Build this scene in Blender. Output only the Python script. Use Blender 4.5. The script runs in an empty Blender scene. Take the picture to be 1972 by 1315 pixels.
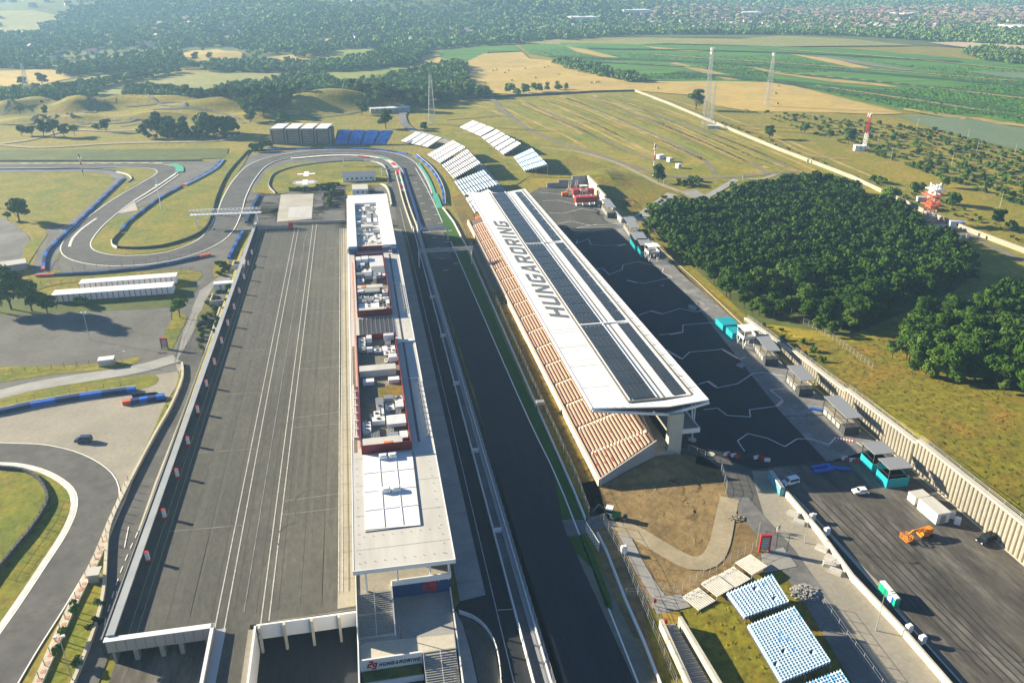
import bpy, bmesh, math, random
import numpy as np
from mathutils import Vector, Matrix
from mathutils.geometry import tessellate_polygon
R = math.radians
S = bpy.context.scene
C = S.collection
rnd = random.Random(7)

# ------------------------------------------------------------------ camera, sky, sun, exposure
F = 1549.; YH = -60.; VX = 655.; CX, CY = 986., 657.5; CAMH = 120.
TH = math.atan((CY-YH)/F); YAW = math.atan((CX-VX)*math.cos(TH)/F)
_c, _s = math.cos(TH), math.sin(TH); _cy, _sy = math.cos(YAW), math.sin(YAW)
cam = bpy.data.cameras.new('camera'); camo = bpy.data.objects.new('camera', cam); C.objects.link(camo)
camo.location = (0, 0, CAMH); camo.rotation_euler = (R(90)-TH, 0, -YAW)
cam.sensor_width = 36; cam.lens = 36*F/1972; cam.clip_start = 1; cam.clip_end = 20000
S.camera = camo
SUN_TO = Vector((.87, -.49, 0)).normalized(); SUN_EL = R(19.3)
W = bpy.data.worlds.new("World"); S.world = W; W.use_nodes = True
nt = W.node_tree; nt.nodes.clear()
sky = nt.nodes.new('ShaderNodeTexSky'); sky.sky_type = 'NISHITA'; sky.sun_disc = False
sky.sun_elevation = SUN_EL; sky.sun_rotation = math.atan2(-SUN_TO.x, -SUN_TO.y); sky.air_density = .8; sky.dust_density = .15; sky.ozone_density = 4
bg = nt.nodes.new('ShaderNodeBackground'); bg.inputs['Strength'].default_value = .052
ow = nt.nodes.new('ShaderNodeOutputWorld'); nt.links.new(sky.outputs[0], bg.inputs[0]); nt.links.new(bg.outputs[0], ow.inputs[0])
sl = bpy.data.lights.new('sun', 'SUN'); sl.energy = 5.0; sl.angle = R(.5); sl.color = (1, .86, .62)
so = bpy.data.objects.new('sun', sl); C.objects.link(so)
d = Vector((SUN_TO.x*math.cos(SUN_EL), SUN_TO.y*math.cos(SUN_EL), -math.sin(SUN_EL)))
so.rotation_euler = d.to_track_quat('-Z', 'Y').to_euler(); so.location = (-200, 300, 200)
S.view_settings.view_transform = 'Standard'; S.view_settings.look = 'None'; S.view_settings.gamma = 1
S.view_settings.use_curve_mapping = False; S.view_settings.exposure = 1.75
S.cycles.max_bounces = 5; S.cycles.diffuse_bounces = 3; S.cycles.glossy_bounces = 3; S.cycles.transparent_max_bounces = 6; S.cycles.volume_bounces = 0
S.cycles.transmission_bounces = 3

# ------------------------------------------------------------------ terrain height and photo-to-ground helpers
def ss(t): t = 0. if t < 0 else 1. if t > 1 else t; return t*t*(3-2*t)
def G0(px, py, z=0.):
    u = (px-CX)/F; v = (py-CY)/F
    t = (CAMH-z)/(_s+v*_c); X = u*t; Y = (_c-v*_s)*t
    return (X*_cy+Y*_sy, -X*_sy+Y*_cy)
HILLS = []
for px, py, sx, sy, h in [(620, 62, 260, 230, 26), (880, 40, 480, 210, 62), (250, 40, 420, 300, 48), (500, 22, 500, 300, 52), (1120, 24, 380, 200, 34), (760, 14, 700, 300, 46), (1350, 8, 600, 250, 22),
                          (60, 20, 600, 500, 40), (420, 112, 90, 60, 7), (700, 108, 120, 60, 5), (1150, 78, 260, 120, 5), (1500, 82, 300, 120, 6)]:
    a = G0(px, py); HILLS.append((a[0], a[1], sx, sy, h))
for px, py, sx, sy, h in [(20, 215, 22, 14, 7), (75, 208, 20, 10, 7), (150, 212, 22, 12, 9), (235, 205, 26, 10, 6), (160, 232, 20, 7, 5), (330, 205, 40, 16, 7),
                          (420, 212, 45, 16, 8), (640, 208, 55, 22, 12), (520, 225, 30, 12, 5), (300, 228, 30, 10, 5), (60, 235, 25, 8, 4)]:
    a = G0(px, py); HILLS.append((a[0], a[1], sx, sy, h*1.5))
# banks under the open stands on the right of the last corner
for px, py, sx, sy, h in [(1160, 345, 14, 16, 4)]:
    a = G0(px, py); HILLS.append((a[0], a[1], sx, sy, h))
def Hgt(x, y):
    z = 0.
    if x < -55.9 and y < 420: z -= 5.5*ss((400-y)/130)
    elif x < -7 and y < 150: z -= 5.5*ss((150-y)/4)
    if x > 140.2 and y < 300: z += 8.*ss((268-y)/125)*ss((600-x)/300)
    if y > 380:
        for a, b, c, d_, h in HILLS:
            u = (x-a)/c; v = (y-b)/d_; q = u*u+v*v
            if q < 9: z += h*(math.exp(-q)-math.exp(-9))
    return z
def G(px, py, dz=0.):
    """photo pixel -> world point standing dz above the terrain"""
    z = 0.
    for i in range(14):
        x, y = G0(px, py, z+dz); n = Hgt(x, y)
        if abs(n-z) < .01: break
        z = z*.5+n*.5 if i > 2 else n
    return Vector((x, y, z+dz))
def GZ(px, py, z): a = G0(px, py, z); return Vector((a[0], a[1], z))

# ------------------------------------------------------------------ materials
MATS = {}
def mat(name, col, col2=None, scale=.05, rough=.85, metal=0., fine=None, bump=0., bscale=2., detail=4, spec=.3, lo=.35, hi=.65, third=None, tscale=.4, stretch=None):
    if name in MATS: return MATS[name]
    m = bpy.data.materials.new(name); m.use_nodes = True; n = m.node_tree.nodes; L = m.node_tree.links
    b = n['Principled BSDF']; b.inputs['Roughness'].default_value = rough; b.inputs['Metallic'].default_value = metal
    b.inputs['Specular IOR Level'].default_value = spec
    c4 = lambda c: (c[0], c[1], c[2], 1)
    b.inputs['Base Color'].default_value = c4(col)
    g = n.new('ShaderNodeNewGeometry'); vec = g.outputs['Position']
    if stretch:
        mp = n.new('ShaderNodeMapping'); mp.inputs['Rotation'].default_value[2] = stretch[3] if len(stretch) > 3 else 0; mp.inputs['Scale'].default_value = stretch[:3]
        L.new(vec, mp.inputs[0]); vec = mp.outputs[0]
    def noise(sc, det, rg=.6):
        t = n.new('ShaderNodeTexNoise'); t.inputs['Scale'].default_value = sc; t.inputs['Detail'].default_value = det; t.inputs['Roughness'].default_value = rg
        L.new(vec, t.inputs['Vector']); return t.outputs['Fac']
    def mix(fac, a, b_, lo_, hi_):
        r = n.new('ShaderNodeMapRange'); r.inputs['From Min'].default_value = lo_; r.inputs['From Max'].default_value = hi_; L.new(fac, r.inputs[0])
        x = n.new('ShaderNodeMix'); x.data_type = 'RGBA'; L.new(r.outputs[0], x.inputs[0])
        if isinstance(a, tuple): x.inputs[6].default_value = c4(a)
        else: L.new(a, x.inputs[6])
        x.inputs[7].default_value = c4(b_); return x.outputs[2]
    out = tuple(col)
    if col2: out = mix(noise(scale, detail), out, col2, lo, hi)
    if third: out = mix(noise(tscale, 5, .7), out, third, .48, .68)
    if fine:
        t = noise(fine[0], 3, .7); r = n.new('ShaderNodeMapRange'); L.new(t, r.inputs[0]); r.inputs['From Min'].default_value = .3; r.inputs['From Max'].default_value = .7
        r.inputs['To Min'].default_value = 1-fine[1]; r.inputs['To Max'].default_value = 1+fine[1]
        x = n.new('ShaderNodeVectorMath'); x.operation = 'SCALE'
        if isinstance(out, tuple): x.inputs[0].default_value = out
        else: L.new(out, x.inputs[0])
        L.new(r.outputs[0], x.inputs['Scale']); out = x.outputs[0]
    if not isinstance(out, tuple): L.new(out, b.inputs['Base Color'])
    if bump:
        bp = n.new('ShaderNodeBump'); bp.inputs['Strength'].default_value = 1; bp.inputs['Distance'].default_value = bump
        L.new(noise(bscale, 4), bp.inputs['Height']); L.new(bp.outputs[0], b.inputs['Normal'])
    MATS[name] = m; return m

mat('asphalt_new_shade', (.0085, .0115, .0185), (.014, .0175, .026), .12, .8, fine=(1.5, .25), third=(.018, .02, .025), tscale=.2, stretch=(1, .12, 1))  # new black asphalt, darkened and tinted navy so the colour carries shade
mat('asphalt_track', (.07, .07, .068), (.10, .099, .094), .25, .85, fine=(.8, .14), third=(.055, .055, .055), tscale=.05)
mat('asphalt_paddock', (.062, .062, .055), (.08, .079, .069), .12, .9, fine=(1.0, .22), third=(.1, .098, .084), tscale=.07, stretch=(1, .35, 1), lo=.3, hi=.7)
mat('asphalt_worn', (.045, .042, .037), (.10, .093, .08), .16, .9, fine=(.9, .3), third=(.17, .16, .14), tscale=.11, stretch=(1, .25, 1, .55), lo=.3, hi=.7)
mat('asphalt_old', (.105, .103, .093), (.15, .148, .135), .06, .9, fine=(.6, .12), third=(.1, .098, .09), tscale=.07)
mat('asphalt_grey', (.1, .1, .098), (.16, .16, .155), .05, .9, fine=(1, .15), third=(.2, .2, .19), tscale=.06)
mat('apron_pale', (.13, .132, .13), (.18, .18, .178), .08, .9, fine=(1, .2), third=(.27, .27, .27), tscale=.12)  # pale grey concrete of the concourse apron
mat('apron_dark', (.024, .025, .028), (.036, .037, .039), .05, .9, fine=(1, .2), third=(.05, .05, .05), tscale=.2, stretch=(1, .3, 1, .5))
mat('concrete', (.34, .32, .27), (.42, .40, .34), .1, .85, fine=(1.5, .08))
mat('concrete_dusty', (.3, .275, .22), (.24, .225, .185), .06, .9, fine=(1, .12))
mat('concrete_grey', (.25, .25, .24), (.32, .32, .30), .15, .85, fine=(2, .1))
mat('concrete_wall', (.42, .39, .31), (.5, .47, .38), .3, .85, fine=(2, .1))
mat('paving', (.22, .22, .21), (.28, .27, .25), .1, .85, fine=(2, .12))
mat('white_paint', (.75, .74, .70), rough=.6); mat('road_line', (.5, .49, .45), (.3, .3, .27), .8, .7)
mat('line_faint', (.26, .26, .24), (.13, .13, .12), .3, .8)
mat('yellow_line', (.5, .45, .08), (.3, .28, .06), .5, .8)
mat('dark_line', (.035, .034, .03), rough=.8)
mat('tar_seam', (.05, .048, .04), (.035, .033, .03), .5)
mat('kerb_red', (.5, .04, .03), rough=.6); mat('kerb_green', (.05, .38, .25), (.08, .3, .2), .3, .7); mat('kerb_white', (.7, .69, .64), (.5, .5, .46), .5)
mat('grass_dry', (.235, .185, .01), (.12, .14, .006), .03, .95, fine=(.35, .35), third=(.27, .19, .035), tscale=.06, bump=.15, bscale=.6)
mat('grass', (.19, .175, .005), (.1, .13, .004), .06, .95, fine=(.45, .35), third=(.23, .165, .02), tscale=.07, bump=.12, bscale=.8)
mat('grass_olive', (.17, .145, .007), (.095, .11, .005), .05, .95, fine=(.45, .4), third=(.24, .14, .015), tscale=.05, bump=.2, bscale=.5)
mat('turf', (.02, .085, .002), (.026, .10, .003), .2, .95, fine=(2, .15))
mat('verge', (.2, .13, .02), (.13, .11, .02), .1, .95, fine=(.5, .3), bump=.2, bscale=.8)
mat('shrub_bank', (.06, .09, .015), (.14, .13, .02), .08, .95, fine=(.5, .35), bump=.4, bscale=.7)
mat('soil', (.17, .115, .045), (.235, .165, .07), .05, .95, fine=(.5, .25), third=(.12, .085, .035), tscale=.12, bump=.2, bscale=.5)
mat('gravel_track', (.33, .28, .19), (.26, .22, .14), .15, .95, fine=(1, .12))
mat('wheat', (.47, .33, .085), (.38, .27, .06), .012, .95, fine=(.12, .12), third=(.30, .24, .08), tscale=.02)
mat('meadow', (.25, .23, .055), (.17, .2, .035), .01, .95, fine=(.15, .2), third=(.3, .24, .1), tscale=.02)
mat('meadow_green', (.16, .21, .025), (.21, .22, .03), .01, .95, fine=(.15, .15))
mat('parking_grass', (.225, .19, .012), (.125, .145, .006), .03, .95, fine=(.3, .3), third=(.28, .21, .03), tscale=.04)
mat('ridge_straw', (.4, .28, .07), (.22, .18, .05), .05, .95, fine=(.3, .2))
mat('dirt_grey', (.19, .17, .13), (.14, .13, .095), .1, .95, fine=(.5, .15))
mat('forest_floor', (.06, .09, .014), (.10, .12, .025), .01, .95, fine=(.1, .3))
mat('pale_soil', (.5, .38, .24), (.4, .32, .2), .005, .95)
mat('sage', (.1, .15, .075), (.13, .17, .09), .02, .95, fine=(.3, .15))
mat('metal_white', (.72, .72, .71), rough=.45); mat('metal_grey', (.3, .31, .32), rough=.5, metal=.3)
mat('metal_dark', (.05, .05, .055), rough=.5); mat('galvanised', (.42, .43, .43), rough=.45, metal=.5)
mat('roof_cream', (.44, .43, .4), (.5, .49, .455), .12, .6, fine=(.35, .05), stretch=(2, .3, 1)); mat('roof_white', (.72, .73, .73), (.64, .65, .65), .12, .5, fine=(.5, .04), stretch=(.3, 2, 1))
mat('red_paint', (.42, .02, .02), rough=.5); mat('dark_red', (.16, .012, .015), rough=.5); mat('orange', (.6, .2, .02), rough=.5); mat('orange_red', (.55, .12, .06), rough=.6)
mat('blue_dark', (.012, .03, .12), rough=.5); mat('blue_mid', (.02, .12, .5), rough=.5); mat('facade_blue', (.02, .06, .16), rough=.4)
mat('teal', (.012, .3, .36), rough=.5); mat('glass_dark', (.01, .02, .03), rough=.08, spec=.6); mat('black', (.012, .012, .013), rough=.6)
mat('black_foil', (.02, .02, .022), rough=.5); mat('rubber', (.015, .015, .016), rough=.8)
mat('trunk', (.1, .075, .05), (.06, .045, .03), 2., .9)
def leafmat(nm, a, b, t=None): mat(nm, a, b, .12, .8, fine=(.6, .25), third=t, tscale=.05, spec=.1)
leafmat('leaf_dark', (.017, .05, .003), (.045, .095, .006), (.028, .07, .004)); leafmat('leaf_mid', (.042, .09, .007), (.075, .13, .012)); leafmat('leaf_olive', (.05, .10, .014), (.085, .135, .022))
leafmat('leaf_bright', (.06, .13, .012), (.1, .17, .02)); leafmat('leaf_grey', (.13, .17, .1), (.09, .13, .07))
mat('canopy_far', (.08, .155, .024), (.17, .25, .055), .025, .9, fine=(.1, .5), third=(.1, .19, .035), tscale=.008, spec=.1)

# ------------------------------------------------------------------ objects
WL = {}
def prop(o, label=None, cat=None, group=None, kind=None):
    if label: o['label'] = label
    if cat: o['category'] = cat
    if group: o['group'] = group
    if kind: o['kind'] = kind
    return o
def thing(name, label, cat, loc=(0, 0, 0), rz=0, group=None):
    o = bpy.data.objects.new(name, None); C.objects.link(o); o.empty_display_size = .5
    o.location = loc; o.rotation_euler = (0, 0, rz); WL[o.name] = Vector(loc); return prop(o, label, cat, group)
class MB:
    def __init__(s): s.v = []; s.f = []; s.mi = []; s.m = 0
    def add(s, vs, fs):
        k = len(s.v); s.v += [tuple(v) for v in vs]; s.f += [tuple(i+k for i in f) for f in fs]; s.mi += [s.m]*len(fs); return s
    def box(s, x0, x1, y0, y1, z0, z1):
        return s.add([(x0, y0, z0), (x1, y0, z0), (x1, y1, z0), (x0, y1, z0), (x0, y0, z1), (x1, y0, z1), (x1, y1, z1), (x0, y1, z1)],
                     [(0, 3, 2, 1), (4, 5, 6, 7), (0, 1, 5, 4), (1, 2, 6, 5), (2, 3, 7, 6), (3, 0, 4, 7)])
    def cbox(s, c, sz, rz=0):
        k = len(s.v); s.box(-sz[0]/2, sz[0]/2, -sz[1]/2, sz[1]/2, 0, sz[2]); a, b = math.cos(rz), math.sin(rz)
        for i in range(k, len(s.v)): x, y, z = s.v[i]; s.v[i] = (c[0]+x*a-y*b, c[1]+x*b+y*a, c[2]+z)
        return s
    def beam(s, p, q, w, h=None):
        p, q = Vector(p), Vector(q); h = h or w; d_ = (q-p).normalized(); u = d_.cross(Vector((0, 0, 1)))
        u = u.normalized()*w/2 if u.length > 1e-3 else Vector((w/2, 0, 0)); v = u.cross(d_).normalized()*h/2
        return s.add([p-u-v, p+u-v, p+u+v, p-u+v, q-u-v, q+u-v, q+u+v, q-u+v], [(0, 1, 2, 3), (7, 6, 5, 4), (0, 4, 5, 1), (1, 5, 6, 2), (2, 6, 7, 3), (3, 7, 4, 0)])
    def tube(s, p, q, r, n=8, r2=None):
        p, q = Vector(p), Vector(q); r2 = r if r2 is None else r2; d_ = (q-p).normalized(); u = d_.cross(Vector((0, 0, 1)))
        u = u.normalized() if u.length > 1e-3 else Vector((1, 0, 0)); v = d_.cross(u); A = [(math.cos(2*math.pi*i/n), math.sin(2*math.pi*i/n)) for i in range(n)]
        return s.add([p+u*a*r+v*b*r for a, b in A]+[q+u*a*r2+v*b*r2 for a, b in A], [(i, (i+1) % n, n+(i+1) % n, n+i) for i in range(n)]+[tuple(range(n-1, -1, -1)), tuple(range(n, 2*n))])
    def prism(s, pts, z0, z1):
        """pts: xy polygon; z0/z1 numbers or per-vertex lists"""
        n = len(pts); Z0 = z0 if isinstance(z0, (list, tuple)) else [z0]*n; Z1 = z1 if isinstance(z1, (list, tuple)) else [z1]*n
        if sum(pts[i][0]*pts[(i+1) % n][1]-pts[(i+1) % n][0]*pts[i][1] for i in range(n)) < 0:
            pts = pts[::-1]; Z0 = Z0[::-1]; Z1 = Z1[::-1]
        vs = [(p[0], p[1], Z0[i]) for i, p in enumerate(pts)]+[(p[0], p[1], Z1[i]) for i, p in enumerate(pts)]
        tr = tessellate_polygon([[Vector((p[0], p[1], 0)) for p in pts]]); fs = []
        for t in tr:
            a, b, c = [Vector((pts[i][0], pts[i][1])) for i in t]
            if (b-a).cross(c-a) < 0: t = t[::-1]
            fs += [tuple(t[::-1]), tuple(i+n for i in t)]
        return s.add(vs, fs+[(i, (i+1) % n, n+(i+1) % n, n+i) for i in range(n)])
    def quad(s, a, b, c, d_): return s.add([a, b, c, d_], [(0, 1, 2, 3)])
    def build(s, name, m, parent=None, label=None, cat=None, group=None, kind=None, local=False, smooth=False):
        me = bpy.data.meshes.new(name); off = WL.get(parent.name, Vector()) if parent is not None and not local else Vector()
        vs = s.v if off.length == 0 else [(v[0]-off.x, v[1]-off.y, v[2]-off.z) for v in s.v]
        me.from_pydata(vs, [], s.f); o = bpy.data.objects.new(name, me); C.objects.link(o)
        for k in (m if isinstance(m, (list, tuple)) else [m]): me.materials.append(MATS[k])
        if isinstance(m, (list, tuple)): me.polygons.foreach_set('material_index', s.mi)
        if smooth: me.polygons.foreach_set('use_smooth', [True]*len(s.f))
        if parent is not None: o.parent = parent; WL[o.name] = off.copy()
        return prop(o, label, cat, group, kind)
KIDS = {}
def copy_tree(o, loc=None, rz=None, label=None, parent=None, sc=None):
    if not KIDS.get('_n') == len(bpy.data.objects):
        KIDS.clear()
        for x in bpy.data.objects:
            if x.parent: KIDS.setdefault(x.parent.name, []).append(x)
    def rec(a, par):
        c = a.copy(); C.objects.link(c)
        if par is not None: c.parent = par
        for k in KIDS.get(a.name, []): rec(k, c)
        return c
    c = rec(o, parent); KIDS['_n'] = len(bpy.data.objects)
    if loc is not None: c.location = loc
    if rz is not None: c.rotation_euler = (0, 0, rz)
    if sc is not None: c.scale = sc if isinstance(sc, (tuple, list, Vector)) else (sc, sc, sc)
    if label: c['label'] = label
    return c

# ------------------------------------------------------------------ sheets, ribbons, paths on the terrain
def axis(segs):
    o = []
    for a, b, st in segs:
        n = max(1, round((b-a)/st)); o += [a+(b-a)*i/n for i in range(n)]
    return sorted(set(round(v, 3) for v in o+[segs[-1][1]]))
XS = axis([(-7000, -2500, 500), (-2500, -1000, 100), (-1000, -420, 30), (-420, -57, 10), (-57, -55.9, 1.1), (-55.9, -8, 12), (-8, -7.05, .95), (-7.05, 138, 14.5), (138, 140.2, 2.2), (140.2, 142, 1.8), (142, 500, 12), (500, 1500, 50), (1500, 3000, 150), (3000, 7000, 500)])
YS = axis([(-300, 90, 130), (90, 145.9, 8), (145.9, 150, 4.1), (150, 420, 10), (420, 1150, 10), (1150, 2200, 35), (2200, 4200, 80), (4200, 8000, 300)])
def lift(x, y, layer):
    d_ = math.hypot(x, y); return .035*layer+max(0., d_-400)*.00035*layer + max(0., d_-1200)*.0012*layer
def dense(pts, closed=False, step=6., smooth=True):
    """catmull-rom through xy points"""
    P_ = [Vector((p[0], p[1])) for p in pts]; n = len(P_); out = []
    if n < 3 or not smooth:
        rng = range(n if closed else n-1)
        for i in rng:
            a, b = P_[i], P_[(i+1) % n]; k = max(1, int((b-a).length/step))
            out += [a.lerp(b, j/k) for j in range(k)]
        if not closed: out.append(P_[-1])
        return out
    for i in range(n if closed else n-1):
        p1, p2 = P_[i], P_[(i+1) % n]; p0 = P_[(i-1) % n] if closed or i > 0 else p1*2-p2; p3 = P_[(i+2) % n] if closed or i < n-2 else p2*2-p1
        k = max(2, int((p2-p1).length/step))
        for j in range(k):
            t = j/k; out.append(.5*((2*p1)+(p2-p0)*t+(2*p0-5*p1+4*p2-p3)*t*t+(3*p1-p0-3*p2+p3)*t**3))
    if not closed: out.append(P_[-1])
    return out
def pxpath(pts, closed=False, step=6., smooth=True): return dense([G(*p) for p in pts], closed, step, smooth)
def sheet(name, pts, m, layer=1, px=True, smooth=False, kind='structure', zfix=None, parent=None, label=None, step=6.):
    P_ = [G(*p) if zfix is None else GZ(p[0], p[1], zfix) for p in pts] if px else pts
    P_ = dense(P_, True, step, True) if smooth else [Vector((p[0], p[1])) for p in P_]
    tr = tessellate_polygon([[Vector((p.x, p.y, 0)) for p in P_]])
    bm = bmesh.new(); vs = [bm.verts.new((p.x, p.y, 0)) for p in P_]
    for t in tr:
        a, b, c = [P_[i] for i in t]
        ar = (b-a).cross(c-a)
        if abs(ar) < 1e-6: continue
        try: bm.faces.new([vs[i] for i in (t if ar > 0 else t[::-1])])
        except ValueError: pass
    x0, x1 = min(p.x for p in P_), max(p.x for p in P_); y0, y1 = min(p.y for p in P_), max(p.y for p in P_)
    gx = [x for x in XS if x0 < x < x1]; gy = [y for y in YS if y0 < y < y1]
    flat = zfix is not None or max([abs(Hgt(x, y)) for x in gx+[x0, x1] for y in gy+[y0, y1]] or [0]) < .01
    if not flat or y1 > 450:
        for ax, vals in ((0, gx), (1, gy)):
            for v in vals:
                co = [0, 0, 0]; no = [0, 0, 0]; co[ax] = v; no[ax] = 1
                bmesh.ops.bisect_plane(bm, geom=bm.verts[:]+bm.edges[:]+bm.faces[:], plane_co=co, plane_no=no, dist=1e-4)
        bmesh.ops.triangulate(bm, faces=bm.faces[:])
    for v in bm.verts: v.co.z = (zfix if zfix is not None else Hgt(v.co.x, v.co.y))+lift(v.co.x, v.co.y, layer)
    off = WL.get(parent.name, Vector()) if parent is not None else Vector()
    for v in bm.verts: v.co -= off
    me = bpy.data.meshes.new(name); bm.to_mesh(me); bm.free(); me.materials.append(MATS[m]); o = bpy.data.objects.new(name, me); C.objects.link(o)
    if parent is not None: o.parent = parent; kind = None
    return prop(o, label, kind=kind)
def offs(path, w0, closed=False):
    n = len(path); out = []
    for i, p in enumerate(path):
        a = path[(i-1) % n] if closed or i > 0 else p; b = path[(i+1) % n] if closed or i < n-1 else p
        t = (b-a); t = t.normalized() if t.length > 1e-6 else Vector((1, 0)); out.append(p+Vector((t.y, -t.x))*w0)
    return out
def ribbon(name, path, w, m, layer=2, closed=False, z=None, kind='structure', h=0., parent=None, side=0., mb=None, label=None):
    """strip of width w (side shifts it right), draped; h>0 makes it a raised solid"""
    own = mb is None; mb = mb or MB(); L_ = offs(path, side-w/2, closed); R_ = offs(path, side+w/2, closed); n = len(path); vs = []
    cols = max(1, min(4, int(w/5)+1)) if h == 0 else 1
    zz = lambda p: (Hgt(p.x, p.y) if z is None else z)+lift(p.x, p.y, layer)
    if h == 0:
        for a, b in zip(L_, R_):
            for c in range(cols+1): p = a.lerp(b, c/cols); vs.append((p.x, p.y, zz(p)))
        k = cols+1; fs = [(i*k+c, i*k+c+1, ((i+1) % n)*k+c+1, ((i+1) % n)*k+c) for i in range(n if closed else n-1) for c in range(cols)]
        mb.add(vs, fs)
    else:
        for a, b in zip(L_, R_):
            za = zz(a); zb = zz(b); vs += [(a.x, a.y, za-.1), (b.x, b.y, zb-.1), (b.x, b.y, zb+h), (a.x, a.y, za+h)]
        fs = []
        for i in range(n if closed else n-1):
            j = (i+1) % n
            for q in range(4): r_ = (q+1) % 4; fs.append((i*4+q, j*4+q, j*4+r_, i*4+r_))
        if not closed: fs += [(0, 1, 2, 3), (n*4-1, n*4-2, n*4-3, n*4-4)]
        mb.add(vs, fs)
    if own: return mb.build(name, m, parent, kind=kind if parent is None else None, label=label)
    return mb
def along(path, sp, start=0.):
    """points every sp metres: (point, heading)"""
    out = []; acc = -start; 
    for a, b in zip(path, path[1:]):
        L_ = (b-a).length
        if L_ < 1e-6: continue
        while acc <= L_:
            if acc >= 0: p = a+(b-a)*(acc/L_); out.append((p, math.atan2(b.y-a.y, b.x-a.x)))
            acc += sp
        acc -= L_
    return out
def dashes(path, m, w, on, off_, layer, name='lane_markings'):
    mb = MB(); k = along(path, on+off_)
    for p, a in k:
        t = Vector((math.cos(a), math.sin(a))); q = [p, p+t*on]; ribbon('x', q, w, m, layer, mb=mb)
    return mb.build(name, m, kind='structure')
# ------------------------------------------------------------------ ground
def build_ground():
    vs = [(x, y, Hgt(x, y)) for y in YS for x in XS]; nx = len(XS)
    fs = [(j*nx+i, j*nx+i+1, (j+1)*nx+i+1, (j+1)*nx+i) for j in range(len(YS)-1) for i in range(nx-1)]
    me = bpy.data.meshes.new('ground'); me.from_pydata(vs, [], fs); me.materials.append(MATS['grass_dry']); me.polygons.foreach_set('use_smooth', [True]*len(fs))
    o = bpy.data.objects.new('ground', me); C.objects.link(o); prop(o, kind='structure')
build_ground()
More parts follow.
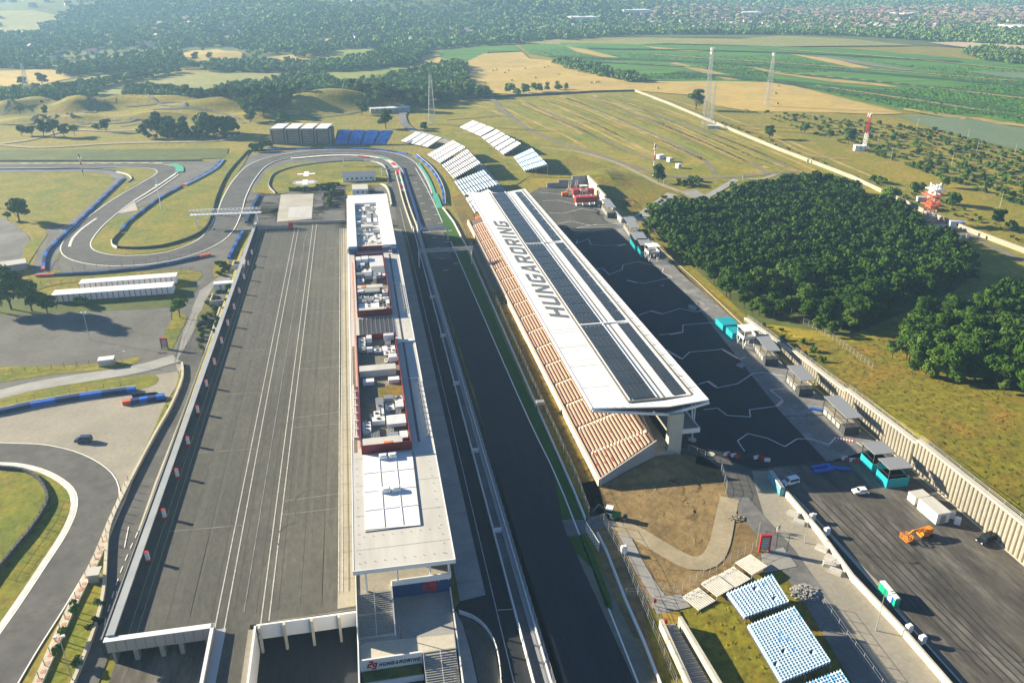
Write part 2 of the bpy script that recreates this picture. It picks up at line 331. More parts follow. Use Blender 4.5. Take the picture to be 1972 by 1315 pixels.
# far country: woodland floor then fields over it
sheet('woodland_ground', [(-900, 128), (0, 136), (330, 112), (640, 118), (760, 100), (900, 80), (1200, 72), (1500, 76), (1800, 90), (1972, 100), (2700, 130), (2600, 2), (-700, 2)], 'forest_floor', 1)
for nm, m, ly, pts in [
    ('wheat_field', 'wheat', 2, [(345, 108), (365, 100), (420, 97), (465, 103), (470, 112), (440, 120), (370, 130), (350, 125)]),
    ('wheat_field', 'wheat', 2, [(470, 118), (560, 107), (650, 103), (610, 112), (560, 122), (480, 122)]),
    ('meadow_field', 'meadow_green', 2, [(600, 112), (660, 98), (735, 95), (730, 108), (640, 116)]),
    ('wheat_field', 'wheat', 2, [(0, 138), (60, 136), (150, 138), (200, 142), (120, 155), (60, 170), (20, 172), (0, 165), (-200, 160), (-200, 138)]),
    ('meadow_field', 'meadow_green', 2, [(75, 172), (130, 158), (200, 146), (260, 143), (170, 162), (100, 172)]),
    ('meadow_field', 'meadow', 2, [(160, 174), (250, 152), (360, 141), (580, 140), (575, 150), (470, 172), (390, 182), (330, 178), (250, 186), (190, 188)]),
    ('meadow_field', 'meadow_green', 2, [(590, 152), (640, 138), (740, 132), (800, 128), (770, 140), (700, 158), (660, 168), (600, 160)]),
    ('wheat_field', 'wheat', 2, [(655, 168), (720, 146), (800, 130), (840, 132), (820, 150), (740, 160), (700, 172)]),
    ('green_field', 'crop', 2, [(828, 102), (900, 92), (990, 90), (1005, 100), (940, 102), (935, 117), (860, 118)]),
    ('wheat_field', 'wheat', 2, [(805, 110), (840, 104), (865, 118), (870, 124), (830, 126)]),
    ('wheat_field', 'wheat', 3, [(895, 122), (930, 106), (1005, 102), (1020, 115), (1080, 120), (1190, 155), (1250, 158), (1365, 158), (1400, 158), (1500, 160), (1600, 185), (1740, 220), (1700, 222), (1600, 218), (1440, 215), (1380, 205), (1340, 185), (1220, 176), (1090, 182), (985, 183), (940, 180), (905, 160)]),
    ('meadow_field', 'meadow', 2, [(960, 82), (1060, 78), (1150, 82), (1240, 74), (1420, 78), (1500, 72), (1640, 78), (1760, 90), (1500, 92), (1290, 86), (1100, 90)]),
    ('meadow_field', 'pale_soil', 3, [(1790, 86), (1880, 84), (2050, 92), (2100, 100), (1980, 98), (1850, 94)]),
    ('crop_field', 'crop', 2, [(1000, 90), (1080, 84), (1260, 88), (1500, 92), (1640, 96), (1780, 108), (2080, 135), (2300, 160), (2300, 260), (1972, 245), (1890, 225), (1800, 225), (1720, 210), (1600, 182), (1500, 158), (1380, 158), (1240, 156), (1130, 125), (1020, 104)]),
    ('pale_soil_strip', 'pale_soil', 4, [(640, 0), (700, 2), (820, 4), (1000, 10), (1110, 16), (1120, 21), (1040, 18), (900, 8), (700, 4)]),
    ('pale_soil_strip', 'pale_soil', 4, [(270, 0), (400, 0), (340, 4)]), ('pale_soil_strip', 'meadow', 4, [(470, 18), (510, 8), (550, 14), (530, 18)]),
    ('pale_soil_strip', 'meadow', 4, [(895, 20), (950, 18), (960, 24), (920, 23)]),
    ('village_meadow', 'meadow', 3, [(-60, 30), (60, 22), (170, 22), (200, 32), (190, 44), (120, 50), (60, 68), (-60, 66)]),
    ('wheat_field', 'wheat', 4, [(1520, 107), (1600, 116), (1680, 134), (1640, 132), (1560, 116)]),
    ('wheat_field', 'wheat', 3, [(1090, 92), (1130, 98), (1200, 115), (1160, 112), (1110, 102)]),
    ('wheat_field', 'wheat', 3, [(1240, 92), (1320, 98), (1400, 100), (1330, 102), (1270, 98)]),
    ('farm_track', 'dirt_grey', 4, [(1550, 108), (1640, 118), (1760, 138), (1850, 140), (1740, 138), (1640, 124)]),
    ('farm_track', 'ridge_straw', 4, [(1300, 122), (1420, 150), (1440, 156), (1400, 156), (1290, 124)]),
    ('farm_track', 'ridge_straw', 4, [(1440, 130), (1560, 150), (1700, 164), (1740, 172), (1600, 160), (1480, 142)]),
    ('farm_track', 'ridge_straw', 4, [(1740, 210), (1870, 228), (2050, 252), (2050, 256), (1860, 233), (1740, 214)]),
    ('sage_field', 'sage', 4, [(1725, 224), (1860, 228), (1972, 250), (2200, 290), (2200, 330), (1972, 292), (1880, 272), (1800, 250)]),
    ('sage_field', 'sage', 4, [(1850, 139), (2100, 145), (2100, 165), (1940, 152)]),
    ('parking_meadow', 'parking_grass', 2, [(800, 215), (880, 192), (1000, 188), (1140, 180), (1222, 177), (1360, 225), (1500, 290), (1640, 345), (1800, 420), (1972, 480), (2150, 540), (2150, 620), (1972, 560), (1830, 520), (1640, 380), (1500, 370), (1300, 350), (1200, 345), (1130, 350), (1080, 330), (1000, 350), (930, 300), (850, 262), (800, 245)]),
    ('dry_slope', 'grass_dry', 2, [(1440, 215), (1600, 218), (1720, 228), (1800, 250), (1900, 276), (2200, 340), (2200, 560), (1972, 462), (1800, 400), (1640, 330), (1500, 270), (1400, 235)]),
]:
    if m == 'crop': m = 'crop_green'; mat('crop_green', (.05, .15, .004), (.08, .2, .006), .05, .9, fine=(.3, .35), third=(.035, .09, .004), tscale=.035, stretch=(.15, 1.6, 1, .62))
    sheet(nm, pts, m, ly)
# tractor lines, ridges and tracks over the parking meadow
for nm, m, w, ly, pts in [
    ('grass_ridge', 'ridge_straw', 4, 3, [(905, 200), (950, 215), (990, 232), (1025, 250)]), ('grass_ridge', 'ridge_straw', 4, 3, [(1005, 200), (1060, 225), (1105, 250), (1120, 260)]),
    ('grass_ridge', 'ridge_straw', 5, 3, [(1040, 190), (1110, 222), (1170, 252), (1230, 285), (1262, 300)]), ('grass_ridge', 'ridge_straw', 5, 3, [(1080, 186), (1150, 215), (1230, 250), (1310, 290), (1360, 310)]),
    ('grass_ridge', 'ridge_straw', 5, 3, [(1140, 184), (1220, 215), (1330, 265), (1420, 305), (1480, 325)]), ('grass_ridge', 'ridge_straw', 5, 3, [(1210, 200), (1300, 240), (1420, 290), (1530, 330)]),
    ('farm_track', 'dirt_grey', 3, 3, [(1090, 190), (1180, 225), (1270, 265), (1350, 305), (1380, 338)]), ('farm_track', 'dirt_grey', 3, 3, [(1140, 190), (1270, 240), (1390, 290), (1480, 335)]),
    ('farm_track', 'dirt_grey', 3, 3, [(1190, 195), (1330, 245), (1450, 290), (1520, 325)]), ('farm_track', 'dirt_grey', 2.5, 3, [(1010, 196), (1050, 215), (1100, 240), (1160, 270), (1230, 300), (1270, 312)]),
    ('gravel_road', 'dirt_grey', 4.5, 4, [(945, 188), (975, 220), (1010, 245), (1060, 270), (1130, 292), (1210, 318), (1262, 335), (1330, 343), (1420, 341), (1500, 334), (1550, 334), (1640, 350), (1700, 370), (1800, 420), (1900, 470), (2100, 560)]),
    ('gravel_road', 'gravel_track', 3.5, 4, [(1040, 285), (1110, 293), (1180, 312), (1240, 340), (1270, 355), (1310, 370)]),
    ('farm_track', 'dirt_grey', 3, 4, [(860, 232), (920, 228), (960, 224), (985, 228)]), ('farm_track', 'ridge_straw', 3, 4, [(1430, 250), (1480, 262), (1560, 300), (1640, 308)]),
    ('gravel_road', 'gravel_track', 3.5, 4, [(1500, 334), (1470, 345), (1440, 345)]),
    ('dirt_road', 'gravel_track', 5, 3, [(0, 278), (60, 270), (130, 252), (200, 253), (300, 252), (400, 255), (470, 262)]), ('dirt_road', 'gravel_track', 5, 3, [(0, 280), (80, 285), (200, 278), (300, 275), (420, 272), (460, 262)]),
    ('farm_track', 'dirt_grey', 4, 3, [(905, 145), (918, 165), (935, 185)]), ('dirt_trail', 'dirt_grey', 3, 3, [(0, 222), (20, 212), (35, 195), (30, 190)]),
    ('dirt_trail', 'dirt_grey', 3, 3, [(90, 235), (160, 215), (180, 205), (190, 193)]), ('dirt_trail', 'dirt_grey', 3, 3, [(140, 243), (200, 235), (268, 228)])]:
    ribbon(nm, pxpath(pts), w, m, ly)

mat('crop_dark', (.016, .06, .003), (.03, .085, .004), .08, .9, fine=(.3, .4))
for k, (a, b, c, w, m) in enumerate([((1130, 96), (1500, 104), (1850, 122), 8, 'crop_dark'), ((1060, 110), (1480, 128), (1972, 166), 14, 'crop_dark'), ((1180, 122), (1560, 146), (2050, 200), 5, 'ridge_straw'), ((1100, 118), (1500, 142), (2000, 190), 9, 'crop_dark'), ((1300, 140), (1620, 170), (2040, 226), 16, 'crop_dark'), ((1430, 152), (1700, 190), (2010, 232), 7, 'crop_dark'), ((1500, 98), (1700, 112), (1972, 138), 4, 'ridge_straw'), ((1260, 108), (1600, 130), (1960, 158), 4, 'ridge_straw'), ((1560, 165), (1800, 200), (2050, 240), 4, 'ridge_straw'), ((1240, 150), (1380, 148), (1440, 156), 10, 'crop_dark')]):
    ribbon('crop_strip', pxpath([a, b, c], step=20), w*1.5, m, 4)
for k in range(16):
    t = k/15.; a = (930+t*330, 196-t*12); b = (1130+t*560, 285+t*60); n_ = [(a[0]+(b[0]-a[0])*j/5+math.sin(j*2+k)*3, a[1]+(b[1]-a[1])*(j/5)**1.15) for j in range(6)]
    ribbon('grass_furrow', pxpath(n_), 3.2, ('ridge_straw', 'meadow_green', 'grass_olive')[k % 3], 3)
for pts in [[(0, 240), (60, 232), (110, 222), (150, 232), (230, 238), (260, 232)], [(90, 198), (140, 192), (190, 196), (160, 208), (110, 226), (60, 236)], [(290, 212), (340, 210), (356, 204), (340, 198), (280, 204), (240, 206)], [(230, 245), (280, 236), (268, 230), (220, 238)], [(600, 226), (640, 224), (690, 216), (700, 208)], [(500, 240), (560, 222), (620, 228)], [(210, 196), (260, 198), (330, 205), (420, 218), (470, 238)]]:
    ribbon('dirt_trail', pxpath(pts), 2.6, 'dirt_grey', 4)
# ---- circuit on the left: run-off asphalt, grass islands, track
sheet('runoff_asphalt', [(-60, 313), (130, 318), (300, 315), (395, 312), (437, 308), (432, 318), (410, 334), (355, 362), (300, 388), (262, 402), (270, 407), (250, 415), (225, 440), (170, 470), (200, 500), (300, 500), (400, 470), (425, 430), (430, 400), (455, 340), (480, 300), (520, 293), (640, 284), (720, 284), (785, 296), (812, 318), (840, 380), (845, 405), (820, 430), (700, 450), (560, 420), (500, 432), (470, 450), (440, 520), (420, 560), (390, 640), (385, 690), (360, 720), (300, 760), (200, 800), (-60, 830), (-60, 700), (0, 690), (200, 680), (320, 640), (345, 600), (370, 550), (330, 530), (80, 545), (60, 520), (90, 440), (130, 420), (210, 335), (120, 326), (-60, 334)], 'asphalt_old', 2)
sheet('parking_asphalt', [(-60, 610), (100, 603), (200, 600), (330, 592), (330, 640), (300, 690), (200, 700), (0, 725), (-60, 735)], 'asphalt_old', 3)
sheet('service_asphalt', [(-60, 415), (0, 418), (30, 435), (55, 455), (62, 470), (45, 500), (20, 520), (-60, 560)], 'asphalt_grey', 3)
sheet('runoff_concrete', [(-60, 800), (0, 790), (120, 775), (230, 762), (300, 755), (320, 765), (318, 800), (290, 860), (255, 935), (235, 945), (200, 900), (120, 860), (0, 855), (-60, 855)], 'concrete_dusty', 3)
sheet('runoff_concrete', [(255, 735), (300, 722), (345, 715), (342, 740), (320, 775), (260, 775), (250, 755), (290, 745)], 'concrete_dusty', 3)
sheet('access_concrete', [(258, 385), (266, 406), (228, 412), (222, 405), (250, 392)], 'concrete', 4)
sheet('worn_asphalt_patch', [(170, 505), (300, 500), (318, 500), (300, 512), (162, 520)], 'asphalt_grey', 4)
for pts in [
    [(-60, 334), (100, 333), (190, 333), (212, 338), (220, 346), (205, 372), (160, 410), (130, 432), (100, 434), (60, 425), (40, 412), (0, 402), (-60, 400)],
    [(228, 324), (298, 324), (308, 331), (300, 340), (262, 357), (215, 387), (180, 413), (150, 440), (112, 500), (94, 508), (90, 498), (100, 480), (150, 436), (240, 350), (238, 338), (222, 330)],
    [(222, 417), (250, 414), (300, 385), (352, 360), (420, 325), (437, 300), (452, 292), (478, 298), (458, 335), (445, 365), (437, 395), (420, 430), (395, 455), (350, 475), (290, 488), (225, 491), (188, 484), (172, 474), (182, 458)],
    [(50, 470), (64, 462), (62, 450), (80, 455), (92, 450), (80, 470), (60, 500), (42, 530), (20, 530), (40, 500)],
    [(-60, 775), (0, 768), (60, 750), (160, 735), (240, 727), (290, 722), (305, 727), (300, 740), (262, 752), (180, 760), (60, 778), (0, 790), (-60, 800)],
    [(-60, 710), (0, 706), (100, 705), (200, 700), (262, 688), (272, 692), (240, 708), (200, 712), (100, 722), (0, 737), (-60, 742)],
    [(318, 640), (335, 610), (350, 605), (360, 612), (345, 645), (332, 672), (316, 672)],
    [(90, 520), (160, 528), (330, 520), (388, 525), (382, 540), (360, 548), (330, 545), (340, 528), (110, 548), (60, 565), (20, 560)],
    [(-60, 893), (0, 889), (60, 893), (110, 910), (138, 930), (148, 955), (140, 990), (110, 1040), (60, 1120), (20, 1190), (-60, 1300)],
    [(347, 715), (352, 712), (355, 725), (330, 790), (322, 790), (340, 740)], [(317, 780), (322, 790), (290, 860), (255, 935), (250, 950), (262, 900), (300, 820)],
    [(120, 1190), (160, 1100), (182, 1080), (202, 1085), (195, 1170), (170, 1240), (140, 1315), (60, 1400), (60, 1330)],
    [(515, 330), (560, 316), (640, 312), (700, 312), (735, 322), (745, 345), (742, 358), (650, 357), (610, 365), (560, 370), (535, 375), (500, 372), (485, 370), (505, 345)],
    [(415, 507), (440, 500), (443, 520), (438, 530), (412, 533)], [(668, 360), (690, 357), (690, 375), (668, 376)],
]: sheet('infield_grass', pts, 'grass', 4, smooth=True)
sheet('shrub_bank', [(415, 540), (448, 545), (445, 590), (425, 640), (390, 690), (378, 650), (380, 610), (405, 570)], 'shrub_bank', 4)
sheet('tree_bank', [(-60, 555), (60, 570), (200, 560), (340, 555), (385, 550), (365, 575), (340, 592), (200, 600), (100, 604), (-60, 611)], 'forest_floor', 4)
sheet('grass_slope', [(-60, 290), (100, 290), (300, 288), (440, 287), (436, 305), (300, 311), (100, 312), (-60, 312)], 'forest_floor', 3)
sheet('slope_road', [(385, 560), (420, 535), (440, 520), (460, 500), (480, 460), (500, 440), (500, 440), (470, 530), (445, 545), (415, 545), (395, 580), (372, 640), (375, 700), (350, 740), (338, 700), (352, 640), (372, 590)], 'paving', 3)
sheet('side_road', [(338, 700), (372, 640), (400, 600), (440, 545), (478, 470), (500, 436), (470, 540), (400, 740), (215, 1250), (150, 1420), (60, 1500), (120, 1370), (178, 1230), (203, 1120), (207, 1050), (214, 1012), (262, 910), (330, 785), (352, 730), (351, 702)], 'asphalt_track', 4)
dashes(pxpath([(275, 1005), (250, 1060), (228, 1115), (205, 1190), (196, 1230)], step=2), 'white_paint', .2, 2.2, 2, 7)
ribbon('lane_markings', pxpath([(248, 1015), (242, 1045), (240, 1056)], step=2), .22, 'white_paint', 7)
# track ribbons
T1 = pxpath([(-120, 324), (0, 322), (120, 321), (240, 320), (300, 322), (322, 328), (318, 338), (290, 355), (240, 385), (195, 418), (165, 445), (146, 472), (156, 490), (200, 501), (260, 502), (330, 493), (390, 472), (422, 448), (440, 415), (452, 380), (472, 345), (500, 318), (550, 302), (620, 294), (700, 294), (758, 303), (790, 325), (812, 370), (828, 410), (838, 438)], step=5)
ribbon('race_track', T1, 13.5, 'asphalt_track', 5)
ribbon('track_edge_line', T1, .5, 'white_paint', 6, side=6.4); ribbon('track_edge_line', T1[:-8], .5, 'white_paint', 6, side=-6.4)
T2 = pxpath([(-160, 868), (0, 872), (70, 876), (130, 893), (178, 925), (190, 965), (172, 1020), (130, 1090), (80, 1170), (20, 1260), (-60, 1390)], step=3)
ribbon('race_track', T2, 10.5, 'asphalt_track', 5)
ribbon('track_edge_line', T2, .35, 'white_paint', 6, side=5); ribbon('track_edge_line', T2, .3, 'white_paint', 6, side=-5)
ribbon('kerb', T2, 1.3, 'kerb_white', 6, side=5.9)
T3 = pxpath([(-60, 331), (100, 331), (190, 332), (228, 342), (225, 355), (190, 390), (150, 425), (125, 447), (105, 480), (80, 530)], step=4)
ribbon('service_road', T3, 6, 'asphalt_grey', 5)
ribbon('service_road', pxpath([(-60, 770), (0, 760), (60, 745), (160, 728), (240, 716), (290, 705), (340, 690)]), 7, 'concrete_grey', 5)
# kerbs: white with a green end, red and white teeth on the last corner
ribbon('kerb', pxpath([(341, 334), (318, 350), (290, 368), (258, 388)]), 1.6, 'kerb_white', 6)
ribbon('kerb', pxpath([(345, 337), (322, 353), (296, 371), (262, 391)]), .8, 'kerb_white', 6)
ribbon('kerb', pxpath([(332, 318), (345, 324), (346, 333)], step=2), 5, 'kerb_green', 7, side=0)
ribbon('kerb', pxpath([(134, 476), (140, 460), (160, 440), (186, 422)]), 1.3, 'kerb_white', 7)
dashes(pxpath([(40, 317), (150, 317), (300, 316)]), 'kerb_white', 1.6, 5, 4, 7, 'kerb_teeth')
KC = pxpath([(560, 307), (640, 301), (700, 302), (745, 310), (765, 328), (772, 350), (778, 370)], step=3)
ribbon('kerb', KC, 3.2, 'kerb_white', 7)
def teeth(path, cols, w, ln, layer):
    mbs = {c: MB() for c in cols if c}
    for i, (p, a) in enumerate(along(path, ln)):
        c = cols[i % len(cols)]
        if c: t = Vector((math.cos(a), math.sin(a))); ribbon('x', [p, p+t*ln*.95], w, c, layer, mb=mbs[c])
    for c, mb in mbs.items(): mb.build('kerb_teeth', c, kind='structure')
teeth(pxpath([(690, 302), (745, 310), (764, 328), (772, 350), (778, 370)], step=3), ['kerb_red', None, 'kerb_green', None, 'kerb_red', None, 'kerb_red'], 2.6, 9, 8)
ribbon('kerb', pxpath([(806, 316), (822, 340), (834, 366), (844, 398)], step=3), 1.6, 'kerb_green', 7)
ribbon('kerb', pxpath([(836, 374), (842, 388), (846, 402)], step=3), 3.4, 'kerb_green', 8)
ribbon('kerb', pxpath([(801, 316), (817, 341), (829, 366), (838, 392)], step=3), .7, 'kerb_white', 8)

# ---- paddock deck, pit lane, straight
DK = [(-54.6, 131.2), (-35.4, 131), (-35.4, 60), (-28.4, 60), (-28.4, 131), (-7.3, 131), (-6.5, 440), (-30, 430), (-53, 421)]
MB().prism(DK, -1.3, .03).build('paddock_deck', 'asphalt_paddock', kind='structure')
sheet('paddock_asphalt', [(400, 415), (500, 372), (560, 372), (650, 362), (700, 352), (742, 360), (760, 400), (780, 440), (670, 440), (480, 436)], 'asphalt_paddock', 2)
sheet('concrete_pad', [(541, 376), (604, 374), (601, 422), (533, 428)], 'concrete', 4); sheet('concrete_pad', [(556, 400), (602, 398), (600, 420), (554, 421)], 'roof_cream', 5)
def wline(name, a, b, w, m, layer=6): ribbon(name, dense([a, b], smooth=False, step=40), w, m, layer, z=0.)
def pline(a, b, w=.25, m='road_line', layer=2, name='paddock_line'): A = GZ(a[0], a[1], 0); B = GZ(b[0], b[1], 0); wline(name, A.xy, B.xy, w, m, layer)
for a, b in [((413, 1213), (568, 440)), ((431, 1216), (575, 440)), ((499, 1225), (603, 430)), ((518, 1195), (610, 430))]: pline(a, b, .26)
pline((470, 1178), (586, 470), .2, 'line_faint'); pline((583, 475), (592, 446), .2, 'line_faint')
for y in (1193, 1025, 872, 760, 690): pass
for a, b in [((318, 1024), (470, 1011)), ((378, 872), (497, 864)), ((425, 760), (520, 755)), ((546, 965), (655, 950)), ((544, 991), (655, 978)), ((560, 806), (655, 793)), ((562, 823), (655, 816)), ((578, 698), (668, 684)), ((577, 712), (668, 705)), ((590, 602), (670, 598)), ((596, 538), (675, 536)), ((520, 1197), (685, 1173)), ((600, 480), (678, 476)), ((445, 678), (515, 673))]: pline(a, b, .2, 'line_faint')
for i in range(9): x = -49.5+i*4.4; wline('asphalt_seam', (x, 134), (x+1.2, 415), .14, 'tar_seam', 1)
for x in (-48.4, -46.8): wline('yellow_line', (x-3.5, 133), (x-1.6, 410), .12, 'yellow_line', 2)
sheet('concrete_strip', [(650, 1172), (688, 1166), (684, 800), (684, 440), (660, 440), (659, 600)], 'concrete_dusty', 2, zfix=0.)
for dx in (0, .8, 2.2): wline('drain_line', (-10.9+dx, 137), (-10.6+dx, 405), .22, 'road_line' if dx != 2.2 else 'dirt_grey', 4)
for y in range(141, 400, 9): wline('concrete_joint', (-10.4, y), (-7, y), .1, 'dirt_grey', 4)
# right of the pit building
MB().prism([(14, 129.5), (19.6, 130.3), (20, 397), (14, 397)], -.2, .2).build('pit_apron', 'concrete_grey', kind='structure')
for y in range(135, 397, 12): wline('concrete_joint', (14, y), (19.8, y), .1, 'dirt_grey', 6)
sheet('pit_lane', [(780, 440), (756, 372), (752, 330), (770, 330), (790, 400), (803, 450), (1080, 1400), (700, 1400), (885, 1160)], 'asphalt_new_shade', 3, zfix=0.)
sheet('pit_lane_sunlit', [(756, 372), (752, 335), (768, 332), (790, 400), (806, 458), (768, 446)], 'asphalt_paddock', 5, zfix=0.)  # sunlight painted as paler asphalt beyond the edge of the pit building shadow
pline((770, 400), (1010, 1400), .22, 'road_line', 6, 'pit_lane_line'); pline((770, 372), (800, 452), .22, 'road_line', 6, 'pit_lane_line'); pline((958, 1176), (988, 1174), .25, 'road_line', 7, 'pit_lane_line')
sheet('main_straight', [(28, 88), (29.9, 88), (29.9, 392), (28, 392)], 'asphalt_new_shade', 3, px=False, zfix=0.)
sheet('main_straight', [(812, 446), (862, 446), (995, 760), (1068, 912), (1135, 1080), (1262, 1400), (1090, 1400), (1000, 1080), (912, 750)], 'asphalt_new_shade', 3, zfix=0.)
sheet('grid_asphalt', [(776, 318), (800, 318), (820, 350), (862, 470), (872, 500), (832, 500), (812, 446), (790, 370)], 'asphalt_paddock', 6, zfix=0.)
ED = [GZ(*p, 0).xy for p in [(800, 325), (826, 372), (862, 452), (995, 757), (1068, 912), (1128, 1062), (1262, 1400)]]
ribbon('track_edge_line', dense(ED, step=8), .35, 'white_paint', 7, z=0.)
for i in range(22):
    y = 332+i*8; side = i % 2; x = 33.5+side*5.5
    wline('grid_slot', (x, y), (x+2.6, y), .4, 'white_paint', 8)
wline('start_line', (29.4, 412-22), (45, 412-22), .4, 'white_paint', 8)
# grass strip and verge to the right of the straight
sheet('turf_strip', [(838, 404), (860, 404), (905, 500), (1012, 750), (1095, 912), (1128, 990), (1132, 1002), (1082, 1000), (1064, 905), (995, 757), (905, 550)], 'turf', 6, zfix=0.)
sheet('turf_strip', [(1095, 1034), (1124, 1030), (1140, 1060), (1175, 1150), (1180, 1175), (1165, 1170), (1140, 1095), (1110, 1065)], 'turf', 7, zfix=0.)
sheet('service_gap', [(1082, 1002), (1125, 999), (1180, 985), (1205, 1012), (1140, 1020), (1124, 1030), (1092, 1034)], 'asphalt_grey', 6, zfix=0.)
sheet('track_verge', [(1110, 1068), (1140, 1060), (1300, 1400), (1262, 1400)], 'dirt_grey', 5, zfix=0.)
sheet('verge', [(870, 380), (905, 370), (915, 430), (1000, 640), (1150, 925), (1170, 1000), (1140, 1000), (1095, 880), (1000, 690), (940, 560), (900, 470)], 'verge', 4, zfix=0.)
sheet('verge_gravel', [(900, 470), (940, 470), (965, 560), (945, 560)], 'dirt_grey', 5, zfix=0.)
sheet('site_soil', [(1120, 930), (1150, 925), (1250, 880), (1330, 868), (1385, 885), (1470, 930), (1530, 1040), (1500, 1110), (1330, 1150), (1240, 1180), (1300, 1400), (1260, 1400), (1150, 1060)], 'soil', 4, zfix=0.)
sheet('lower_grass', [(1240, 1175), (1330, 1160), (1400, 1130), (1520, 1090), (1570, 1150), (1720, 1330), (1760, 1400), (1290, 1400)], 'grass_olive', 5, zfix=0.)
# hatched concourse behind the grandstand
sheet('concourse_asphalt', [(1040, 362), (1090, 360), (1320, 560), (1500, 680), (1590, 890), (1560, 890), (1440, 935), (1380, 880), (1300, 860), (1000, 400)], 'asphalt_new_shade', 3, zfix=0.)
sheet('concourse_sunlit', [(1040, 362), (1088, 362), (1210, 440), (1075, 440), (1010, 380)], 'asphalt_paddock', 4, zfix=0.)  # paler asphalt stands in for sun on the upper concourse
sheet('concourse_apron', [(1088, 360), (1140, 360), (1210, 420), (1265, 475), (1330, 540), (1455, 655), (1600, 780), (1700, 862), (1640, 885), (1595, 892), (1500, 790), (1330, 575), (1215, 470), (1140, 405)], 'apron_pale', 4, zfix=0.)
sheet('yard_asphalt', [(1440, 905), (1600, 888), (1700, 860), (1850, 985), (1972, 1090), (2200, 1290), (2200, 1500), (1850, 1450), (1650, 1120), (1500, 960)], 'asphalt_worn', 4, zfix=0.)
sheet('concourse_walk', [(1280, 880), (1380, 878), (1450, 905), (1475, 905), (1650, 1110), (1830, 1400), (1800, 1400), (1440, 960), (1404, 968), (1388, 905), (1330, 862)], 'asphalt_track', 5, zfix=0.)
sheet('concourse_paving', [(1448, 908), (1480, 908), (1700, 1130), (1900, 1400), (1720, 1400), (1560, 1160), (1500, 1050), (1470, 990), (1455, 940)], 'concrete_dusty', 6, zfix=0.)
sheet('road_strip', [(1400, 960), (1440, 958), (1530, 1060), (1650, 1230), (1760, 1400), (1690, 1400), (1560, 1180), (1480, 1060)], 'asphalt_grey', 7, zfix=0.)
ribbon('concrete_path', dense([GZ(*p, 0).xy for p in [(1405, 960), (1398, 990), (1385, 1050), (1365, 1080), (1330, 1085), (1280, 1060), (1230, 1030), (1185, 1008)]], step=2), 4.6, 'gravel_track', 8, z=0.)
ribbon('concrete_path', dense([GZ(*p, 0).xy for p in [(1200, 1025), (1225, 1080), (1255, 1130), (1280, 1165)]], step=2), 2.8, 'paving', 7, z=0.)
sheet('paving_landing', [(1250, 1152), (1310, 1145), (1330, 1170), (1265, 1185)], 'paving', 9, zfix=0.)
sheet('paving_landing', [(1465, 1068), (1508, 1055), (1535, 1092), (1470, 1105)], 'paving', 9, zfix=0.)
# hill and wood ground on the right
sheet('hill_grass', [(1453, 622), (1530, 650), (1640, 660), (1760, 640), (1880, 590), (2100, 560), (2300, 900), (2200, 1150), (1985, 1012), (1764, 846), (1620, 738), (1530, 676)], 'grass_olive', 2)
sheet('wood_floor', [(1240, 410), (1330, 400), (1500, 355), (1640, 360), (1760, 440), (1880, 520), (1840, 560), (1640, 645), (1450, 620), (1330, 510)], 'forest_floor', 3)
sheet('sandy_edge', [(1262, 470), (1275, 470), (1330, 530), (1460, 640), (1452, 648), (1400, 602), (1310, 525)], 'verge', 4, zfix=0.)
sheet('ramp_paving', [(1210, 424), (1285, 372), (1305, 376), (1235, 428)], 'concrete_grey', 4); sheet('ramp_paving', [(1355, 378), (1412, 345), (1424, 349), (1365, 382)], 'concrete_grey', 4); sheet('ramp_landing', [(1308, 370), (1340, 366), (1372, 384), (1345, 388)], 'paving', 4)
sheet('dry_patch', [(1280, 405), (1310, 392), (1345, 395), (1330, 410), (1300, 425)], 'verge', 4)
for pts in [[(1000, 340), (1130, 340), (1200, 400), (1230, 420), (1270, 400), (1320, 372), (1200, 330), (1100, 300), (1060, 320)], [(1120, 350), (1150, 345), (1240, 395), (1225, 420)]]:
    sheet('bank_grass', pts, 'grass_olive', 3)

q_s = random.Random(9); mat('soil_rut', (.12, .08, .03), (.15, .105, .045), .3, .95); mat('soil_light', (.27, .2, .095), (.22, .16, .07), .3, .95)
for k in range(26):
    x, y = q_s.uniform(1180, 1360), q_s.uniform(905, 1040)
    if y > 925+(x-1180)*.75 and x < 1300: continue
    a = q_s.uniform(-.5, .5)+(x-1180)*.006; L_ = q_s.uniform(20, 70); pts = [(x+L_*t*math.cos(a+t*.8), y+L_*t*.45*math.sin(a+t*.8)) for t in (0, .33, .66, 1)]
    ribbon('soil_ruts', dense([GZ(*p, 0).xy for p in pts], step=1.5), q_s.uniform(.25, .7), q_s.choice(['soil_rut', 'soil_light']), 5, z=0.)
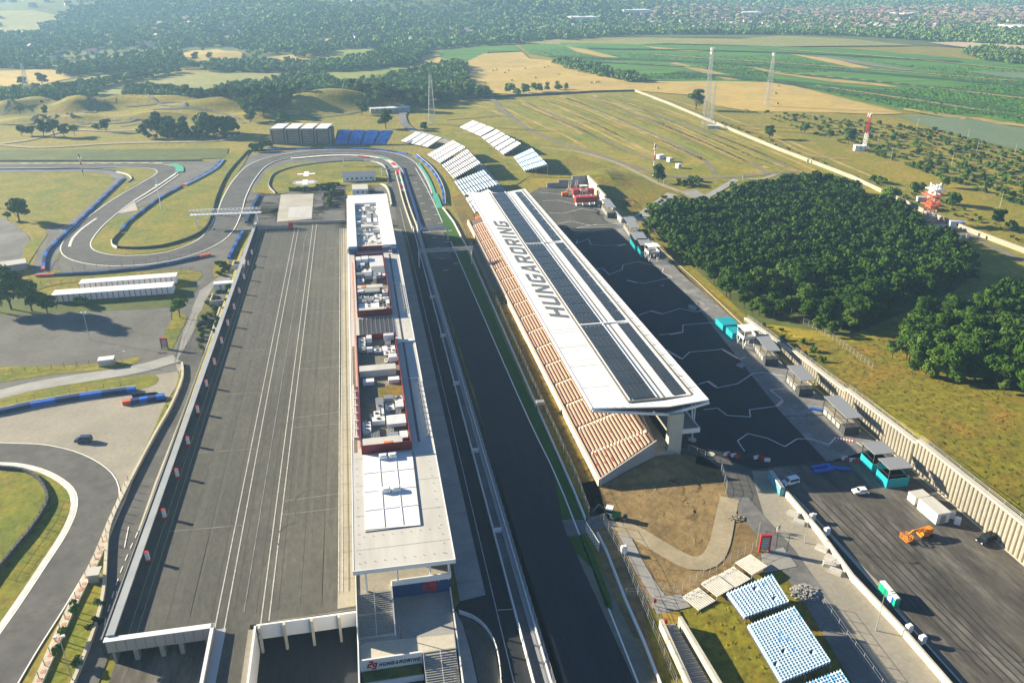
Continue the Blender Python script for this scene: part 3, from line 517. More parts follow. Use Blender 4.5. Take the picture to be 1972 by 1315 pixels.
# ------------------------------------------------------------------ lettering (flat solid letters from straight pieces)
def rc(a, b, c, d_): return [(a, b), (c, b), (c, d_), (a, d_)]
LS = .27
LET = {
 'H': [rc(0, 0, LS, 1), rc(1-LS, 0, 1, 1), rc(LS, .4, 1-LS, .61)],
 'U': [[(0, 1), (LS, 1), (LS, .24), (.34, .2), (.2, 0), (.14, 0), (0, .14)], [(1, 1), (1-LS, 1), (1-LS, .24), (.66, .2), (.8, 0), (.86, 0), (1, .14)], [(.34, .2), (.66, .2), (.8, 0), (.2, 0)]],
 'N': [rc(0, 0, LS, 1), rc(1-LS, 0, 1, 1), [(LS, 1), (LS, .66), (1-LS, 0), (1-LS, .34)]],
 'G': [[(.14, 1), (.95, 1), (.95, .8), (.14+.16, .8), (LS, .76), (LS, .24), (.3, .2), (.16, 0), (.14, 0), (0, .14), (0, .86)], [(.16, 0), (.3, .2), (.73, .2), (.86, 0)], [(.86, 0), (.73, .2), (.73, .4), (.5, .4), (.5, .58), (1, .58), (1, .12)]],
 'A': [[(0, 0), (LS, 0), (.6, 1), (.36, 1)], [(1, 0), (1-LS, 0), (.47, .86), (.6, 1), (.66, 1)], [(.36, .2), (.4, .38), (.64, .38), (.68, .2)]],
 'R': [rc(0, 0, LS, 1), [(LS, 1), (.88, 1), (1, .88), (1-LS, .76), (.7, .8), (LS, .8)], [(1, .88), (1, .5), (.88, .36), (.7, .55), (1-LS, .6), (1-LS, .76)], [(LS, .36), (LS, .55), (.7, .55), (.88, .36)], [(.45, .36), (.75, .36), (1.02, 0), (.7, 0)]],
 'O': [[(0, .14), (0, .86), (.14, 1), (.3, .8), (LS, .76), (LS, .24), (.3, .2), (.14, 0)], [(1, .14), (1, .86), (.86, 1), (.7, .8), (1-LS, .76), (1-LS, .24), (.7, .2), (.86, 0)], [(.14, 1), (.86, 1), (.7, .8), (.3, .8)], [(.14, 0), (.86, 0), (.7, .2), (.3, .2)]],
 'I': [rc(0, 0, LS, 1)],
 'MARK': [[(.1, 1), (.62, 1), (.62, .82), (.1, .82)], [(.4, .82), (.62, .82), (.62, .68), (.4, .68)], [(0, .68), (.62, .68), (.62, .5), (0, .5)], [(0, .5), (.22, .5), (.22, .34), (0, .34)], [(0, .34), (.52, .34), (.52, .18), (0, .18)],
          [(.66, .74), (1.2, .74), (1.2, .58), (.66, .58)], [(.66, .58), (.86, .58), (.86, .4), (.66, .4)], [(1, .58), (1.2, .58), (1.2, .12), (1, .12)], [(.66, .4), (1, .4), (1, .26), (.66, .26)], [(.6, .12), (1.2, .12), (1.2, -.06), (.6, -.06)]],
}
def letter_mesh(ch, w, h, skew, place, th=.02):
    """place(u, v, d) -> world point: u along the line, v up the letter, d out of the surface"""
    mb = MB()
    for pc in LET[ch]:
        q = [(x*w+y*h*skew, y*h) for x, y in pc]; n = len(q)
        if sum(q[i][0]*q[(i+1) % n][1]-q[(i+1) % n][0]*q[i][1] for i in range(n)) < 0: q = q[::-1]
        tr = tessellate_polygon([[Vector((a, b, 0)) for a, b in q]]); k = [place(a, b, th) for a, b in q]+[place(a, b, 0) for a, b in q]
        mb.add(k, [tuple(t) for t in tr]+[(i, (i+1) % n, n+(i+1) % n, n+i) for i in range(n)])
    return mb
def word(txt, o, u, v, w, h, pitch, skew, parent, m='metal_dark', th=.02):
    o, u, v = Vector(o), Vector(u), Vector(v); nn = u.cross(v); x = 0
    for ch in txt:
        letter_mesh(ch, w, h, skew, lambda a, b, d_: o+u*(a+x)+v*b+nn*d_, th).build('letter', m, parent)
        x += pitch if ch != 'I' else pitch*.5

# ------------------------------------------------------------------ pit building
PB = thing('pit_building', 'long white roofed pit building with rooftop plant wells beside the pit lane', 'building', (3, 130, 0))
def pr(name, m, parent, fn, **k): mb = MB(); fn(mb); return mb.build(name, m, parent, **k)
pr('body', 'roof_cream', PB, lambda b: b.prism([(-6.7, 141), (12.4, 141), (13.2, 318), (-6.2, 318)], 0, 15.1))
pr('body', 'roof_cream', PB, lambda b: b.prism([(-6.2, 318.1), (13.2, 318.1), (13.2, 398), (-6, 398)], 0, 17.2))
RF = pr('roof', 'roof_cream', PB, lambda b: b.prism([(-6.6, 124.1), (12.65, 123.9), (13.9, 317), (-5.5, 317)], 15.15, 16))
pr('edge_trim', 'metal_white', RF, lambda b: b.prism([(-6.75, 123.95), (12.8, 123.75), (12.8, 123.95), (-6.75, 124.1)], 15.1, 16.05).prism([(-6.8, 123.95), (-6.6, 123.95), (-5.5, 317), (-5.7, 317)], 15.1, 16.06).prism([(12.65, 123.9), (12.85, 123.9), (14.1, 317), (13.9, 317)], 15.1, 16.06))
def studs(b):
    for y in range(126, 164, 3): b.cbox((-5.5, y, 16), (.09, .09, .16)); b.cbox((11.2, y, 16), (.09, .09, .16))
    for i in range(9): b.cbox((-4.5+i*1.9, 126.2, 16), (.09, .09, .16)); b.cbox((-4.5+i*1.9, 134, 16), (.09, .09, .14))
    for y in range(170, 312, 5): b.cbox((11.6, y, 16), (.1, .1, .18)); b.cbox((9.6, y+1, 16), (.1, .1, .16))
pr('roof_anchors', 'metal_dark', RF, studs, kind='stuff')
pr('gutter', 'metal_dark', RF, lambda b: b.prism([(9.3, 168), (9.9, 168), (10.6, 312), (10.0, 312)], 16, 16.03))
pr('roof_seams', 'metal_grey', RF, lambda b: [b.box(-6, 13, y, y+.1, 16, 16.02) for y in list(range(130, 165, 11))], kind='stuff')
for y in range(172, 312, 14): pr('roof_seams', 'metal_grey', RF, lambda b: b.box(8.2, 13.4, y, y+.09, 16, 16.02))
# back roof: a frame round an open court
BR = PB
for pts in ([(-5.7, 316.5), (-2.3, 316.5), (-2.2, 383), (-5.5, 383)], [(7.8, 316.5), (13.4, 316.5), (13.7, 383), (7.8, 383)], [(-5.5, 383.02), (13.7, 383.02), (13.8, 398.5), (-5.4, 398.5)]):
    pr('roof', 'roof_white', PB, lambda b: b.prism(pts, 17.4, 18.5))
pr('court_floor', 'concrete_grey', PB, lambda b: b.box(-2.2, 7.7, 317.2, 383, 16.2, 16.4))
pr('glazed_corner', 'facade_blue', PB, lambda b: b.box(-5.6, -2.4, 314, 316.4, 16.1, 18.2)); pr('glazed_corner', 'facade_blue', PB, lambda b: b.box(11.4, 13.2, 312, 316.4, 16.1, 18.2))
# plant wells with dark red screens
def well(x0, x1, y0, y1, zt, zf=16.0, front=True):
    t = .14
    pr('plant_screen', 'dark_red', PB, lambda b: b.box(x0-t, x1+t, y0-t, y0, zf, zt+.4 if front else zt))
    pr('plant_screen', 'dark_red', PB, lambda b: b.box(x0-t, x1+t, y1, y1+t, zf, zt)); pr('plant_screen', 'dark_red', PB, lambda b: b.box(x0-t, x0, y0, y1, zf, zt)); pr('plant_screen', 'dark_red', PB, lambda b: b.box(x1, x1+t, y0, y1, zf, zt))
    pr('plant_floor', 'dirt_grey', PB, lambda b: b.box(x0, x1, y0, y1, zf, zf+.03))
def plant(x0, x1, y0, y1, z, seed, hmax=1.9):
    q = random.Random(seed); cells = []
    def split(a, b, c, d_, n):
        w, h = b-a, d_-c
        if n == 0 or (w < 2.4 and h < 3) or q.random() < .08: cells.append((a, b, c, d_)); return
        if w > h*.8 and w > 2 or (h < 3 and w > 2): m_ = a+w*q.uniform(.3, .7); split(a, m_, c, d_, n-1); split(m_, b, c, d_, n-1)
        else: m_ = c+h*q.uniform(.3, .7); split(a, b, c, m_, n-1); split(a, b, m_, d_, n-1)
    split(x0, x1, y0, y1, 5)
    for a, b, c, d_ in cells:
        r_ = q.random(); w, l = b-a, d_-c
        if r_ < .12 or w < .5 or l < .5: continue
        h = q.uniform(.5, hmax); m = q.choice(['metal_white', 'metal_white', 'roof_white', 'galvanised', 'roof_white', 'metal_grey'])
        if r_ < .45:
            def duct(mb):
                mb.box(a+.15, b-.15, c+.2, d_-.2, z+.5, z+h+.4)
                k = int(l/.9)
                for i in range(1, k): mb.box(a+.1, b-.1, c+i*l/k, c+i*l/k+.08, z+.47, z+h+.46)
                mb.box(a+.3, a+.5, c+.4, c+.6, z, z+.5); mb.box(b-.5, b-.3, d_-.6, d_-.4, z, z+.5)
            pr('duct', m, PB, duct)
        elif r_ < .8:
            o = pr('air_handler', m, PB, lambda mb: mb.box(a+.2, b-.2, c+.25, d_-.25, z+.15, z+h))
            if w > 1.2 and l > 1.2:
                for i in range(max(1, int(l/1.6))): pr('fan_grille', 'metal_dark', o, lambda mb: mb.tube((a+w/2, c+l*(i+.5)/max(1, int(l/1.6)), z+h), (a+w/2, c+l*(i+.5)/max(1, int(l/1.6)), z+h+.18), min(.5, w*.28), 10))
            else: pr('door_panel', 'metal_grey', o, lambda mb: mb.box(a+.35, b-.35, c+.2, c+.25, z+.3, z+h-.2))
        else:
            pr('pipe_run', 'galvanised', PB, lambda mb: [mb.beam((a+.2+i*.35, c+.1, z+.4+.1*i), (a+.2+i*.35, d_-.1, z+.4+.1*i), .16) for i in range(max(1, int(w/.5)))]+[mb.beam((a+.1, c+l/2, z+.3), (b-.1, c+l/2, z+.3), .12)])
well(-4.0, 7.5, 165, 229.5, 18.0); well(-3.4, 7.7, 248.5, 308, 18.0)
plant(-3.8, 7.3, 169, 190, 16, 3); plant(-3.8, 7.3, 212, 229, 16, 9); plant(-3.2, 7.5, 252, 268, 16, 5); plant(-3.2, 7.5, 279, 307, 16, 11)
plant(-2, 7.5, 322, 342, 16.4, 21, 1.6); plant(-2, 7.5, 352, 381, 16.4, 23, 1.6)
for a in [(-3.9, 5.6, 165.4, 168.8, 16.1, 17.9), (-3.7, 6.4, 204.5, 208, 16.1, 18.1), (-3.3, 5.4, 248.8, 251.8, 16.1, 17.8), (-3, 5.8, 270, 273, 16.1, 18), (0, 5, 343, 347, 16.5, 18.6), (-.5, 6, 318, 320.4, 16.5, 17.6)]:
    pr('plant_room', 'roof_cream', PB, lambda b: b.box(*a))
for x in (-2.9, 4): pr('air_handler', 'metal_white', PB, lambda b: b.box(x, x+3, 199.5, 201.5, 16.1, 17.2))
o = pr('plant_room', 'concrete_grey', PB, lambda b: b.box(-2.6, 4.6, 266, 269.5, 16.1, 18)); 
for i in range(6): pr('window', 'glass_dark', o, lambda b: b.box(-2.4+i*1.2, -1.5+i*1.2, 265.9, 266, 16.6, 17.5))
pr('roof_patch', 'verge', PB, lambda b: b.box(1, 7.3, 191, 198.5, 16.03, 16.05)); pr('hatch', 'orange', PB, lambda b: b.box(1.2, 3.2, 165.8, 166.6, 17.9, 17.98)); pr('hatch', 'orange', PB, lambda b: b.box(-1.6, -.2, 270.2, 272.6, 18, 18.1))
pr('court_screen', 'dark_red', PB, lambda b: b.box(-2.2, 7.8, 316.6, 317, 16.4, 18.2)); pr('court_wall', 'facade_blue', PB, lambda b: b.box(-2.2, 7.7, 349.5, 349.9, 16.4, 17.4))
# louvre roof between the two wells
for i in range(8): pr('louvre', 'metal_dark', PB, lambda b: b.box(-3.2+i*1.38, -2.25+i*1.38, 231, 246.5, 16.05, 16.3))
for i in range(8): pr('louvre_rail', 'roof_cream', PB, lambda b: [b.box(-2.15+i*1.38, -2.0+i*1.38, 231.2+j*1.3, 231.8+j*1.3, 16.05, 16.42) for j in range(12)])
pr('edge_beam', 'roof_white', PB, lambda b: b.box(-.5, 5.4, 230.2, 231, 16.1, 16.6)); pr('edge_beam', 'roof_white', PB, lambda b: b.box(8, 13, 226, 227.2, 16, 16.5))
# pipes on the left walkway and light gallery on the right edge
pr('walkway', 'seat_cream' if 'seat_cream' in MATS else (mat('seat_cream', (.54, .37, .29), (.47, .31, .24), .4, .6), 'seat_cream')[1], PB, lambda b: b.box(-4.9, -4.4, 168, 305, 16, 16.05)); pr('pipe_rack', 'metal_white', PB, lambda b: [b.beam((-5.6, 172, 16.4), (-5.6, 200, 16.4), .2), b.beam((-5.2, 172, 16.4), (-5.2, 196, 16.4), .15)]+[b.box(-5.8, -4.6, y, y+.3, 16, 16.6) for y in range(172, 200, 4)])
pr('walkway', 'dirt_grey', PB, lambda b: b.prism([(-5.9, 166), (-5.2, 166), (-4.9, 226), (-5.6, 226)], 16, 16.04))
for y0, y1 in ((170, 200), (250, 276)): pr('light_gantry', 'galvanised', PB, lambda b: [b.beam((12.2, y0, 16.9), (12.3, y1, 16.9), .16), b.beam((12.2, y0, 16.5), (12.3, y1, 16.5), .1), b.beam((7.8, y1, 17), (12.3, y1, 16.9), .16)]+[b.cbox((12.1, y, 16), (.3, .3, .9)) for y in range(int(y0), int(y1), 3)])
# white membrane panel with seams and roof vents
MP = pr('membrane_roof', 'roof_white', PB, lambda b: b.prism([(-4.1, 136.2), (7.1, 135.6), (7.6, 163.8), (-3.9, 164.5)], 16, 16.1))
pr('membrane_seams', 'metal_white', MP, lambda b: [b.box(-4, 7.3, y, y+.25, 16.1, 16.2) for y in (142.5, 149.3, 156.5)]+[b.box(x, x+.2, 136.4, 163.8, 16.1, 16.2) for x in (-.3, 3.5)])
pr('kerb_upstand', 'metal_dark', MP, lambda b: [b.prism([(7.15, 135.6), (7.3, 135.6), (7.8, 163.8), (7.65, 163.8)], 16, 16.2), b.box(-4.1, 7.2, 135.4, 135.6, 16, 16.12)])
for y in (148, 161.5):
    for x in (-.2, 2): o = pr('roof_vent', 'metal_white', PB, lambda b: b.box(x, x+1.9, y, y+1.4, 16.2, 17)); pr('lid', 'roof_white', o, lambda b: b.box(x+.25, x+1.65, y+.2, y+1.2, 17, 17.15))
# terrace end below the roof
pr('terrace_floor', 'concrete_dusty', PB, lambda b: b.prism([(-6.6, 127.2), (.3, 127.2), (.3, 129.2), (12.3, 129.2), (12.4, 140.9), (-6.7, 140.9)], 7.2, 7.6))
pr('terrace_base', 'concrete_wall', PB, lambda b: b.box(-6.6, .3, 127.2, 140.5, 0, 7.15)); pr('terrace_base', 'facade_blue', PB, lambda b: b.box(.3, 12.2, 129.4, 140.5, 0, 7.15))
pr('parapet', 'metal_white', PB, lambda b: b.box(.3, 12.3, 128.95, 129.2, 6.9, 8.3)); pr('parapet', 'metal_white', PB, lambda b: b.box(12.2, 12.4, 129.2, 141, 7.2, 8.6)); pr('parapet', 'metal_white', PB, lambda b: b.box(-6.85, -6.7, 118, 141, 3.4, 7.9))
pr('glazing', 'glass_dark', PB, lambda b: b.box(-6.5, 12.2, 140.5, 140.7, 7.6, 15))
for x, y, z0 in ((-4.6, 127.6, 7.6), (1.6, 128.4, 7.6), (8.2, 129.6, 7.6), (12, 130, 7.6)): pr('column', 'metal_white', PB, lambda b: b.box(x-.17, x+.17, y-.17, y+.17, z0, 15.1))
word(['MARK'], (6.2, 129.38, 4.0), (1, 0, 0), (0, 0, 1), 2.4, 2.9, 1, .25, PB, 'red_paint', .12)
for x in (8.9, 9.7, 11.7): pr('spotlight', 'metal_white', PB, lambda b: b.beam((x, 129.3, 7), (x+.1, 128.7, 6.9), .12))
# forecourt: plaza, stairs, sign wall, lower stairs
FC = thing('forecourt', 'concrete forecourt with stairs and a name wall before the pit building', 'terrace', (2, 118, 0))
pr('plaza', 'concrete_grey', FC, lambda b: b.prism([(-6.7, 113.6), (11.3, 113.6), (11.9, 129.3), (.3, 129.3), (.3, 119.2), (-6.7, 119.2)], -1, 3.5))
pr('landing_paving', 'concrete_wall', FC, lambda b: b.prism([(-6.5, 113.8), (11.2, 113.8), (11.3, 117.2), (-5.5, 118.3), (-6.5, 117.6)], 3.5, 3.52))
for i in range(22): y = 119.2+i*(8/22); z = 3.5+(i+1)*(4.1/22); pr('step', 'paving' if i % 11 else 'concrete_wall', FC, lambda b: b.box(-6.7, .1, y, 127.15 if i == 21 else y+8/22+.02, z-.6, z))
pr('stair_base', 'concrete_grey', FC, lambda b: b.add([(-6.7, 119.3, 0), (.1, 119.3, 0), (.1, 127.1, 0), (-6.7, 127.1, 0), (-6.7, 119.3, 3.2), (.1, 119.3, 3.2), (.1, 127.1, 7), (-6.7, 127.1, 7)], [(0, 1, 5, 4), (1, 2, 6, 5), (3, 0, 4, 7), (4, 5, 6, 7), (2, 3, 7, 6)]))
pr('handrail', 'metal_white', FC, lambda b: [b.beam((-3.3, 119.3, 4.6), (-3.3, 127, 8.6), .09)]+[b.cbox((-3.3, 119.4+i*1.5, 3.5+i*.78), (.07, .07, 1.1)) for i in range(6)])
pr('side_wall', 'metal_white', FC, lambda b: b.add([(.1, 119, 3.4), (.35, 119, 3.4), (.35, 129, 3.4), (.1, 129, 3.4), (.1, 119, 4.5), (.35, 119, 4.5), (.35, 127.5, 8.3), (.1, 127.5, 8.3), (.35, 129, 8.3), (.1, 129, 8.3)], [(0, 1, 5, 4), (1, 2, 8, 6, 5), (3, 0, 4, 7, 9), (4, 5, 6, 7), (7, 6, 8, 9)]))
pr('side_wall', 'metal_white', FC, lambda b: b.prism([(11.3, 96), (11.55, 96), (12.15, 128.9), (11.9, 128.9)], -1, [1, 1, 4.8, 4.8])); pr('side_wall', 'metal_white', FC, lambda b: b.box(-7, -6.75, 96, 127, -5.5, 4.4))
SG = pr('sign_wall', 'roof_white', FC, lambda b: b.box(-6.7, 4.8, 113.2, 113.55, 1.2, 4.2))
word(['MARK'], (-5.6, 113.18, 1.9), (1, 0, 0), (0, 0, 1), 1.5, 1.9, 1, .25, FC, 'red_paint', .06)
word('HUNGARORING', (-3.3, 113.18, 2.3), (1, 0, 0), (0, 0, 1), .58, .8, .74, .3, FC, 'black', .06)
pr('planter', 'shrub_bank', FC, lambda b: b.box(-6.4, 4.5, 110.8, 113.2, .4, 1.5)); pr('planter_wall', 'roof_white', FC, lambda b: b.box(-6.7, 4.8, 110.4, 110.8, -.6, 1.2)); pr('planter', 'shrub_bank', FC, lambda b: b.box(-6.4, 4.5, 108.3, 110.3, -1.4, -.6)); pr('planter_wall', 'roof_white', FC, lambda b: b.box(-6.7, 4.8, 107.9, 108.3, -2.6, -.8))
for i in range(24): y = 113.4-i*.42; z = 3.5-(i+1)*.17; pr('step', 'paving', FC, lambda b: b.box(5, 11.2, y-.44, y, z-.5, z))
pr('handrail', 'metal_white', FC, lambda b: [b.beam((8.2, 113.2, 4.5), (8.2, 103.6, .6), .09), b.beam((5.0, 113.4, 4.5), (5, 103.6, .6), .09)]+[b.cbox((8.2, 113-i*1.8, 3.3-i*.73), (.07, .07, 1.1)) for i in range(5)])
pr('base_slab', 'concrete_grey', FC, lambda b: b.box(-6.7, 11.2, 96, 107.8, -5.4, -2.7)); pr('lamp_post', 'metal_dark', FC, lambda b: b.tube((1.2, 118, 3.5), (1.2, 118, 7), .09, 6))

# ------------------------------------------------------------------ paddock deck edges
mat('coping_grey', (.27, .3, .32), (.33, .35, .365), .2, .6)
PW = thing('paddock_parapet', 'pale grey flat topped parapet running the whole left edge of the paddock deck', 'wall', (-55, 131, 0))
pr('coping', 'coping_grey', PW, lambda b: b.prism([(-55.4, 131.3), (-53.8, 131.3), (-52.2, 419), (-53.6, 419)], 1.6, 1.95)); mat('parapet_panel', (.3, .31, .31), (.36, .36, .36), .3)
pr('wall_face', 'concrete_grey', PW, lambda b: b.prism([(-55.1, 131.4), (-54.6, 131.4), (-53.0, 419), (-53.4, 419)], -5.6, 1.6))
pr('service_channel', 'metal_dark', PW, lambda b: b.prism([(-57.8, 134), (-55.2, 134), (-53.7, 415), (-56.0, 415)], -5.6, [-1.4, -1.4, -.9, -.9]))
for j in range(3): pr('service_rail', 'metal_grey', PW, lambda b: b.prism([(-57.5+j*.8, 134), (-57.35+j*.8, 134), (-55.65+j*.75, 415), (-55.8+j*.75, 415)], -1.4, [-1.2, -1.2, -.7, -.7]))
OW = thing('service_road_wall', 'low concrete wall between the side road and the paddock parapet', 'wall', (-60, 250, -5))
pr('wall', 'concrete_wall', OW, lambda b: b.prism([(p.x, p.y) for p in offs([GZ(*q, -4.4).xy for q in [(268, 1022), (300, 930), (355, 790), (395, 690), (425, 600)]], -.3)]+[(p.x, p.y) for p in offs([GZ(*q, -4.4).xy for q in [(268, 1022), (300, 930), (355, 790), (395, 690), (425, 600)]], .3)][::-1], -5.6, [-4.3]*3+[-3, -2.3]+[-2.3, -3]+[-4.3]*3))
def pillar():
    t = thing('power_pillar', 'x', 'pillar', (0, 0, 0), 0, 'red and white pillars along the paddock parapet')
    MB().cbox((0, 0, .5), (.75, .6, 2.1)).build('cabinet', 'metal_white', t); MB().cbox((0, 0, 0), (1, .9, .5)).build('foot', 'red_paint', t); MB().cbox((0, -.1, 2.6), (.8, .8, .15)).build('cap', 'red_paint', t); return t
pill = pillar()
PX = [(284, 1072), (316, 990), (341, 912), (362, 850), (381, 790), (398, 740), (413, 698), (427, 657), (439, 623), (451, 592), (461, 561), (470, 534), (478, 508), (485, 487)]
nth = ['nearest', 'second', 'third', 'fourth', 'fifth', 'sixth', 'seventh', 'eighth', 'ninth', 'tenth', 'eleventh', 'twelfth', 'thirteenth', 'farthest']
for i, p in enumerate(PX):
    q = GZ(p[0], p[1], 1.2); q.z = .03; lb = 'white power pillar with red foot on the paddock, %s along the parapet' % nth[i]
    if i == 0: pill.location = q; pill['label'] = lb
    else: copy_tree(pill, q, 0, lb)
# underpasses at the near edge of the deck
UL = thing('deck_portal', 'concrete portal beam over the covered bay at the near left corner of the paddock', 'bridge', (-45, 130.5, -5.5))
pr('beam', 'concrete_grey', UL, lambda b: b.box(-55.4, -35.3, 130.2, 131.1, -1.6, 1.5)); pr('coping', 'metal_white', UL, lambda b: b.box(-55.6, -35.1, 129.9, 131.2, 1.5, 1.62))
for i in range(11): pr('panel', 'galvanised', UL, lambda b: b.box(-55.2+i*1.8, -53.55+i*1.8, 130.06, 130.2, -1.3, 1.3))
for x in (-51.2, -46.3, -42.6, -37.5): pr('column', 'concrete_grey', UL, lambda b: b.box(x, x+.9, 131.3, 132.8, -5.5, -1.35))
pr('back_wall', 'concrete_dusty', UL, lambda b: b.box(-55, -35.6, 149.2, 149.6, -5.5, -1.35))
CR = thing('central_ramp', 'asphalt ramp between two concrete walls climbing onto the paddock deck', 'ramp', (-32, 120, 0))
pr('wall', 'concrete_grey', CR, lambda b: b.box(-35.6, -35.1, 60, 131, -5.5, 1.5)); pr('coping', 'metal_white', CR, lambda b: b.box(-35.7, -35.05, 60, 131.15, 1.5, 1.62))
pr('wall_fill', 'galvanised', CR, lambda b: b.prism([(-35.05, 131), (-33, 131), (-34.2, 60), (-35.05, 60)], -.4, [.06, .06, .8, .8]))
pr('wall', 'concrete_dusty', CR, lambda b: b.box(-28.4, -27.2, 60, 128.6, -5.5, 1.0)); pr('coping', 'metal_white', CR, lambda b: b.box(-27.3, -26.9, 60, 129.2, -5.5, 1.3))
UR = thing('garage_portal', 'white concrete portal with square columns over the dark garage under the paddock', 'bridge', (-17, 129.5, -5.5))
pr('beam', 'metal_white', UR, lambda b: b.box(-26.9, -7.2, 129.2, 129.6, -2.4, 1.2)); 
for x in (-26.6, -21.8, -16.4, -11): pr('column', 'concrete_wall', UR, lambda b: b.box(x, x+.5, 128.4, 129.15, -5.5, 1.2))
pr('back_wall', 'concrete_grey', UR, lambda b: b.box(-27, -7.3, 149, 149.4, -5.5, -1.35)); pr('bay_wall', 'concrete_grey', UR, lambda b: b.box(-27.1, -26.9, 129.6, 149, -5.5, -1.35))
sheet('basement_asphalt', [(-27, 60), (-7.1, 60), (-7.1, 149), (-27, 149)], 'asphalt_new_shade', 3, px=False); sheet('basement_asphalt', [(-55, 60), (-35.7, 60), (-35.7, 149), (-55, 149)], 'asphalt_worn', 3, px=False)
for a, b in [((160, 1230), (175, 1270)), ((168, 1290), (172, 1315))]: pass
BW = thing('back_paddock_wall', 'low concrete wall closing the far end of the paddock with a red cabinet on it', 'wall', (-30, 425, 0))
P0, P1, P2, P3 = [GZ(*p, 1.5).xy for p in [(496, 437), (560, 434), (563, 427), (668, 423)]]
for a, b in ((P0, P1), (P2, P3)): ribbon('wall', [a, b], .6, 'concrete_grey', 0, z=0, h=1.5, parent=BW)
pr('cabinet', 'red_paint', BW, lambda b: b.cbox((P1.x, P1.y, 0), (2.2, 1.2, 3)))

# ------------------------------------------------------------------ pit wall
PT = thing('pit_wall', 'long double pit wall with catch fence and platform between pit lane and straight', 'wall', (26, 230, 0))
def seg(yo, a, b): return a+(b-a)*(yo-95)/(395-95)
pr('wall', 'metal_white', PT, lambda b: b.prism([(27.6, 90), (27.9, 90), (28.0, 400), (27.7, 400)], 0, 1.1)); pr('wall', 'metal_white', PT, lambda b: b.prism([(24.3, 90), (24.6, 90), (26.0, 400), (25.7, 400)], 0, 1.1))
pr('walkway', 'asphalt_grey', PT, lambda b: b.prism([(24.7, 90), (27.5, 90), (27.6, 400), (26.1, 400)], -.1, .12))
pr('platform', 'metal_grey', PT, lambda b: b.prism([(26.6, 90), (27.5, 90), (27.6, 398), (26.9, 398)], .12, .5))
pr('catch_fence', 'galvanised', PT, lambda b: [b.beam((27.75, 92, z), (27.85, 400, z), .07) for z in (1.5, 2.2, 3, 3.8)])
for i in range(100): y = 93+i*3.1; pr('fence_post', 'galvanised', PT, lambda b: b.cbox((27.8, y, 1.1), (.12, .12, 2.8))) if i == 0 else None
fp = bpy.data.objects['fence_post']
for i in range(1, 100): c = fp.copy(); C.objects.link(c); c.location = (.0012*i*3.1, 3.1*i, 0)
pr('gate_frame', 'metal_white', PT, lambda b: [b.box(24.6, 26.6, y, y+.25, .1, 1.5) for y in (150, 185, 225, 262, 300)])
pr('inner_rail', 'metal_white', PT, lambda b: [b.beam((24.45, 92, 1.6), (25.8, 398, 1.6), .08)]+[b.cbox((24.45+i*.0133*3, 92+i*9, 1.1), (.1, .1, .5)) for i in range(34)])
for j, (px, py) in enumerate([(1003, 1162), (897, 780), (866, 668), (845, 585)]):
    q = GZ(px, py, 2)
    if j == 0:
        t = thing('marshal_hut', 'white rounded marshal hut on the pit wall near the bottom of the straight', 'hut', (q.x, q.y, 0)); MB().cbox((0, 0, 0), (1.6, 1.8, 1.9)).build('cabin', 'galvanised', t); MB().add([(x*.9, y*1.1, 1.9+z) for y in (-1, 1) for x, z in ((-1, 0), (-.8, .45), (-.3, .7), (.3, .7), (.8, .45), (1, 0))], [(0, 1, 2, 3, 4, 5), (11, 10, 9, 8, 7, 6)]+[(i, i+6, i+7, i+1) for i in range(5)]).build('roof', 'roof_cream', t)
PE = thing('pit_entry_wall', 'curved double concrete barrier at the pit lane entry with dark rails', 'wall', (26, 430, 0))
pe = dense([GZ(*p, 0).xy for p in [(766, 333), (772, 355), (783, 395), (800, 443)]], step=4)
ribbon('wall', pe, .5, 'concrete_wall', 0, z=0, h=1.2, parent=PE, side=-1.2); ribbon('wall', pe, .5, 'concrete_wall', 0, z=0, h=1.2, parent=PE, side=1.4); ribbon('walkway', pe, 2.2, 'dirt_grey', 3, z=0, h=.1, parent=PE)
ribbon('tyre_row', dense([GZ(*p, 0).xy for p in [(776, 325), (783, 350), (797, 395), (812, 446)]], step=4), 1.2, 'blue_dark', 0, z=0, h=1.1, parent=PE)
SW = thing('curb_wall', 'short white curved wall in the pit exit yard behind the building', 'wall', (18, 470, 0))
ribbon('wall', dense([GZ(*p, 0).xy for p in [(733, 357), (742, 360), (749, 372), (754, 398)]], step=2), .8, 'concrete_wall', 0, z=0, h=1.3, parent=SW)
QW = thing('curved_barrier', 'white curved fence beside the sunken ramp right of the forecourt', 'fence', (22, 115, 0))
qp = dense([GZ(*p, 0).xy for p in [(884, 1182), (912, 1192), (936, 1212), (952, 1240), (960, 1268), (964, 1300), (966, 1330)]], step=1.5)
ribbon('rail_panel', qp, .15, 'metal_white', 0, z=0, h=1.1, parent=QW)
for p, a in along(qp, 3): MB().cbox((p.x, p.y, 0), (.12, .3, 1.3)).build('post', 'metal_grey', QW)
sheet('sunken_ramp', [(884, 1184), (912, 1194), (936, 1214), (952, 1240), (966, 1330), (925, 1330), (905, 1240)], 'asphalt_paddock', 5, zfix=0.); sheet('side_pavement', [(860, 1180), (878, 1178), (890, 1200), (905, 1250), (925, 1340), (900, 1340), (876, 1240)], 'concrete_grey', 6, zfix=0.)

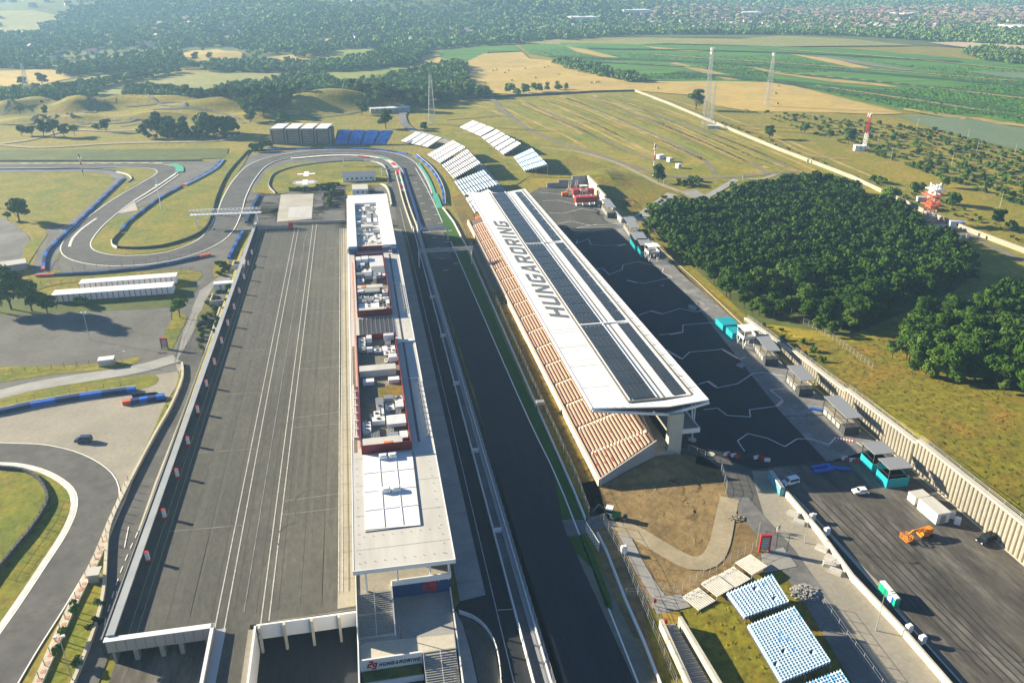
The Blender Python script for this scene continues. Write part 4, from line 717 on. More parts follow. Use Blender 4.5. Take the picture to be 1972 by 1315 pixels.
# ------------------------------------------------------------------ grandstand
GS = thing('grandstand', 'main grandstand with bright white roof carrying solar panels and the circuit name', 'grandstand', (70, 165, 0))
Y0, Y1 = 172., 402.
RT = 16.5
def roofpts(y): return [(55.3, y, RT), (74.8, y, RT-.1), (86.3, y, RT+.3)]
GR = pr('roof', 'roof_white', GS, lambda b: b.add([(55.2, Y0+3, RT), (75, Y0, RT), (86.4, Y0+.8, RT+.5), (55.2, Y1, RT), (72, Y1-5, RT), (84.6, Y1-1, RT+.5), (55.2, Y0+3, RT-.45), (75, Y0+.4, RT-.5), (86.4, Y0+.8, RT), (55.2, Y1, RT-.5), (72, Y1-5, RT-.5), (84.6, Y1-1, RT)],
    [(0, 1, 4, 3), (1, 2, 5, 4), (0, 6, 7, 1), (1, 7, 8, 2), (0, 3, 9, 6), (2, 8, 11, 5), (3, 4, 10, 9), (4, 5, 11, 10)]))
pr('soffit', 'black_foil', GS, lambda b: b.add([(55.6, Y0+3, RT-.55), (75, Y0+1.2, RT-2.3), (86, Y0+1.2, RT-.1), (55.6, Y1-.5, RT-.55), (72, Y1-5.5, RT-2.3), (84.4, Y1-1.5, RT-.1), (75, Y0+1.2, RT-.6), (72, Y1-5.5, RT-.6)],
    [(0, 3, 4, 1), (1, 4, 5, 2), (0, 1, 6), (1, 2, 6)]))
pr('fascia', 'metal_white', GS, lambda b: b.beam((55.2, Y0+2.8, RT-.7), (75.2, Y0+.6, RT-2.7), .5, .7).beam((75.2, Y0+.6, RT-2.7), (86.5, Y0+.6, RT-.3), .5, .7))
pr('edge_trim', 'metal_white', GS, lambda b: b.prism([(54.9, Y0+3), (55.25, Y0+3), (55.25, Y1), (54.9, Y1)], RT-.7, RT+.1))
FR = pr('panel_kerb', 'dirt_grey', GS, lambda b: [b.box(x, x+.45, 176.3, 399, RT+.06, RT+.14) for x in (65.2, 75.3)]+[b.prism([(82.9, 176.3), (83.4, 176.3), (82.9, 399), (82.4, 399)], RT+.35, RT+.5), b.box(65.2, 83, 175.8, 176.3, RT+.05, RT+.4)])
pr('service_walk', 'metal_white', GS, lambda b: [b.box(65.8, 83, 226.7, 227.3, RT+.15, RT+.42), b.box(65.8, 83, 312.0, 312.4, RT+.15, RT+.4), b.box(73.3, 73.7, 177, 398, RT+.1, RT+.35), b.box(65.9, 66.1, 177, 398, RT+.1, RT+.3)])
pr('roof_seams', 'metal_grey', GS, lambda b: [b.box(55.3, 65, y, y+.06, RT+.03, RT+.05) for y in range(186, 400, 13)]+[b.box(83.6, 86.2, y, y+.06, RT+.36, RT+.52) for y in range(180, 398, 7)]+[b.prism([(84, 178), (84.08, 178), (83.2, 398), (83.1, 398)], RT+.4, RT+.5)], kind='stuff')
def stud2(b):
    for y in range(178, 232, 2): b.cbox((55.9, y, RT), (.12, .12, .18))
    for y in range(183, 232, 10):
        for x in range(57, 65, 1): b.cbox((x, y, RT), (.12, .12, .18))
    for x in range(57, 84, 2): b.cbox((x, 174.2, RT), (.13, .13, .35))
    for y in range(180, 398, 5): b.cbox((76.6+(y*7 % 3)*.3, y, RT), (.16, .16, .3)); b.cbox((85.2, y, RT+.4), (.09, .09, .16))
pr('roof_anchors', 'metal_grey', GS, stud2, kind='stuff')
mat('solar', (.028, .034, .037), (.04, .047, .05), .12, .3, spec=.6)
sp1 = MB().box(0, 1.36, 0, 7.9, 0, .08); 
def solar_at(x, y, proto=[None], w=1.36):
    if proto[0] is None: proto[0] = sp1.build('solar_panel', 'solar', GS, local=True); o = proto[0]
    else: o = proto[0].copy(); C.objects.link(o)
    o.location = (x-70, y-165, RT+.3); o.scale = (w/1.36, 1, 1)
ys_ = [177.2+i*8.12 for i in range(6)]+[228+i*8.3 for i in range(10)]+[313.4+i*8.3 for i in range(10)]
for y in ys_:
    for k in range(5): solar_at(66.3+k*1.39, y, w=1.27)
    for k in range(3): solar_at(78.1+k*1.3, y, w=1.18)
mat('letter_grey', (.12, .13, .14), rough=.6)
word('HUNGARORING', (64.5, 233.6, RT+.04), (0, 1, 0), (-1, 0, 0), 8.6, 5.9, 10.9, .45, GS, 'letter_grey')
# tier, rows, aisles
def tz(x): return 1.5+(x-54.8)*.34
pr('tier', 'tier_concrete' if 'tier_concrete' in MATS else (mat('tier_concrete', (.1, .065, .05), (.14, .09, .07), .5), 'tier_concrete')[1], GS, lambda b: b.prism([(54.9, 164), (71.5, 170.5), (71.5, 400), (54.9, 400)], 0, [1.45, 7, 7, 1.45]))
mat('seat_cream', (.54, .37, .29), (.47, .31, .24), .4, .6)
pr('front_wall', 'wall_cream' if 'wall_cream' in MATS else (mat('wall_cream', (.62, .52, .42), (.55, .46, .38), .2), 'wall_cream')[1], GS, lambda b: b.prism([(54.1, 163.4), (54.85, 163.4), (54.85, 400.5), (54.1, 400.5)], 0, 2.3))
pr('end_wall', 'concrete_grey', GS, lambda b: b.add([(54.1, 163.2, 0), (71.6, 169.8, 0), (71.6, 170.2, 0), (54.1, 163.6, 0), (54.1, 163.2, 2.3), (71.6, 169.8, 7.9), (71.6, 170.2, 7.9), (54.1, 163.6, 2.3)], [(0, 1, 5, 4), (4, 5, 6, 7), (2, 3, 7, 6), (1, 2, 6, 5)]))
NR = 15
first = {}
for si in range(17):
    ya = 162.7+si*13.42+.6+(1.8 if si == 0 else 0); yb = ya+11.5-(1.2 if si == 0 else 0)
    for r_ in range(NR):
        x = 55.5+r_*1.02
        if si == 0: y_a = ya+max(0, (x-54.8)*.40)-.3
        else: y_a = ya
        L_ = yb-y_a; key = round(L_, 2)
        if key not in first:
            first[key] = MB().box(0, .46, 0, L_, 0, .45).build('seat_row', 'seat_cream', GS, local=True); o = first[key]
        else: o = first[key].copy(); C.objects.link(o)
        o.location = (x-70, y_a-165, tz(x)-.05)
    pr('aisle', 'wall_cream', GS, lambda b: b.add([(54.9, yb+.25, 1.62), (71, yb+.25, 7.1), (71, yb+1.5, 7.1), (54.9, yb+1.5, 1.62)], [(0, 1, 2, 3)]))
    pr('aisle_steps', 'tier_concrete', GS, lambda b: [b.box(55.3+k*.9, 55.6+k*.9, yb+.3, yb+1.05, tz(55.3+k*.9)-.3, tz(55.3+k*.9)+.25) for k in range(17)])
q_ = random.Random(4); mat('seat_red', (.5, .06, .02), rough=.6)
for i in range(16):
    si = q_.choice([0, 0, 0, 1, 1, 2]); x = 55.5+q_.randrange(NR)*1.02; pr('cone_mat', 'seat_red', GS, lambda b: b.cbox((x+.1, 167+si*13.4+q_.uniform(0, 8)+(x-55)*.3*(si == 0), tz(x)+.38), (.4, .7, .06)))
# structure under the roof at the near end
pr('column', 'concrete_wall', GS, lambda b: b.prism([(75.5, 171.2), (79.2, 171.2), (79.2, 173.2), (75.5, 173.2)], 0, 14.3)); 
for y in (196, 225, 255, 285, 315, 345, 375): pr('column', 'concrete_grey', GS, lambda b: b.box(75, 77.5, y, y+1.2, 0, 14.2))
pr('concourse_floor', 'concrete_wall', GS, lambda b: b.prism([(71.6, 170.2), (77, 170), (77, 398), (71.6, 398)], 0, 3.2)); pr('upper_terrace', 'concrete_dusty', GS, lambda b: b.prism([(76.9, 174.5), (85.4, 174.5), (85.4, 398), (76.9, 398)], 6.3, 7.0)); pr('terrace_rail', 'metal_white', GS, lambda b: [b.box(77, 85.6, 174.2, 174.45, 6.2, 7.6), b.box(85.4, 85.6, 174.4, 398, 6.2, 7.6)])
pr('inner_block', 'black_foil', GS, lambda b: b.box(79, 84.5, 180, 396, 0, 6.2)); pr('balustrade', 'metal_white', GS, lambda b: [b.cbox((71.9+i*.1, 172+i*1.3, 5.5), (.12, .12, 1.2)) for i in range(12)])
for x, y in ((86.4, 180), (86.4, 214), (86.4, 250)): pr('vee_strut', 'metal_white', GS, lambda b: b.beam((x, y, .3), (x-1.4, y-2.5, RT), .35).beam((x, y, .3), (x-.5, y+2.8, RT), .35)); pr('strut_base', 'concrete_wall', GS, lambda b: b.tube((x, y, 0), (x, y, .35), 1.2, 10))
pr('strut_base', 'concrete_wall', GS, lambda b: b.tube((88.5, 172, 0), (88.5, 172, .3), 1.1, 10))
MB().prism([(54.6, 162.9), (63, 166.0), (71.5, 169.4), (77, 170), (84, 171.5), (80, 163), (68, 152), (58, 154)], -.2, [.2, 2.0, 3.1, 3.1, .2, .1, .12, .12]).build('soil_bank', 'soil', kind='structure')

# ------------------------------------------------------------------ retaining walls on the right
RW = thing('retaining_wall', 'stepped retaining wall of round concrete piles below the grassy hill', 'wall', (139, 200, 0))
SG_ = [(256, 221, 1.3, 3.2), (221, 190, 4.0, 5.3), (190, 157, 6.0, 7.2), (157, 108, 8.2, 8.9)]
pile = None
for a, b, h0, h1 in SG_:
    pr('coping', 'concrete_wall', RW, lambda m_: m_.add([(138.4, a, h0), (139.9, a, h0), (139.9, b, h1), (138.4, b, h1), (138.4, a, h0-.5), (139.9, a, h0-.5), (139.9, b, h1-.5), (138.4, b, h1-.5)], [(0, 3, 2, 1), (0, 4, 7, 3), (1, 2, 6, 5), (0, 1, 5, 4), (3, 7, 6, 2)]))
    pr('wall_core', 'concrete_dusty', RW, lambda m_: m_.add([(138.9, a, 0), (140.6, a, 0), (140.6, b, 0), (138.9, b, 0), (138.9, a, h0-.4), (140.6, a, h0-.4), (140.6, b, h1-.4), (138.9, b, h1-.4)], [(0, 4, 5, 1), (1, 5, 6, 2), (2, 6, 7, 3), (3, 7, 4, 0), (4, 7, 6, 5)]))
    pr('railing', 'galvanised', RW, lambda m_: [m_.beam((139.8, a, h0+z), (139.8, b, h1+z), .07) for z in (.5, 1.0)]+[m_.cbox((139.8, a+(b-a)*i/10, h0+(h1-h0)*i/10-.1), (.08, .08, 1.15)) for i in range(11)])
    y = a-.7
    while y > b:
        h = h0+(h1-h0)*(a-y)/(a-b)-.45
        if pile is None: pile = MB().tube((0, 0, 0), (0, 0, 1), .68, 10).build('pile', 'concrete_dusty', RW, local=True, smooth=False); o = pile
        else: o = pile.copy(); C.objects.link(o)
        o.location = (-.2, y-200, 0); o.scale = (1, 1, h); y -= 1.36
RB = thing('far_retaining_wall', 'stepped concrete retaining wall round the red stands at the far end of the concourse', 'wall', (110, 430, 0))
a_ = [(1055, 358, 1052, 350), (1072, 358, 1072, 343), (1092, 357, 1095, 343), (1100, 357, 1100, 336), (1130, 357, 1131, 334)]
fw = [GZ(*p, 0).xy for p in [(1053, 362), (1075, 361), (1101, 360), (1131, 358)]]
for (p, q), h in zip(zip(fw, fw[1:]), (3, 4.5, 6.5)): ribbon('wall_panel', [p, q], .8, 'concrete_grey', 0, z=0, h=h, parent=RB)
fw = [GZ(*p, 0).xy for p in [(1131, 358), (1150, 378), (1165, 395), (1182, 413), (1198, 430)]]
for (p, q), h in zip(zip(fw, fw[1:]), (6.5, 5.4, 4, 2.4)): ribbon('wall_panel', [p, q], 1.2, 'concrete_wall', 0, z=0, h=h, parent=RB)
# ------------------------------------------------------------------ barriers, walls, fences
def barrier(name, label, pts, cols=('blue_mid', 'blue_dark'), seglen=4.5, w=1.3, h=1.1, end=None, dz=0., cat='tyre barrier', group=None, smooth=True, top=None):
    p = pxpath(pts, step=seglen/3, smooth=smooth); q = p[len(p)//2]; t = thing(name, label, cat, (q.x, q.y, Hgt(q.x, q.y)), 0, group); k = along(p, seglen)
    # regroup dense path into segments
    acc = 0; seg = [p[0]]; i = 0
    for a, b in zip(p, p[1:]):
        seg.append(b); acc += (b-a).length
        if acc >= seglen or b is p[-1]:
            m = cols[i % len(cols)]; 
            if end and (i == 0 and 'a' in end or b is p[-1] and 'b' in end): m = 'orange_red'
            ribbon('tyre_block', seg, w, m, 0, h=h+dz, parent=t); seg = [b]; acc = 0; i += 1
    if top: ribbon('top_rail', p, .22, top, 0, h=h+.12, parent=t, side=-w/2-.2)
    return t
barrier('tyre_barrier', 'long blue tyre barrier along the diagonal service road inside the left hairpin', [(238, 346), (200, 382), (150, 430), (105, 472), (88, 495), (84, 522)], end='b', cols=('blue_mid', 'blue_dark', 'blue_dark'))
barrier('tyre_barrier', 'blue tyre barrier with a white rail beside the green kerb run-off', [(428, 310), (415, 325), (385, 343), (353, 359)], end='b', w=2.2, top='metal_white')
barrier('tyre_barrier', 'dark blue tyre barrier curving round the grass inside the second hairpin', [(350, 361), (305, 386), (262, 418), (245, 432), (234, 447)], cols=('blue_dark', 'blue_mid', 'blue_dark'))
barrier('tyre_barrier', 'dark tyre barrier with orange ends below the second hairpin', [(70, 533), (130, 530), (200, 526), (300, 514), (405, 492)], end='ab', cols=('blue_dark', 'facade_blue'), seglen=7)
barrier('tyre_barrier', 'long bright blue and navy tyre barrier beside the pale run-off near the dark van', [(-60, 805), (0, 796), (60, 783), (140, 769), (210, 759), (262, 753)], seglen=6.4, w=1.6, h=1.4, top='metal_white')
barrier('tyre_barrier', 'short blue tyre barrier with an orange end next to the side road wall', [(237, 779), (275, 773), (318, 766)], seglen=2.4, w=1.9, h=1.4, end='a')
barrier('tyre_barrier', 'dark tyre barrier beside the footbridge pylon left of the paddock', [(499, 378), (487, 400), (474, 430)], cols=('blue_dark', 'facade_blue'))
barrier('tyre_barrier', 'blue tyre barrier beside the corner of the paddock ramp', [(468, 448), (455, 472), (441, 499)])
barrier('tyre_barrier', 'far blue tyre barrier along the outside of the last corner under the blue stand', [(478, 292), (540, 289), (640, 287), (730, 290), (785, 298)], cols=('blue_dark', 'blue_mid'), seglen=9)
barrier('tyre_barrier', 'blue and white tyre barrier on the outside of the last corner beside the white stands', [(800, 300), (826, 322), (843, 345), (853, 370), (855, 396)], cols=('blue_mid', 'blue_dark'), seglen=7, top='metal_white')
def rail(label, pts, m='galvanised', h=.9, w=.35, posts=None, cat='guard rail', smooth=True, dz=0, name='guard_rail', step=5., z=None, part='beam'):
    p = pxpath(pts, step=step, smooth=smooth) if z is None else dense([GZ(*q, z).xy for q in pts], step=step, smooth=smooth)
    q = p[len(p)//2]; zz = (lambda a: Hgt(a.x, a.y)) if z is None else (lambda a: z)
    t = thing(name, label, cat, (q.x, q.y, zz(q))); ribbon(part, p, w, m, 0, h=h, parent=t, z=z)
    if posts:
        sp, ph = posts[:2]; pm = posts[2] if len(posts) > 2 else 'metal_grey'; f = None
        for r_, a in along(p, sp):
            if f is None: f = MB().cbox((0, 0, 0), (.13, .13, ph)).build('post', pm, t, local=True); o = f; WL[o.name] = WL[t.name]
            else: o = f.copy(); C.objects.link(o)
            o.location = (r_.x-q.x, r_.y-q.y, zz(r_)-zz(q))
    return t
def fence(label, pts, h=2.2, sp=3., m='galvanised', name='fence', cat='fence', z=None, smooth=False, wires=3, wr=.035, post=.09):
    p = pxpath(pts, step=12, smooth=smooth) if z is None else dense([GZ(*q, z).xy for q in pts], step=12, smooth=smooth)
    zz = (lambda a: Hgt(a.x, a.y)) if z is None else (lambda a: z)
    q = p[0]; t = thing(name, label, cat, (q.x, q.y, zz(q))); mb = MB()
    for a, b in zip(p, p[1:]):
        for i in range(wires): k = h*(i+1)/wires; mb.beam((a.x, a.y, zz(a)+k), (b.x, b.y, zz(b)+k), wr)
    mb.build('wire', m, t); f = None
    for r_, a in along(p, sp):
        if f is None: f = MB().cbox((0, 0, 0), (post, post, h+.05)).build('post', m, t, local=True); o = f
        else: o = f.copy(); C.objects.link(o)
        o.location = (r_.x-q.x, r_.y-q.y, zz(r_)-zz(q))
    return t
rail('grey guard rail looping round the grass inside the second hairpin', [(233, 449), (220, 462), (216, 472), (226, 478), (260, 480), (310, 476), (360, 462), (395, 442), (410, 410), (418, 380), (440, 335), (478, 292)], 'metal_dark', 1.2, .5, (4, 1.3, 'galvanised'))
rail('white concrete edge at the tip of the guard rail loop', [(215, 466), (217, 475), (226, 479)], 'metal_white', 1.3, .4)
rail('grey guard rail round the helipad lawn', [(530, 374), (519, 362), (519, 350), (530, 335), (570, 322), (640, 313), (700, 311), (735, 318), (746, 335), (748, 352)], 'galvanised', 1.1, .4)
rail('black guard rail with white blocks round the infield at the bottom left', [(-60, 898), (0, 903), (45, 908), (75, 925), (92, 955), (88, 980), (55, 1030), (0, 1095), (-60, 1190)], 'metal_dark', 1.2, .6, (2.2, 1.3, 'metal_white'))
rail('short white guard rail at the first hairpin exit', [(225, 333), (245, 338), (254, 346), (246, 352)], 'metal_white', 1, .4)
rail('grey armco along the top straight', [(-60, 328), (60, 327), (170, 326), (222, 330)], 'metal_grey', 1, .5)
rail('long grey armco behind the top straight', [(-60, 311), (150, 311), (300, 311), (390, 310)], 'concrete_grey', 1.1, .5, (5, 2.5))
rail('curving concrete wall dividing the circuit from the side road', [(351, 702), (352, 730), (330, 785), (300, 838), (262, 910), (232, 970), (214, 1012), (207, 1050), (203, 1120), (196, 1170), (178, 1230), (150, 1300), (120, 1370)], 'concrete_wall', 1.1, .7, cat='wall', name='side_road_wall', part='wall')
KW = rail('pale kerb wall painted with red patches beside the track at the bottom left', [(248, 930), (232, 970), (214, 1010), (190, 1070), (160, 1130), (130, 1190), (95, 1270), (55, 1360)], 'concrete_wall', .7, 1.9, (3.2, 2.4), cat='wall', name='kerb_wall', part='wall')
kp = pxpath([(248, 930), (232, 970), (214, 1010), (190, 1070), (160, 1130), (130, 1190), (95, 1270), (55, 1360)], step=2)
mb = MB()
mat('kerb_pink', (.55, .16, .1), (.45, .3, .2), .8)
for p, a in along(kp, 2.1): t = Vector((math.cos(a), math.sin(a))); ribbon('x', [p, p+t*.9], .9, 'kerb_red', 0, mb=mb, z=Hgt(p.x, p.y)+.74, side=-.2)
mb.build('red_patch', 'kerb_pink', KW, kind='stuff')
rail('second low concrete wall below the kerb wall', [(205, 1040), (175, 1100), (140, 1170), (100, 1260), (70, 1340)], 'concrete_wall', .5, .7, cat='wall', name='low_wall', part='wall')
rail('pale boundary wall crossing the slope beyond the wood', [(1222, 177), (1290, 203), (1360, 233), (1430, 262), (1500, 291), (1570, 318), (1640, 345), (1710, 378), (1780, 412), (1860, 446), (1972, 488), (2080, 535)], 'concrete_dusty', 2.6, .8, cat='wall', name='boundary_wall', smooth=False, part='wall')
rail('dark boundary fence along the edge of the hay field', [(800, 206), (860, 194), (930, 190), (985, 187), (1060, 184), (1140, 179), (1222, 177)], 'metal_dark', 2.2, .6, cat='fence', name='boundary_fence', smooth=False, part='panel')
rail('white concrete wall along the construction yard', [(1513, 957), (1575, 1030), (1640, 1119), (1730, 1215), (1816, 1315), (1880, 1390)], 'concrete_wall', 1.9, .5, cat='wall', name='yard_wall', z=0., smooth=False, part='wall')
rail('second narrow kerb line beside the yard wall', [(1528, 955), (1600, 1030), (1668, 1110), (1760, 1215), (1850, 1315)], 'concrete_wall', .25, .35, cat='kerb', name='yard_kerb', z=0., smooth=False, part='wall')
sheet('gutter_lane', [(1518, 955), (1526, 955), (1665, 1110), (1850, 1320), (1825, 1320), (1645, 1115)], 'asphalt_new_shade', 8, zfix=0.)
rail('white guard wall along the turf beside the straight', [(853, 402), (874, 430), (905, 490), (1018, 750), (1062, 850), (1104, 945), (1127, 1002)], 'metal_white', 1.0, .35, cat='wall', name='track_wall', z=0., smooth=False, part='wall')
rail('white guard wall beside the dusty verge at the bottom of the straight', [(1150, 1030), (1168, 1065), (1205, 1160), (1240, 1240), (1275, 1330), (1300, 1390)], 'metal_white', 1.0, .35, cat='wall', name='track_wall', z=0., smooth=False, part='wall')
fence('tall catch fence along the turf between straight and grandstand', [(862, 402), (884, 430), (918, 500), (1024, 740), (1070, 840), (1112, 935), (1135, 1000)], 3.2, 4, z=0.); fence('tall catch fence on the soil side of the lower straight', [(1162, 1010), (1200, 1080), (1235, 1165), (1270, 1250), (1310, 1350)], 3.2, 3.5, z=0.)
fence('wire fence round the near side of the soil patch', [(1290, 870), (1330, 872), (1385, 895), (1400, 945), (1395, 960)], 2.4, 2.5, z=0.); fence('wire fence between the soil and the ribbed white sheets', [(1240, 1150), (1310, 1140), (1360, 1108), (1410, 1080), (1455, 1060), (1462, 1020)], 2.6, 2.2, z=0.)
fence('wire fence along the stairs passage', [(1205, 1150), (1240, 1150), (1262, 1180), (1285, 1250)], 2.4, 2.5, z=0.); fence('mesh fence between the near blue stands and the paved road', [(1585, 1168), (1625, 1225), (1672, 1290), (1720, 1360)], 2.4, 3, z=0.)
fence('wire fence along the edge of the wood above the hill', [(1500, 604), (1560, 630), (1610, 660), (1650, 690), (1680, 712)], 2.4, 2.5, cat='fence'); fence('fence along the car park on the left', [(0, 722), (60, 716), (120, 708), (200, 700)], 1.8, 4, 'metal_dark'); fence('wire fence behind the cabin rows', [(60, 550), (160, 545), (260, 535), (375, 520)], 2, 4, 'metal_dark')
fence('fence along the slope road by the shrubs', [(338, 700), (350, 650), (372, 600)], 1.6, 3, 'metal_dark'); fence('curved railing above the open white stands', [(818, 258), (850, 266), (890, 290), (925, 330), (950, 358), (975, 368)], 2.2, 5, smooth=True)
ribbon('service_path', pxpath([(790, 250), (840, 268), (880, 285), (915, 315), (945, 350), (968, 375)]), 8, 'concrete_grey', 5); ribbon('service_path', pxpath([(790, 250), (700, 235), (770, 215), (790, 205)][:1]+[(778, 238), (775, 222), (790, 208)]), 7, 'asphalt_grey', 5)

# ------------------------------------------------------------------ open stands
def stand(label, c, z, rows, m='seat_white', frame='metal_grey', n_ais=0, seats=None, cat='stand', group=None, ais=None, under=True, m2=None, odd=None, name='open_stand'):
    """c: px corners (front a, front b, back b, back a); rows run along a->b; z front and back heights"""
    q = [G(*p) for p in c]; base = min(v.z for v in q); A, B, C_, D = [Vector((v.x, v.y, base+h)) for v, h in zip(q, (z[0], z[0], z[1], z[1]))]
    # shift so that the raised corners still project onto the given pixels
    A, B, C_, D = [GZ(p[0], p[1], v.z) for p, v in zip(c, (A, B, C_, D))]
    t = thing(name, label, cat, (A.x, A.y, base), 0, group); U = lambda s, r_: A.lerp(B, s).lerp(D.lerp(C_, s), r_)
    MB().add([A-Vector((0, 0, .3)), B-Vector((0, 0, .3)), C_-Vector((0, 0, .3)), D-Vector((0, 0, .3))], [(0, 1, 2, 3)]).build('deck', 'stand_deck', t)
    mb = MB()
    for s in (0, .25, .5, .75, 1):
        for r_ in (.05, .5, 1): p = U(s, r_); mb.beam((p.x, p.y, Hgt(p.x, p.y)-.3), (p.x, p.y, p.z-.3), .16)
    mb.build('frame', frame, t)
    ns = n_ais+1; wd = (D-A).length/rows*.4
    q_ = random.Random(len(label)*7+rows); up = (D-A).normalized()
    for k in range(ns):
        s0, s1 = k/ns+.008, (k+1)/ns-.03*(ns > 1)-.006
        for i in range(rows):
            r0 = (i+.15)/rows; a, b, = U(s0, r0), U(s1, r0); dv = up*wd
            mb = MB()
            if seats:
                L_ = (b-a).length; n = max(2, int(L_/seats)); e = (b-a)/n
                for j in range(n):
                    if 0 < j < n-1 and q_.random() < .012: continue
                    p = a+e*j; w_ = e*.78; zz = Vector((0, 0, .42)); mb.m = 1 if m2 and q_.random() < (odd or .02) else 0
                    mb.add([p, p+w_, p+w_+dv, p+dv, p+zz, p+w_+zz, p+w_+dv+zz, p+dv+zz], [(4, 5, 6, 7), (0, 1, 5, 4), (1, 2, 6, 5), (3, 0, 4, 7)]); zz = Vector((0, 0, .85)); p = p+dv*.85
                    mb.add([p, p+w_, p+w_+dv*.15, p+dv*.15, p+zz, p+w_+zz, p+w_+dv*.15+zz, p+dv*.15+zz], [(4, 5, 6, 7), (0, 1, 5, 4), (1, 2, 6, 5), (3, 0, 4, 7), (2, 3, 7, 6)])
                mb.build('seat_row', [m, m2 or m], t)
            else:
                zz = Vector((0, 0, .5)); mb.add([a, b, b+dv, a+dv, a+zz, b+zz, b+dv+zz, a+dv+zz], [(4, 5, 6, 7), (0, 1, 5, 4), (1, 2, 6, 5), (2, 3, 7, 6), (3, 0, 4, 7)]).build('seat_row', m, t)
    return t
mat('stand_deck', (.07, .075, .085), (.1, .1, .11), .5)
mat('seat_white', (.6, .61, .66), (.42, .43, .5), 1.2, .5, lo=.4, hi=.6); mat('seat_pale_blue', (.5, .62, .75), (.35, .5, .68), .9, .5); mat('seat_blue', (.015, .1, .42), (.03, .2, .6), .4, .5); mat('seat_light', (.34, .47, .6), rough=.45); mat('seat_aqua', (.1, .3, .62), rough=.45)
mat('frame_rust', (.2, .1, .05), (.14, .09, .06), .5); mat('frame_yellow', (.26, .2, .08), (.2, .15, .06), .4)
stand('near stand of pale blue seats beside the ribbed white sheets', [(1432, 1192), (1397, 1144), (1487, 1107), (1521, 1161)], (1.2, 4.2), 14, 'seat_light', 'frame_yellow', 0, .6, m2='seat_aqua', odd=.02)
stand('large near stand of pale blue seats below the smaller pale blue stand', [(1503, 1318), (1437, 1206), (1529, 1169), (1601, 1277)], (1.2, 4.4), 16, 'seat_light', 'frame_yellow', 0, .6, m2='seat_aqua', odd=.02)
stand('stand of mixed blue seats cut by the lower edge of the view', [(1600, 1400), (1548, 1318), (1618, 1291), (1670, 1370)], (1.2, 3.6), 12, 'seat_light', 'frame_yellow', 0, .6, m2='seat_aqua', odd=.35)
stand('white open stand in the last corner next to the blue stand', [(824, 284), (770, 272), (800, 254), (852, 266)], (1, 7), 11, 'seat_white', 'metal_grey', 3)
stand('tall white open stand in two blocks by the outside barrier', [(848, 315), (822, 298), (872, 270), (898, 284)], (1.5, 9), 15, 'seat_white', 'metal_grey', 2)
stand('lower block of white open seats facing the last corner', [(874, 345), (850, 318), (900, 287), (927, 315)], (1.5, 9), 15, 'seat_white', 'metal_grey', 3)
stand('pale blue open stand just before the grandstand roof', [(894, 378), (874, 350), (932, 327), (960, 356)], (1.5, 8), 12, 'seat_pale_blue', 'metal_grey', 2)
stand('white open stand squeezed against the end of the grandstand', [(914, 412), (896, 382), (940, 365), (965, 380)], (1.5, 7), 12, 'seat_white', 'metal_dark', 2)
stand('small red seat block between the white stand and the cream rows', [(921, 430), (914, 420), (935, 411), (945, 420)], (1.5, 4), 6, 'orange_red', 'metal_dark', 0)
stand('white hillside stand high on the left of the slope', [(926, 263), (884, 245), (910, 232), (953, 248)], (1, 7), 11, 'seat_white', 'metal_grey', 2)
stand('white hillside stand in the middle of the slope', [(970, 299), (926, 264), (955, 249), (1005, 277)], (1, 7), 12, 'seat_white', 'metal_grey', 4)
stand('pale blue hillside stand above the far retaining wall', [(1010, 330), (988, 302), (1024, 285), (1055, 317)], (1, 7), 12, 'seat_pale_blue', 'metal_grey', 3)
stand('deep blue stand of numbered blocks beyond the last corner', [(744, 278), (642, 278), (650, 250), (758, 252)], (1, 9), 14, 'seat_blue', 'metal_grey', 3)
sheet('stand_bank', [(860, 262), (925, 270), (965, 305), (1010, 335), (1035, 330), (990, 360), (960, 340), (915, 300)], 'grass', 4)

# covered tribune at the far end
mat('tribune_seats', (.3, .24, .18), (.38, .31, .24), .3)
TB = thing('covered_tribune', 'dark covered tribune with a white roof beyond the last corner', 'grandstand', tuple(G(578, 278)))
qa, qb = G(522, 279), G(636, 279); qa.z = qb.z = G(578, 278).z
dx = (qb-qa); L_ = dx.length; ex = dx.normalized(); ey = Vector((-ex.y, ex.x, 0))
def bx(mb, x0, x1, y0, y1, z0, z1): 
    k = len(mb.v); mb.box(x0, x1, y0, y1, z0, z1)
    for i in range(k, len(mb.v)): v = mb.v[i]; p = qa+ex*v[0]+ey*v[1]; mb.v[i] = (p.x, p.y, qa.z+v[2])
mb = MB(); bx(mb, 0, L_, 3, 18, 0, 10.5); mb.build('body', 'frame_rust', TB)
for i in range(4): mb = MB(); bx(mb, i*L_/4+1.2, (i+1)*L_/4-1.2, -1, 20, 11.5, 12.2); mb.build('roof', 'roof_white', TB)
for i in range(5): mb = MB(); bx(mb, i*L_/4-.4, i*L_/4+.4, 2, 3, 0, 11.5); mb.build('column', 'concrete_grey', TB)
for i in range(4):
    for r_ in range(8): mb = MB(); bx(mb, i*L_/4+1.5, (i+1)*L_/4-1.5, 2.6-r_*.05, 2.9-r_*.05, .4+r_*1.25, 1.25+r_*1.25); mb.build('seat_row', 'tribune_seats', TB)
